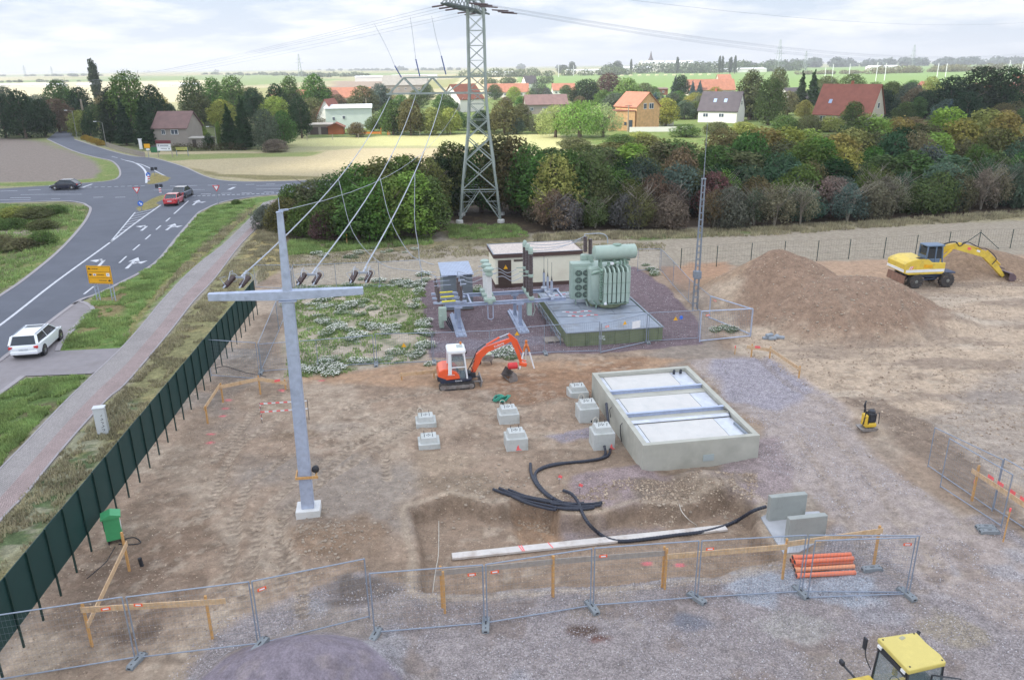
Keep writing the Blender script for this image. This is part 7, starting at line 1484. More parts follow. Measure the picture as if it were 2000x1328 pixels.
rows = [('front', 1.5, 27, 4.4, 5.0, ['grey_brown', 'grey_green', 'olive', 'grey_green', 'brown_green', 'grey_brown'], ['sparse', 'bush', 'bush', 'sparse']),
        ('second', 5.5, 25, 5.2, 5.4, ['grey_green', 'olive', 'blue_green', 'green', 'grey_brown', 'green'], ['bush', 'bush', 'sparse']),
        ('third', 10.5, 24, 6.0, 6.4, ['dark_green', 'green', 'olive', 'green', 'blue_green', 'grey_green'], ['bush', 'tall', 'bush']),
        ('fourth', 16.5, 22, 6.8, 6.6, ['green', 'olive', 'dark_green', 'green', 'blue_green', 'yellow_green'], ['round', 'bush', 'tall']),
        ('fifth', 23.5, 20, 7.4, 7.4, ['olive', 'green', 'dark_green', 'yellow_green', 'brown_green'], ['round', 'tall', 'round']),
        ('back', 32, 19, 7.8, 8.2, ['olive', 'green', 'dark_green', 'yellow_green', 'orange_brown'], ['round', 'round', 'tall'])]
for ri, (rn, off, cnt, hh, ww, cols, kinds) in enumerate(rows):
    for i in range(cnt):
        u = (i + .5 + rt.uniform(-.28, .28)) / cnt; p = along(FR, u); x = p.x + rt.uniform(-1, 1) + off * .05; y = p.y + off + rt.uniform(-1.4, 1.4)
        h_ = hh * rt.uniform(.82, 1.15) * (.86 + .2 * u) * (.85 if u < .18 and ri > 1 else 1); cn = rt.choice(cols); kd = rt.choice(kinds)
        if ri == 0 and i in (9, 10, 14, 15, 22, 23, 24): kd, cn = 'sparse', 'grey_brown'
        if ri == 1 and i in (4, 5, 6): cn = 'purple_brown'
        if ri == 2 and i in (8, 9): cn = 'blue_green'
        if ri == 3 and i in (5, 15): cn = 'orange_brown'
        wd = ww * rt.uniform(.9, 1.25); c = tuple(v * rt.uniform(.9, 1.12) for v in GRN[cn])
        isb = kd in ('bush', 'sparse'); ln = cn.replace('_', ' ') + (' twiggy bush' if kd == 'sparse' else ' leafy bush' if isb else ' tree')
        plant(kd, x, y, h_ * (1.0 if isb else 1.08), wd, fc(*c), f'{ln} in the {rn} row of the right thicket, {ORD[i]} from the left', 'bushes and trees of the right thicket', 'bush' if isb else 'tree', 'bush' if isb else 'tree')
# clump behind and left of the tower
lc = [(530, 445, 400, 5, 'bush', 'grey_green'), (560, 452, 385, 5, 'bush', 'olive'), (600, 462, 395, 5, 'bush', 'green'), (640, 470, 410, 4.5, 'bush', 'purple_brown'), (665, 468, 375, 5.5, 'bush', 'green'), (700, 472, 360, 5.5, 'tall', 'green'), (735, 470, 345, 5.5, 'round', 'green'), (775, 468, 340, 5.5, 'round', 'bright_green'), (812, 466, 335, 5.5, 'tall', 'bright_green'), (840, 462, 345, 4.5, 'tall', 'green'),
      (580, 440, 360, 6, 'bush', 'green'), (620, 442, 345, 6, 'round', 'olive'), (660, 445, 335, 6, 'round', 'green'), (705, 448, 318, 6.5, 'round', 'green'), (750, 448, 308, 6, 'tall', 'olive'), (795, 446, 298, 6.5, 'round', 'green'), (835, 442, 300, 6, 'round', 'olive'), (862, 424, 305, 5, 'tall', 'dark_green'),
      (700, 428, 330, 6, 'round', 'yellow_green'), (750, 425, 318, 6, 'round', 'green'), (800, 424, 302, 6.5, 'round', 'dark_green'),
      (880, 418, 268, 6, 'round', 'olive'), (905, 414, 285, 6, 'tall', 'dark_green'), (940, 415, 275, 6.5, 'round', 'green'), (975, 416, 262, 6.5, 'tall', 'olive'), (1005, 418, 258, 6.5, 'round', 'olive'), (1035, 424, 280, 6, 'round', 'green'), (1060, 432, 305, 5.5, 'tall', 'green'), (1085, 440, 300, 6, 'round', 'yellow_green'), (1110, 435, 285, 6, 'round', 'green'), (1150, 430, 290, 6, 'round', 'olive')]
for i, (px, pb, pt, wd, kd, cn) in enumerate(lc):
    p = G(px, pb); h_ = HT(p, pt); c = tuple(v * rt.uniform(.92, 1.1) for v in GRN[cn]); isb = kd == 'bush'
    plant(kd, p.x, p.y, h_, wd, fc(*c, 1.2), f'{cn.replace("_", " ")} {"bush" if isb else "tree"} of the clump by the tower, {ORD[i] if i < 21 else ORD[i - 21]} in the {"part left of it" if i < 21 else "part behind it"}', 'trees and bushes round the tower', 'bush' if isb else 'tree', 'bush' if isb else 'tree')
# dry stems under the clump
# ---- village and roadside trees: px, base row, top row, width in px, kind, colour, label
VT = [(12, 270, 178, 62, 'round', 'dark_green', 'dark leafy tree at the left edge beyond the ploughed field'), (52, 271, 172, 62, 'round', 'dark_green', 'dark leafy tree in the middle of the group beyond the ploughed field'), (90, 268, 190, 48, 'round', 'dark_green', 'dark leafy tree nearest the road bend beyond the ploughed field'),
      (126, 245, 152, 60, 'round', 'green', 'broad green tree behind the road bend'), (165, 248, 166, 48, 'round', 'dark_green', 'dark tree left of the tall poplar foot'), (195, 215, 116, 22, 'poplar', 'dark_green', 'tall slim poplar rising above all trees at the left'),
      (228, 262, 165, 52, 'round', 'dark_green', 'dark tree right of the tall poplar'), (262, 262, 137, 78, 'round', 'green', 'largest broad green tree behind the roadside house'), (308, 262, 160, 52, 'round', 'dark_green', 'dark tree just left of the roadside house roof'), (215, 280, 205, 34, 'conifer', 'dark_green', 'dark conifer by the road, leftmost of three'), (248, 284, 196, 42, 'conifer', 'dark_green', 'dark conifer by the road, middle of three'), (288, 286, 192, 46, 'conifer', 'dark_green', 'dark conifer touching the roadside house'), (178, 268, 215, 34, 'bush', 'dark_green', 'dark bush under the street lamps'),
      (385, 245, 150, 56, 'round', 'green', 'green tree right behind the roadside house'), (424, 240, 148, 52, 'round', 'green', 'green tree between the roadside house and the next conifers'), (462, 240, 146, 58, 'round', 'green', 'light topped tree above the dark conifers'), (500, 250, 168, 50, 'round', 'dark_green', 'dark tree right of the tall conifers'), (398, 268, 234, 18, 'conifer', 'yellow_green', 'small yellow green thuja beside the roadside house'), (430, 291, 238, 12, 'poplar', 'bright_green', 'slender bright green column by the hedge'), (452, 290, 205, 40, 'conifer', 'dark_green', 'dark conifer behind the bright green column'), (480, 292, 190, 42, 'conifer', 'dark_green', 'tallest dark conifer left of the pale round tree'),
      (522, 292, 208, 52, 'round', 'grey_green', 'pale grey green tree at the meadow corner'), (556, 285, 212, 50, 'round', 'green', 'green tree behind the flowering bush'), (590, 270, 188, 46, 'round', 'dark_green', 'dark tree left of the white long house'), (545, 250, 158, 50, 'round', 'dark_green', 'dark tree in the second line behind the meadow corner'), (572, 240, 143, 50, 'round', 'green', 'bright topped tree left of the highest village tree'), (620, 235, 139, 60, 'round', 'green', 'highest round green tree behind the white long house'),
      (712, 228, 165, 56, 'round', 'olive', 'olive tree behind the white long house'), (745, 224, 160, 44, 'round', 'grey_green', 'pale tree in front of the big grey barn'), (697, 268, 238, 38, 'round', 'brown_green', 'small garden tree before the wooden hut'), (768, 264, 192, 52, 'round', 'green', 'fruit tree at the meadow edge, left of two close ones'), (803, 265, 188, 52, 'round', 'olive', 'fruit tree at the meadow edge, right of two close ones'), (845, 264, 206, 50, 'round', 'yellow_green', 'light fruit tree just left of the tower'), (880, 262, 208, 46, 'round', 'yellow_green', 'light fruit tree just behind the tower legs'), (985, 262, 192, 60, 'round', 'olive', 'olive garden tree right of the tower'), (1018, 255, 200, 50, 'round', 'olive', 'olive garden tree left of the bright willow'),
      (1085, 268, 196, 92, 'willow', 'pale_green', 'bright willow, left one of three beside the brick house'), (1132, 270, 186, 112, 'willow', 'bright_green', 'bright willow, middle and largest of three'), (1178, 268, 198, 74, 'willow', 'pale_green', 'bright willow, right one touching the brick house'),
      (1052, 215, 152, 50, 'willow', 'grey_green', 'weeping grey green tree between the orange roofs'), (1145, 205, 154, 60, 'round', 'dark_green', 'dense dark green tree left of the copper coloured one'), (1188, 195, 142, 56, 'round', 'purple_brown', 'copper coloured tree behind the willows'), (1225, 205, 150, 50, 'round', 'bright_green', 'bright green tree right of the copper coloured one'), (1258, 200, 160, 40, 'round', 'olive', 'olive tree behind the orange roof of the brick house'), (1200, 225, 180, 48, 'round', 'grey_green', 'grey green tree left of the orange roof of the brick house'), (1278, 222, 182, 28, 'conifer', 'bluish', 'blue spruce just right of the brick house'), (1318, 190, 148, 18, 'conifer', 'bluish', 'slim blue spruce beside the round dark pine'), (1330, 190, 146, 34, 'tall', 'dark_green', 'round dark pine left of the long red roof'), (1352, 188, 158, 13, 'conifer', 'bluish', 'small spruce before the long red roof, left of two'), (1366, 187, 158, 15, 'conifer', 'bluish', 'small spruce before the long red roof, right of two'),
      (1318, 232, 192, 46, 'round', 'dark_green', 'ivy dark round tree between the brick house and the slate house'), (1358, 232, 196, 34, 'round', 'green', 'green tree just left of the slate roofed house'), (1300, 245, 215, 30, 'bush', 'green', 'garden bush below the ivy dark tree'), (1285, 245, 195, 26, 'poplar', 'olive', 'thin birch like tree before the brick house terrace'), (1462, 235, 136, 56, 'tall', 'olive', 'tall olive tree right behind the slate roofed house'), (1500, 245, 150, 60, 'round', 'green', 'green tree right of the slate roofed house'), (1516, 205, 131, 40, 'round', 'olive', 'high olive tree under the distant power tower'),
      (1562, 215, 140, 26, 'conifer', 'dark_green', 'dark spruce left of the big red roof, left of two'), (1584, 212, 137, 30, 'conifer', 'dark_green', 'dark spruce left of the big red roof, right of two'), (1612, 200, 146, 50, 'round', 'olive', 'olive tree behind the left end of the big red roof'), (1660, 196, 142, 56, 'round', 'green', 'green tree behind the right end of the big red roof'), (1662, 255, 198, 46, 'tall', 'green', 'green tree standing before the big red roof'), (1735, 222, 158, 60, 'round', 'green', 'green tree right of the big red roof house'), (1772, 225, 160, 56, 'round', 'grey_green', 'grey green tree left of the pink gable'), (1812, 215, 146, 40, 'round', 'yellow_green', 'yellow green tree at the left of the huge dark tree'),
      (1850, 235, 143, 80, 'round', 'dark_green', 'huge dark tree at the right, its left part'), (1905, 235, 124, 95, 'round', 'dark_green', 'huge dark tree at the right, its high middle'), (1955, 235, 128, 80, 'round', 'dark_green', 'huge dark tree at the right, its right part'), (1850, 250, 195, 26, 'conifer', 'bluish', 'small blue spruce before the huge dark tree'), (1790, 240, 190, 34, 'poplar', 'green', 'narrow green tree below the pink gable'), (2010, 225, 165, 50, 'round', 'green', 'green tree at the right edge of the village'), (640, 215, 172, 30, 'tall', 'dark_green', 'dark narrow tree against the orange roofs'), (410, 292, 262, 24, 'bush', 'dark_green', 'dark bush at the end of the roadside hedge'), (538, 297, 272, 56, 'bush', 'grey_brown', 'wide bush with pale seed heads at the meadow corner'), (340, 262, 200, 30, 'round', 'dark_green', 'dark tree peeping over the roadside house')]
for (px, pb, pt, wp, kd, cn, lb) in VT:
    p = G(px, pb); h_ = HT(p, pt); wd = wp / FPX * math.hypot(p.y, CH) * 1.05; c = tuple(v * rt.uniform(.94, 1.08) for v in GRN[cn])
    plant(kd, p.x, p.y, h_, wd, fc(*c), lb, None, 'bush' if kd == 'bush' else 'tree', 'bush' if kd == 'bush' else 'tree', z=0)
# filler bushes in gardens along the back of the thicket
for i, (px, pb, pt, cn) in enumerate(((1120, 292, 268, 'olive'), (1210, 285, 262, 'green'), (1250, 282, 258, 'yellow_green'), (1340, 268, 244, 'green'), (1400, 262, 238, 'olive'), (1450, 262, 238, 'yellow_green'), (1530, 258, 225, 'green'), (1580, 258, 225, 'olive'), (1620, 258, 228, 'yellow_green'), (1720, 262, 232, 'olive'), (1780, 258, 230, 'orange_brown'), (1830, 255, 228, 'olive'), (1900, 250, 220, 'yellow_green'), (1960, 250, 215, 'orange_brown'), (2000, 245, 212, 'green'))):
    p = G(px, pb); plant('bush', p.x, p.y, HT(p, pt), 8.5, fc(*GRN[cn]), f'{cn.replace("_", " ")} garden bush between thicket and village, {ORD[i]} from the left', 'garden bushes behind the thicket', 'bush', 'bush', z=0)
zones = [('between the roofs left of the tower', 600, 900, 196, 226, 12, 9), ('among the roofs right of the tower', 960, 1230, 186, 222, 16, 8), ('between the brick and the slate house', 1255, 1400, 186, 250, 12, 8), ('round the big red roof house', 1440, 1790, 188, 250, 22, 9), ('before the right-hand red roofs', 1780, 2060, 205, 250, 16, 9), ('behind the ploughed field', -20, 330, 222, 268, 16, 11), ('behind the roadside house', 380, 640, 215, 262, 16, 10), ('along the meadow edge before the tower', 700, 1060, 246, 262, 10, 6)]
for zn, x0, x1, y0, y1, n, hh in zones:
    for i in range(n):
        px = x0 + (x1 - x0) * (i + .5 + rt.uniform(-.4, .4)) / n; py = y0 + (y1 - y0) * rt.random() ** .8; p = G(px, py); cn = rt.choice(['green', 'olive', 'dark_green', 'green', 'yellow_green', 'grey_green', 'brown_green']); h_ = hh * rt.uniform(.6, 1.05)
        if any(abs(px - hx_) < 34 and py > hy_ - 8 for hx_, hy_ in ((1243, 245), (1408, 236), (1655, 240), (684, 250), (352, 280))): h_ *= .32
        plant('round' if h_ > 4 else 'bush', p.x, p.y, h_, h_ * rt.uniform(.95, 1.3), fc(*(v * rt.uniform(.9, 1.1) for v in GRN[cn])), f'{cn.replace("_", " ")} garden tree {zn}, {ORD[i]} from the left', 'trees ' + zn, z=0)
# weeds on the left field
for i, (px, pb, h_, wd, cn) in enumerate(((30, 425, 1.3, 5, 'yellow_green'), (70, 428, 1.5, 5, 'olive'), (105, 418, 1.1, 4, 'green'), (20, 445, 1.0, 5, 'green'), (85, 448, 1.1, 4, 'olive'), (40, 485, 1.0, 5, 'brown_green'), (85, 478, 1.4, 3.2, 'green'), (-15, 480, 1.1, 5, 'brown_green'), (462, 400, .7, 1.6, 'green'), (518, 430, 1.6, 3.0, 'grey_green'))):
    p = G(px, pb); plant('bush', p.x, p.y, h_, wd, fc(*GRN[cn]), f'low {cn.replace("_", " ")} weed bush, {ORD[i]} of the roadside ones from far to near' if i < 8 else ('small round bush on the verge near the right give way sign' if i == 8 else 'grey green bush at the far end of the footpath'), 'weed bushes on the left field' if i < 8 else None, 'bush', 'bush')
# hedge in front of the roadside house
def hedge(a_, b_, h_, dp, color, label, name='hedge'):
    d = b_ - a_; L_ = d.length; n = int(L_ / .9) + 1; lb = [((i + .5) / n * L_, 0, h_ * .5, .75, dp * .6, h_ * .55) for i in range(n)]
    m_ = leaves(lb, int(L_ * 160), .12, 99); o = bpy.data.objects.new(name, m_); C.objects.link(o); o.location = a_; o.rotation_euler = (0, 0, math.atan2(d.y, d.x)); o.color = (*color[:3], 1); prop(o, label, 'hedge')
hedge(G(338, 296), G(480, 294), 1.7, 1.2, fc(78, 74, 52), 'long clipped brown green hedge behind the two billboards')
# white flowering weeds in the fenced plot: one clump, then copies
WFL = mat('petal_white', srgb(226, 226, 214), .8, 0, .05)
rg = np.random.default_rng(3)
def clump():
    t = thing('weed_clump', 'low weed clump with small white flowers in the sandy plot', 'weed', (0, 0, 0), 0, 'white flowering weeds round the station')
    m_ = leaves([(0, 0, .16, .42, .42, .22), (.22, .1, .14, .3, .3, .2), (-.2, .15, .13, .28, .28, .18)], 420, .05, 5); m_.name = 'leaves'; o = bpy.data.objects.new('leaves', m_); C.objects.link(o); o.parent = t; o.color = (*fc(112, 136, 92, 1.0)[:3], 1); KIDS.setdefault(t.name, []).append(o)
    mb = MB()
    for k in range(84):
        a = rg.uniform(0, 6.28); r_ = .5 * rg.random() ** .5; z = .35 + .07 * rg.random() - r_ * .22; x, y = r_ * math.cos(a), r_ * math.sin(a); s = rg.uniform(.016, .027)
        mb.add([(x - s, y - s, z), (x + s, y - s, z), (x + s, y + s, z + .01), (x - s, y + s, z + .01)], [(0, 1, 2, 3)])
    o = mb.build('flowers', WFL, t, fixn=False); return t
proto = clump(); spots = []; WHERE = ['behind the mast at the station corner', 'right of the mast in the sandy plot', 'in the middle of the sandy plot', 'beside the end-on side fence', 'in the left half of the plot before the middle', 'in the plot below its middle', 'in the plot right of its middle', 'at the far left foot of the switchgear', 'along the left edge of the red gravel', 'at the near left corner of the red gravel', 'behind the front fence right of the mast', 'before the front fence in the plot', 'behind the front fence near the digger', 'at the back left corner of the plot', 'along the back fence of the plot', 'left of the grey kiosk', 'behind the transformer at the right', 'in the stubble behind the back fence', 'in the stubble left of the tower', 'behind the digger arm', 'at the station corner by the mast', 'behind the fence gate panel', 'beside the grey kiosk']
for ci, (px, py, sx, sy, n) in enumerate(((620, 590, 22, 10, 12), (650, 610, 26, 12, 12), (690, 600, 22, 12, 7), (640, 640, 18, 10, 8), (670, 655, 20, 10, 7), (735, 640, 20, 8, 5), (770, 645, 14, 4, 4), (815, 590, 6, 18, 7), (826, 640, 7, 14, 8), (824, 690, 9, 9, 8), (640, 715, 14, 10, 9), (700, 705, 20, 6, 5), (760, 700, 20, 8, 4), (600, 565, 22, 6, 6), (700, 560, 50, 6, 10), (800, 552, 28, 6, 10), (1268, 527, 9, 4, 5), (650, 500, 40, 4, 6), (760, 490, 40, 5, 6), (980, 692, 16, 4, 5), (590, 720, 10, 6, 4), (1430, 640, 14, 6, 3), (935, 565, 8, 3, 3))):
    for k in range(n): spots.append((rg.normal(px, sx), rg.normal(py, sy), WHERE[ci]))
for k, (px, py, wh) in enumerate(spots):
    p = G(px, py); o = proto if k == 0 else dup(proto); o['label'] = 'low weed clump with white flowers ' + wh; o['group'] = 'white flowering weeds ' + wh; z = ZG(p.x, p.y); o.location = (p.x, p.y, z - .02); s = rg.uniform(.45, 1.15); o.scale = (s * 1.3, s * 1.1, s * .8); o.rotation_euler = (0, 0, rg.uniform(0, 6))
# grass tufts on verges and rough ground
def grass(areas, name, label, color_a, color_b, seed):
    rg = np.random.default_rng(seed); Vs = []; 
    for poly, n, hh in areas:
        w_ = np.array(W2(poly)); lo = w_.min(0); hi = w_.max(0); x = rg.uniform(lo[0], hi[0], n * 4); y = rg.uniform(lo[1], hi[1], n * 4)
        d = sdist(x, y, [tuple(v) for v in w_]) + (fbm(x, y, 1.3, 3, 8) - .5) * .8; cl = fbm(x, y, 1.1, 3, 91) > .40; k = (d > .1) & cl; x = x[k][:n]; y = y[k][:n]; z = terrain(x, y)
        for q in range(3):
            a = rg.uniform(0, 6.28, len(x)); h_ = hh * rg.uniform(.5, 1.3, len(x)); lean = rg.uniform(-.6, .6, len(x)) * h_; wv = .025 + .02 * rg.random(len(x)); ox = rg.uniform(-.08, .08, len(x)); oy = rg.uniform(-.08, .08, len(x))
            ca_, sa_ = np.cos(a), np.sin(a)
            A_ = np.stack([x + ox - ca_ * wv, y + oy - sa_ * wv, z - .01], 1); B_ = np.stack([x + ox + ca_ * wv, y + oy + sa_ * wv, z - .01], 1); T_ = np.stack([x + ox - sa_ * lean, y + oy + ca_ * lean, z + h_], 1)
            Vs.append(np.stack([A_, B_, T_], 1).reshape(-1, 3))
    V = np.concatenate(Vs); n = len(V) // 3
    m_ = bpy.data.meshes.new(name); m_.vertices.add(len(V)); m_.vertices.foreach_set('co', V.ravel()); m_.loops.add(3 * n); m_.loops.foreach_set('vertex_index', np.arange(3 * n)); m_.polygons.add(n); m_.polygons.foreach_set('loop_start', np.arange(0, 3 * n, 3)); m_.update(calc_edges=True)
    m_.materials.append(FOL); o = bpy.data.objects.new(name, m_); C.objects.link(o); o.color = (*color_a[:3], 1); prop(o, label, 'grass', kind='stuff')
grass([([(122, 668), (184, 578), (223, 560), (302, 516), (384, 421), (415, 404), (500, 388), (500, 404), (420, 462), (310, 560), (240, 676), (120, 682)], 30000, .16), ([(-60, 830), (45, 738), (179, 732), (128, 782), (0, 908), (-60, 980)], 9000, .18), ([(-60, 398), (170, 404), (170, 425), (51, 540), (-60, 610)], 9000, .3), ([(560, 470), (850, 462), (850, 478), (560, 500)], 4000, .3), ([(870, 440), (1010, 440), (1040, 462), (880, 470)], 3000, .25), ([(566, 562), (832, 552), (836, 702), (640, 738), (560, 738)], 7000, .16)], 'verge_grass', 'short green grass on the verges between road and footpath', fc(124, 146, 84, 1.5), None, 21)
grass([([(-60, 1150), (0, 1022), (102, 905), (212, 785), (333, 650), (420, 548), (508, 442), (560, 440), (500, 520), (400, 660), (310, 770), (200, 900), (100, 1020), (0, 1150)], 16000, .16), ([(250, 660), (330, 560), (440, 465), (500, 408), (480, 408), (390, 480), (240, 655)], 6000, .2), ([(1040, 458), (1500, 446), (2050, 408), (2050, 422), (1500, 462), (1040, 474)], 8000, .35), ([(500, 440), (560, 430), (560, 520), (500, 560), (505, 500)], 4000, .25), ([(560, 500), (900, 478), (1300, 475), (1300, 490), (850, 505), (560, 525)], 4000, .18)], 'dry_grass', 'dry yellowish grass along the green fence and the thicket edge', fc(160, 152, 120, 1.2), None, 22)
# far-off woods, read as masses
def woods(pts, hh, dp, n, size, color, label, seed):
    rg = random.Random(seed); lb = []
    for i in range(n): p = along(pts, rg.random()); s = hh * rg.uniform(.5, 1.0); lb.append((p.x + rg.uniform(-1, 1) * dp, p.y + rg.uniform(-1, 1) * dp, s * .5, s * .9, s * .9, s * .55))
    m_ = leaves(lb, n * 130, size, seed); m_.name = 'distant_wood'; o = bpy.data.objects.new('distant_wood', m_); C.objects.link(o); o.color = (*color[:3], 1); prop(o, label, 'wood', kind='stuff')
woods([G(-200, 152), G(60, 151), G(190, 152)], 12, 60, 60, 1.9, fc(92, 104, 84), 'far-off wood on the horizon at the left', 1)
woods([G(430, 148), G(600, 150), G(700, 152)], 10, 50, 60, 1.7, fc(104, 116, 90), 'far-off wood left of the white halls', 2)
woods([G(640, 141), G(780, 140), G(900, 139)], 14, 60, 60, 2.4, fc(96, 110, 96), 'far-off wood behind the white halls', 3)
woods([G(900, 153), G(1000, 152), G(1100, 150), G(1230, 148)], 13, 14, 46, 1.3, fc(98, 112, 74), 'row of distant trees right of the tower', 4)
woods([G(1200, 146), G(1300, 145), G(1400, 144), G(1530, 140)], 20, 30, 70, 1.9, fc(88, 104, 76), 'distant wooded village round the church', 5)
woods([G(1560, 147), G(1640, 146), G(1680, 145)], 6, 8, 30, .8, fc(126, 124, 92), 'pale scrub belt in the green field, left part', 6)
woods([G(1700, 146), G(1800, 143), G(1900, 140), G(2050, 136)], 11, 16, 60, 1.2, fc(124, 122, 88), 'pale scrub belt in the green field, right part', 7)
woods([G(1480, 134), G(1640, 132), G(1800, 129), G(2050, 125)], 26, 100, 70, 4.5, fc(84, 98, 88), 'dark wood along the right horizon', 8)
woods([G(-100, 163), G(100, 162), G(260, 160)], 6, 20, 30, 1.2, fc(110, 118, 84), 'low scrub beyond the glasshouses at the left', 9)
woods([G(0, 143), G(400, 142), G(800, 138), G(1200, 135)], 22, 300, 80, 5, fc(96, 108, 98), 'hazy woods right across the horizon', 10)
woods([G(940, 165), G(1000, 166), G(1060, 164)], 7, 8, 16, .9, fc(92, 108, 66), 'low trees behind the orange roofs right of the tower', 11)
# ================================================================ HOUSES
RW = [mat('render_white', srgb(224, 222, 214), .85, 0, .03, .5), mat('render_beige', srgb(190, 180, 164), .85, 0, .05, .5), mat('render_grey', srgb(150, 142, 134), .9, 0, .08, .5), mat('brick_raw', srgb(206, 164, 118), .9, 0, .16, 1.5), mat('render_pale', srgb(206, 216, 208), .85, 0, .04, .5), mat('render_pink', srgb(214, 178, 160), .85, 0, .04, .5)]
def roofm(n, c):
    m = mat(n, c, .85, 0, .14, .7); return m
RORG = roofm('tiles_orange', srgb(166, 112, 90)); RRED = roofm('tiles_red', srgb(140, 86, 72)); RDK = roofm('tiles_dark', srgb(84, 78, 82)); RMV = roofm('tiles_mauve', srgb(122, 98, 94)); RGR = roofm('roof_grey', srgb(150, 146, 138)); RBR = roofm('tiles_brown', srgb(134, 82, 64)); RWT = roofm('roof_white', srgb(222, 226, 230))
PANE = mat('pane', srgb(70, 80, 92), .15, 0, .05); FRM = WHITE
def house(name, label, loc, rz, L_, D_, ev, rdg, wall, roof, wins=(), gwins=(), cat='house', chimney=None, sky=(), plinth=None, base=0.0, ov=.35, group=None, doors=()):
    """ridge along local x; wins on the -y side as (x, z, w, h); gwins on the +x gable"""
    t = thing(name, label, cat, loc, rz, group)
    def f(m):
        hl, hd = L_ / 2, D_ / 2
        V = [(-hl, -hd, 0), (hl, -hd, 0), (hl, hd, 0), (-hl, hd, 0), (-hl, -hd, ev), (hl, -hd, ev), (hl, hd, ev), (-hl, hd, ev), (-hl, 0, rdg - .05), (hl, 0, rdg - .05)]
        m.add(V, [(0, 1, 5, 4), (1, 2, 6, 9, 5), (2, 3, 7, 6), (3, 0, 4, 8, 7), (4, 5, 9, 8), (6, 7, 8, 9)])
    child(t, 'wall', wall, f)
    def f(m):
        hl, hd = L_ / 2 + ov, D_ / 2; sl = (rdg - ev) / hd; e = ov; th = .18
        for s in (-1, 1):
            V = [(-hl, s * (hd + e), ev - sl * e), (hl, s * (hd + e), ev - sl * e), (hl, 0, rdg), (-hl, 0, rdg)]; V += [(x, y, z + th) for x, y, z in V]
            m.add(V, [(0, 1, 2, 3), (7, 6, 5, 4), (0, 4, 5, 1), (1, 5, 6, 2), (2, 6, 7, 3), (3, 7, 4, 0)])
    r_ = child(t, 'roof', roof, f)
    for (x, z, w_, h_) in wins:
        k = child(t, 'window', FRM, lambda m: m.box((x, -D_ / 2 - .01, z), (w_, .12, h_))); child(k, 'pane', PANE, lambda m: [m.box((x + s * w_ * .235, -D_ / 2 - .06, z), (w_ * .4, .06, h_ * .84)) for s in (-1, 1)])
    for (y, z, w_, h_) in gwins:
        k = child(t, 'window', FRM, lambda m: m.box((L_ / 2 + .01, y, z), (.12, w_, h_))); child(k, 'pane', PANE, lambda m: [m.box((L_ / 2 + .06, y + s * w_ * .235, z), (.06, w_ * .4, h_ * .84)) for s in (-1, 1)])
    for (x, w_, h_) in doors: child(t, 'door', mat('house_door', srgb(70, 60, 56), .6), lambda m: m.box((x, -D_ / 2 - .01, h_ / 2), (w_, .14, h_)))
    if chimney: child(r_, 'chimney', mat('chimney_brick', srgb(168, 100, 78), .9, 0, .1), lambda m: m.box((chimney[0], chimney[1], rdg + .25), (.6, .6, 1.5)))
    sl = (rdg - ev) / (D_ / 2)
    for (x, u) in sky:
        y = -D_ / 2 * (1 - u); z = ev + sl * (D_ / 2 + y) + .2; k = child(r_, 'skylight', mat('skylight_glass', srgb(150, 170, 200), .1, 0, .05, spec=.8), lambda m: m.box((x, y, z), (.9, 1.3, .06), rx=math.atan(sl)))
    if plinth: child(t, 'plinth', plinth, lambda m: m.box((0, 0, .5), (L_ + .06, D_ + .06, 1.0)))
    return t
def at(px, py): p = G(px, py); return (p.x, p.y, -.1)
# 1 roadside house
house('house', 'grey house with a two-tone dark roof at the roadside hedge', at(352, 283), R(-6), 8.2, 7.5, 4.3, 7.6, RW[2], RMV, wins=((-1.6, 3.3, .9, 1.1), (1.1, 3.3, 1.8, 1.1)), cat='house')
p = at(352, 281); o = MB(); 
house('shed', 'low grey flat garden shed right of the roadside house', at(398, 287), R(-6), 4.2, 3.5, 2.1, 2.3, RW[2], RGR, doors=((-1.2, .9, 1.8),), cat='shed')
# 2 white long house with hut and garage
house('house', 'long pale house with small windows behind the meadow', at(684, 250), R(8), 13.0, 7, 5.8, 6.6, RW[4], RWT, wins=((-4.3, 3.0, .7, 1.0), (-1.4, 3.3, .7, 1.0)))
house('house', 'steep white gable with red roof at the left end of the pale house', at(648, 250), R(262), 8, 5.6, 3.6, 8.2, RW[0], RRED)
house('garage', 'grey flat garage left of the pale house', at(627, 262), R(8), 6.5, 4.5, 2.6, 2.9, RW[2], RGR, doors=((-1.5, 2.2, 2.0), (1.4, 2.2, 2.0)), cat='garage')
house('garden_hut', 'orange brown wooden garden hut before the pale house', at(658, 262), R(95), 3.6, 4.0, 2.0, 3.0, mat('hut_wood', srgb(150, 84, 44), .8, 0, .1), RBR, cat='hut')
p = at(715, 264); t = thing('play_frame', 'orange wooden play frame in the garden right of the hut', 'play frame', p)
child(t, 'beam', mat('play_orange', srgb(222, 130, 36), .6), lambda m: (m.box((0, 0, .6), (8, .2, .5)), m.box((-4, 0, .5), (.15, .15, 1.3)), m.box((0, 0, .5), (.15, .15, 1.3)), m.box((4, 0, .8), (.15, .15, 2.0)), m.box((6, 0, .8), (.8, .6, 1.6))))
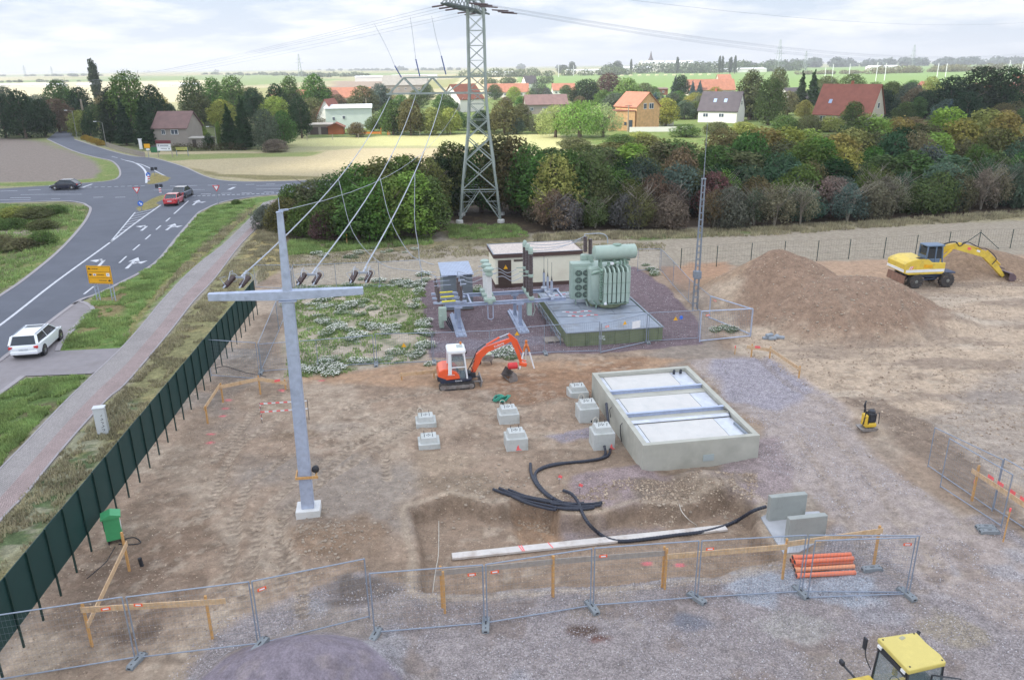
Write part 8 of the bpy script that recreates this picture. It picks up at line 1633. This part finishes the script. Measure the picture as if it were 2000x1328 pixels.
# 3 orange roofs
for (px, py, L_, ev, rd, rz, rf, wl_, lb) in ((675, 202, 26, 3, 7.5, 0, RORG, RW[1], 'long orange roof between the trees left of centre'), (648, 212, 12, 3, 7.5, 80, RORG, RW[1], 'short orange roof just behind the pale house'), (575, 205, 22, 3, 7, 10, RORG, RW[1], 'orange roof glimpsed through the high trees'),
                                             (990, 190, 24, 3, 7.2, 2, RORG, RW[0], 'orange roofed row right of the tower, left part'), (1100, 186, 13, 3, 6.5, 2, RORG, RW[0], 'orange roof behind the weeping tree'), (1385, 186, 26, 3, 8.2, 3, RORG, RW[1], 'longest orange roof in the right half of the village'), (1412, 172, 9, 5, 9, 3, RORG, RW[1], 'small raised orange roof above the longest one'),
                                             (1945, 205, 20, 3, 8, 0, RRED, RW[1], 'red roof at the right edge, left part'), (1996, 183, 12, 5, 9, 0, RORG, RW[0], 'orange roof at the right edge above the red ones'), (1985, 215, 13, 3.5, 7.5, 0, RRED, RW[1], 'red roof with chimneys at the right edge'), (1285, 186, 9, 3.4, 3.9, 2, RMV, RBR, 'flat brown shed between the spruces'),
                                             (1065, 222, 15, 3.5, 6.6, 5, RMV, RW[2], 'old brown tiled roof left of the willows'), (1055, 205, 8, 4, 7, 30, RDK, RW[2], 'dark tiled gable behind the old brown roof'), (1034, 172, 10, 3.5, 9, 25, RDK, RW[0], 'dark pitched roof with a pale gable at the field edge'), (1800, 208, 9, 4.5, 9, 80, RRED, RW[5], 'pink gable half hidden by the huge dark tree'), (1545, 212, 8, 4, 7.5, 20, RDK, RW[0], 'grey roof peeping out left of the dark spruces'), (793, 182, 30, 5.5, 11.5, 2, RGR, RW[2], 'very large old grey roofed barn in front of the white halls')):
    house('house' if 'barn' not in lb and 'shed' not in lb else ('barn' if 'barn' in lb else 'shed'), lb, at(px, py), R(rz), L_, 9 if 'barn' not in lb else 14, ev, rd, wl_, rf, wins=tuple((x, ev * .55, 1.2, 1.1) for x in np.arange(-L_ / 2 + 2, L_ / 2 - 1, 4.5)), cat='barn' if 'barn' in lb else ('shed' if 'shed' in lb else 'house'))
# 4 white gable left of the tower
house('house', 'white house with dark red roof and bright gable behind the tower', at(905, 218), R(228), 13, 10, 5.0, 10.2, RW[0], RBR, wins=((3, 3, 1, 1.2),), gwins=((1, 3.2, 1, 1.3),))
# 5 unfinished brick house
house('house', 'unfinished brick house with an orange roof and bright front', at(1243, 252), R(-58), 9, 8, 6.2, 9.6, RW[3], RORG, gwins=((-1.2, 6.2, 1.0, 1.5), (1.0, 6.2, 1.6, 1.5)), wins=((0, 2.2, 1, 2.0), (2.8, 2.2, 1, 1.2)))
t = thing('brick_annex', 'flat topped raw brick annex left of the unfinished house', 'annex', at(1213, 254), R(-5)); child(t, 'wall', RW[3], lambda m: m.box((0, 0, 2.5), (6.8, 6, 5.2))); child(t, 'parapet', RBR, lambda m: m.box((0, 0, 5.15), (7.0, 6.2, .2))); child(t, 'window', PANE, lambda m: m.box((.9, -3.02, 1.9), (.6, .1, .8))); child(t, 'door', PANE, lambda m: m.box((2.3, -3.02, 1.5), (.9, .1, 2.6)))
house('conservatory', 'small white glazed annex right of the brick house', at(1295, 245), R(-5), 5.5, 4, 3.0, 3.2, RW[0], RDK, wins=((-1, 1.7, 1.4, 1.8), (1.2, 1.7, 1.4, 1.8)), cat='annex')
p = at(1290, 258); t = thing('garden_wall', 'low white garden wall before the brick house terrace', 'wall', p, R(-3)); child(t, 'wall', RW[0], lambda m: m.box((0, 0, .7), (16, .3, 1.3)))
# 6 slate house
house('house', 'white house with a dark slate roof, two skylights and red chimney', at(1408, 238), R(-30), 11.5, 9, 3.6, 8.6, RW[0], RDK, wins=((-3.5, 2.2, 1.6, 1.1), (1.2, 2.2, 1.6, 1.1)), gwins=((0, 5.6, 1, 1.2),), chimney=(-2.5, 1.5), sky=((-1.5, .5), (1.6, .5)))
# 7 big red roof
house('house', 'big red roofed house with a beige gable behind the right thicket', at(1655, 242), R(-42), 15.5, 11.5, 3.0, 10.6, RW[1], RRED, gwins=((0, 5.2, 1.4, 1.6),), wins=((-5, 1.8, 1.6, 1.3), (-2.2, 1.8, 1.6, 1.3)), chimney=(0, .2), sky=((-4.2, .4),))
# halls and glasshouses
for (px, py, L_, h_, lb) in ((725, 160, 38, 7, 'white industrial hall, left one of two in the distance'), (810, 157, 60, 7, 'white industrial hall, right one behind the big barn'), (1165, 146, 110, 9, 'white flat hall among the distant trees'), (1440, 143, 90, 8, 'pale distant hall right of the far poplars'), (975, 150, 45, 8, 'small white hall right of the tower'), (1240, 143, 60, 12, 'little white building below the church'), (1300, 141, 110, 22, 'cream houses beside the distant church'), (1722, 139, 50, 9, 'white farm building on the right horizon')):
    p = G(px, py); house('hall', lb, (p.x, p.y, -.2), R(2), L_, L_ * .35, h_ * .8, h_, RW[0], RWT, cat='hall')
for i, (px, L_) in enumerate(((30, 50), (75, 22), (110, 22), (325, 14), (350, 12), (375, 14), (170, 18))):
    p = G(px, 170); house('glasshouse', f'low white glasshouse in the far left fields, {ORD[i]} of seven', (p.x, p.y, 0), R(1), L_, 10, 2.6, 3.8, RW[0], RWT, cat='glasshouse', group='glasshouses in the far fields')
# church
p = G(1270, 141); t = thing('church', 'distant white church tower with a pointed dark spire', 'church', (p.x, p.y, 0)); k_ = (p.length / 1520)
child(t, 'tower', RW[0], lambda m: m.box((0, 0, 9 * k_), (7 * k_, 7 * k_, 22 * k_))); child(t, 'spire', RDK, lambda m: (m.lathe((0, 0, 20 * k_), [(5 * k_, 0), (3 * k_, 4 * k_), (2.2 * k_, 6 * k_), (.2 * k_, 16 * k_)], 8))); child(t, 'nave', RW[0], lambda m: m.box((12 * k_, 0, 5 * k_), (18 * k_, 8 * k_, 10 * k_)))
for i, (px, pt, w_) in enumerate(((1232, 116, 5), (1322, 112, 7), (1404, 110, 6), (1410, 110, 5), (1425, 112, 8), (1434, 109, 6), (1117, 120, 14), (1100, 126, 22), (1205, 118, 20))):
    p = G(px, 146); plant('poplar' if w_ < 9 else 'round', p.x, p.y, HT(p, pt), w_ / 1520 * p.length * 1.2, fc(84, 98, 80), f'distant tall tree on the horizon line, {ORD[i]} of a scattered nine', 'tall trees on the horizon', z=0)
# distant pylons
def far_pylon(px, pb, pt, label):
    p = G(px, pb); H_ = HT(p, pt); t = thing('power_tower', label, 'power tower', (p.x, p.y, 0), .4, 'distant power towers'); w_ = H_ * .085; r_ = max(.12, p.length / 1520 * .45)
    child(t, 'body', STEEL, lambda m: ([m.beam((sx * w_, sy * w_, 0), (sx * w_ * .15, sy * w_ * .15, H_), r_) for sx in (-1, 1) for sy in (-1, 1)], [m.beam((-w_ * (1 - z * .85), -w_ * (1 - z * .85), z * H_), (w_ * (1 - z * .85 - .1), -w_ * (1 - z * .85 - .1), (z + .12) * H_), r_ * .7) for z in np.arange(0, .8, .12)]))
    child(t, 'crossarm', STEEL, lambda m: (m.beam((-H_ * .19, 0, H_ * .62), (H_ * .19, 0, H_ * .62), r_), m.beam((-H_ * .12, 0, H_ * .78), (H_ * .12, 0, H_ * .78), r_)))
for px, pb, pt, lb in ((587, 152, 106, 'distant power tower left of the near lattice tower'), (1518, 150, 78, 'tallest distant power tower above the right trees'), (1779, 142, 88, 'distant power tower on the right horizon'), (1571, 143, 100, 'small distant power tower right of the tallest one'), (50, 150, 128, 'tiny distant power tower at the left horizon'), (103, 150, 130, 'second tiny distant power tower at the left horizon')): far_pylon(px, pb, pt, lb)
for i, (px, pb, pt) in enumerate(((1610, 160, 132), (1624, 162, 126), (1657, 158, 125), (1710, 160, 122), (1727, 158, 124), (1829, 156, 124), (1846, 152, 124), (1969, 146, 118), (1993, 152, 120), (1091, 152, 128), (1120, 150, 128))):
    p = G(px, pb); H_ = HT(p, pt); o = MB().tube([(0, 0, 0), (0, 0, H_)], max(.15, p.length / 1520 * .5), 6).build('field_pole', WHITE); o.location = (p.x, p.y, 0); prop(o, f'thin white pole standing in the far green field, {ORD[i]} of eleven', 'pole', 'white poles in the green field')
for i, px in enumerate(range(1215, 1400, 17)):
    p = G(px, 150 - (px - 1215) * .012); o = MB().box((0, 0, 1.2), (5, 3, 2.4), ch=.5).build('straw_bale', mat('straw', srgb(206, 200, 160), .9, 0, .1)); o.location = (p.x, p.y, -.1); prop(o, 'pale straw stack in the far green field', 'straw bale', 'row of straw stacks in the far field')
# ================================================================ STREET FURNITURE
# lattice antenna mast
p = GG(1357, 605); t = thing('antenna_mast', 'slim grey lattice mast with a long thin rod beside the sand heap', 'mast', p); h1 = HT(p, 350); h2 = HT(p, 238)
def f(m):
    w_ = .16
    for sx in (-1, 1):
        for sy in (-1, 1): m.beam((sx * w_, sy * w_, 0), (sx * w_ * .6, sy * w_ * .6, h1), .045)
    n = 20
    for k in range(n):
        z0 = h1 * k / n; z1 = h1 * (k + 1) / n; a_ = w_ * (1 - .4 * k / n)
        m.beam((-a_, -a_, z0), (a_, -a_, z0), .04); m.beam((-a_, a_, z0), (a_, a_, z0), .04); m.beam((-a_, -a_, z0), (-a_, a_, z0), .04); m.beam((a_, -a_, z0), (a_, a_, z0), .04)
child(t, 'lattice', GALVD, f); child(t, 'top_plate', GALVD, lambda m: m.box((0, 0, h1), (.3, .3, .05))); child(t, 'rod', GALVD, lambda m: m.tube([(0, 0, h1), (0, 0, h1 + (h2 - h1) * .5), (0, 0, h2)], [.035, .025, .012], 6)); child(t, 'collar', GALVD, lambda m: m.box((0, 0, h1 * .28), (.5, .5, .5)))
# yellow direction sign
YS = mat('sign_yellow', srgb(236, 172, 20), .5, 0, .03); SB = mat('sign_black', srgb(40, 36, 28), .6)
pa = G(193, 586); pb = G(223, 587); d = pb - pa; an = math.atan2(d.y, d.x); t = thing('direction_sign', 'yellow three-row direction sign on two lattice posts beside the road', 'road sign', ((pa.x + pb.x) / 2, (pa.y + pb.y) / 2, 0), an); L_ = d.length; z0, z1 = 1.35, 2.75; sw = 2.0
child(t, 'board', YS, lambda m: m.box((-.1, -.1, (z0 + z1) / 2), (sw, .04, z1 - z0))); child(t, 'border_line', SB, lambda m: ([m.box((-.1, -.122, z), (sw - .1, .004, .018)) for z in (z0 + .06, z0 + .47, z0 + .93, z1 - .05)], [m.box((-.1 + s * (sw / 2 - .05), -.122, (z0 + z1) / 2), (.018, .004, z1 - z0 - .12)) for s in (-1, 1)]))
child(t, 'arrow', SB, lambda m: [m.prism([(x - s * .12, z), (x + s * .02, z + .1), (x + s * .02, z + .04), (x + s * .12, z + .04), (x + s * .12, z - .04), (x + s * .02, z - .04), (x + s * .02, z - .1)], -.128, -.122, 'XZ') for x, z, s in ((-.88, z1 - .24, 1), (-.86, z0 + .7, 1), (.68, z0 + .26, -1))])
child(t, 'place_name', SB, lambda m: [m.box((x + k * .075, -.124, z), (.045, .004, .075 if (k * 3) % 2 else .055)) for x, z, n in ((-.62, z1 - .24, 7), (-.3, z0 + .7, 8), (-.2, z0 + .26, 9)) for k in range(n)])
child(t, 'route_plate', WHITE, lambda m: (m.box((.62, -.124, z0 + .72), (.26, .005, .26)), m.box((-.5, -.124, z0 + .7), (.24, .005, .16)))); child(t, 'route_mark', mat('sign_bluegrey', srgb(120, 124, 160), .5), lambda m: (m.box((-.5, -.128, z0 + .7), (.14, .004, .09)), m.box((.62, -.128, z0 + .72), (.1, .004, .06), ry=.5)))
for s in (-1, 1): child(t, 'lattice_post', GALV, lambda m: ([m.tube([(s * L_ / 2 + o_, 0, 0), (s * L_ / 2 + o_, 0, z1 - .1)], .035, 6) for o_ in (-.14, .14)], [m.beam((s * L_ / 2 - .14, 0, z), (s * L_ / 2 + .14, 0, z + .25), .02) for z in np.arange(.1, 1.4, .3)]))
def sign(px, pb, pt, kind, label, face=0.0):
    p = G(px, pb); H_ = HT(p, pt); t = thing('road_sign', label, 'road sign', p, face); child(t, 'post', GALVD, lambda m: m.tube([(0, 0, 0), (0, 0, H_ - .05)], .04, 6))
    if kind == 'giveway':
        s = .5; z = H_ - .4; child(t, 'plate', mat('sign_red', srgb(206, 50, 56), .5), lambda m: m.prism([(-s, z + .4), (s, z + .4), (0, z - .45)], -.07, -.045, 'XZ')); child(t, 'inner', WHITE, lambda m: m.prism([(-s * .62, z + .3), (s * .62, z + .3), (0, z - .24)], -.078, -.071, 'XZ'))
    if kind in ('blue', 'bluechevron'):
        z = H_ - .35; child(t, 'plate', mat('sign_blue', srgb(50, 110, 206), .5), lambda m: m.lathe((0, -.06, z), [(.34, -.012), (.34, .012)], 18, 'Y')); child(t, 'arrow', WHITE, lambda m: (m.beam((-.14, -.078, z + .14), (.12, -.078, z - .12), .006, .09), m.beam((.16, -.078, z - .16), (-.04, -.078, z - .14), .006, .08), m.beam((.16, -.078, z - .16), (.14, -.078, z + .04), .006, .08)))
    if kind in ('chevron', 'bluechevron'):
        z = .75 if kind == 'bluechevron' else H_ - .4; child(t, 'beacon', [WHITE, mat('sign_red', srgb(206, 50, 56), .5)], lambda m: [(setattr(m, 'mi', k % 2), m.box((0, -.07, z - .32 + k * .16), (.3, .03, .158))) for k in range(5)])
    if kind == 'back': child(t, 'plate', DARKM, lambda m: (m.box((-.28, -.05, H_ - .35), (.5, .02, .55)), m.box((.3, -.05, H_ - .3), (.45, .02, .45))))
    return t
sign(272, 400, 366, 'giveway', 'give way sign on the left traffic island', .1); sign(427, 398, 362, 'giveway', 'give way sign on the verge right of the junction', 0)
sign(277, 412, 392, 'blue', 'round blue arrow sign at the near tip of the island', .1); sign(292, 357, 337, 'bluechevron', 'blue arrow sign with red white beacon on the far island', .1); sign(314, 379, 366, 'chevron', 'red white striped beacon behind the near island', .1); sign(303, 345, 326, 'back', 'dark sign backs on the far island', .2); sign(312, 374, 359, 'back', 'dark sign backs above the striped beacon', .2)
def board(px0, px1, pb, pt, zb, cols, label, name='billboard', roof=False):
    a = G(px0, pb); b = G(px1, pb); d = b - a; H_ = HT(a, pt); t = thing(name, label, 'billboard', a, math.atan2(d.y, d.x)); L_ = d.length
    for x in (0, L_): child(t, 'post', WOODG if roof else GALVD, lambda m: m.box((x, 0, H_ / 2), (.12, .12, H_)))
    child(t, 'panel', cols[0], lambda m: m.box((L_ / 2, -.08, (zb + H_) / 2), (L_, .05, H_ - zb)))
    child(t, 'text_line', cols[1], lambda m: ([m.box((L_ * (.25 + .07 * k), -.11, zb + (H_ - zb) * .72), (L_ * .05, .01, (H_ - zb) * .16)) for k in range(9)], [m.box((L_ * (.3 + .055 * k), -.11, zb + (H_ - zb) * .3), (L_ * .04, .01, (H_ - zb) * .1)) for k in range(8)], m.box((L_ * .12, -.11, zb + (H_ - zb) * .75), (L_ * .08, .01, (H_ - zb) * .2)), m.box((L_ * .86, -.11, zb + (H_ - zb) * .28), (L_ * .08, .01, (H_ - zb) * .2)), m.box((L_ / 2, -.11, zb + (H_ - zb) * .52), (L_, .012, .05))))
    if roof: child(t, 'header', mat('header_red', srgb(112, 48, 54), .7), lambda m: m.box((L_ / 2, -.08, H_ + .35), (L_ * 1.05, .3, .65)))
board(310, 337, 307, 281, 1.25, (WHITE, mat('text_grey', srgb(120, 124, 134), .7)), 'white two-row billboard with a dark red header at the hedge', roof=True)
board(346, 368, 305, 288, 1.2, (mat('board_yellow', srgb(206, 200, 110), .6), mat('text_green', srgb(110, 130, 96), .7)), 'small yellow billboard right of the white one')
p = G(291, 308); t = thing('town_sign', 'yellow place sign with a small white plate left of the billboards', 'road sign', p); child(t, 'post', GALVD, lambda m: m.tube([(0, 0, 0), (0, 0, 2.6)], .05, 6)); child(t, 'plate', YS, lambda m: m.box((0, -.06, 2.3), (1.2, .03, .8))); child(t, 'white_plate', WHITE, lambda m: m.box((.05, -.06, 1.6), (.7, .03, .35)))
p = G(304, 298); t = thing('waste_container', 'green container under the hedge behind the place sign', 'container', p); child(t, 'body', mat('container_green', srgb(44, 110, 70), .6), lambda m: m.box((0, 0, .6), (1.6, 1.0, 1.2), ch=.08)); child(t, 'lid', DARKM, lambda m: m.box((0, 0, 1.23), (1.65, 1.05, .08)))
# lamps and poles
def lamp(px, pb, pt, label, arm=1.2, thick=.06):
    p = G(px, pb); H_ = HT(p, pt); t = thing('street_lamp', label, 'street lamp', p); child(t, 'pole', mat('pole_grey', srgb(140, 140, 134), .8), lambda m: m.tube([(0, 0, 0), (0, 0, H_), (-arm * .4, -.2, H_ + .25), (-arm, -.4, H_ + .3)], [thick * 1.4, thick, thick * .7, thick * .6], 6)); child(t, 'lamp_head', WHITE, lambda m: m.box((-arm - .2, -.45, H_ + .3), (.7, .25, .12), ch=.03))
lamp(151, 271, 218, 'street lamp at the road bend, farthest of three'); lamp(208, 288, 240, 'street lamp left of the conifers, middle of three'); lamp(425, 292, 250, 'street lamp beside the bright green column')
def upole(px, pb, pt, label, r_=.16, bar=True):
    p = G(px, pb); H_ = HT(p, pt); t = thing('utility_pole', label, 'utility pole', p); child(t, 'pole', mat('pole_wood', srgb(150, 140, 124), .85), lambda m: m.tube([(0, 0, 0), (0, 0, H_)], [r_ * 1.2, r_ * .8], 7))
    if bar: child(t, 'crossbar', DARKM, lambda m: m.beam((-.9, 0, H_ - .3), (.9, 0, H_ - .3), .12))
upole(170, 262, 194, 'thick pale utility pole among the dark trees at the bend', .3); upole(1226, 258, 205, 'utility pole before the brick annex'); upole(1377, 230, 178, 'utility pole left of the slate roofed house'); upole(718, 240, 192, 'utility pole right of the pale house'); upole(632, 222, 200, 'short utility pole between the orange roofs', bar=False); upole(1289, 230, 188, 'utility pole behind the blue spruce')
# low fence and yellow hedge plants along the NW road
pts = [G(x, y) for x, y in ((208, 287), (235, 296), (262, 303), (284, 308))]; t = thing('picket_fence', 'low grey garden fence under the dark conifers by the road', 'fence', pts[0])
for a_, b_ in zip(pts[:-1], pts[1:]): child(t, 'fence_panel', WOODG, lambda m: ([m.beam(a_ - pts[0] + Vector((0, 0, z)), b_ - pts[0] + Vector((0, 0, z)), .05, .08) for z in (.3, .9)], [m.box(tuple((a_ - pts[0]).lerp(b_ - pts[0], u) + Vector((0, 0, .55))), (.08, .04, 1.1)) for u in np.arange(0, 1, .045)]))
for i, px in enumerate((168, 178, 188, 198)):
    p = G(px, 274 + i * 3.6); plant('bush', p.x, p.y, 1.3, 2.8, fc(196, 164, 60, .8), f'yellow flowering shrub on the roadside bank, {ORD[i]} from the left', 'yellow shrubs on the bank', 'bush', 'bush', z=0)
p = G(276, 292); t = thing('gate_post', 'white garden gate post among the conifers at the road', 'gate post', p); child(t, 'post', WHITE, lambda m: m.box((0, 0, 1.1), (.6, .4, 2.2), ch=.05)); child(t, 'cap', WHITE, lambda m: m.box((0, 0, 2.25), (.75, .55, .12)))
# meadow fence posts
p0 = G(600, 275); t = thing('meadow_fence', 'thin wire fence between the gardens and the sunny meadow', 'fence', p0)
pm = [G(x, y) for x, y in ((600, 275), (650, 273), (700, 271), (760, 268), (820, 266), (880, 264))]
for a_ in pm: child(t, 'post', WOODG, lambda m: m.box(tuple(a_ - p0 + Vector((0, 0, .6))), (.12, .12, 1.3)))
for a_, b_ in zip(pm[:-1], pm[1:]): child(t, 'wire', GALVD, lambda m: [m.beam(a_ - p0 + Vector((0, 0, z)), b_ - p0 + Vector((0, 0, z)), .02) for z in (.5, 1.1)])

# ================================================================ AIR
bm = bmesh.new(); bmesh.ops.create_cube(bm, size=1, matrix=Matrix.Translation((0, 4900, 70)) @ Matrix.Diagonal((20000, 11000, 170, 1)))
hz = bpy.data.meshes.new('haze'); bm.to_mesh(hz); bm.free(); m = bpy.data.materials.new('air'); m.use_nodes = True; t = m.node_tree; t.nodes.clear()
ou = t.nodes.new('ShaderNodeOutputMaterial'); pv = t.nodes.new('ShaderNodeVolumePrincipled'); pv.inputs['Color'].default_value = (.95, .97, 1, 1); pv.inputs['Density'].default_value = .00022; pv.inputs['Anisotropy'].default_value = .2
t.links.new(pv.outputs[0], ou.inputs['Volume']); hz.materials.append(m); o = bpy.data.objects.new('haze', hz); C.objects.link(o); o['kind'] = 'stuff'; o['label'] = 'thin pale haze over the land'
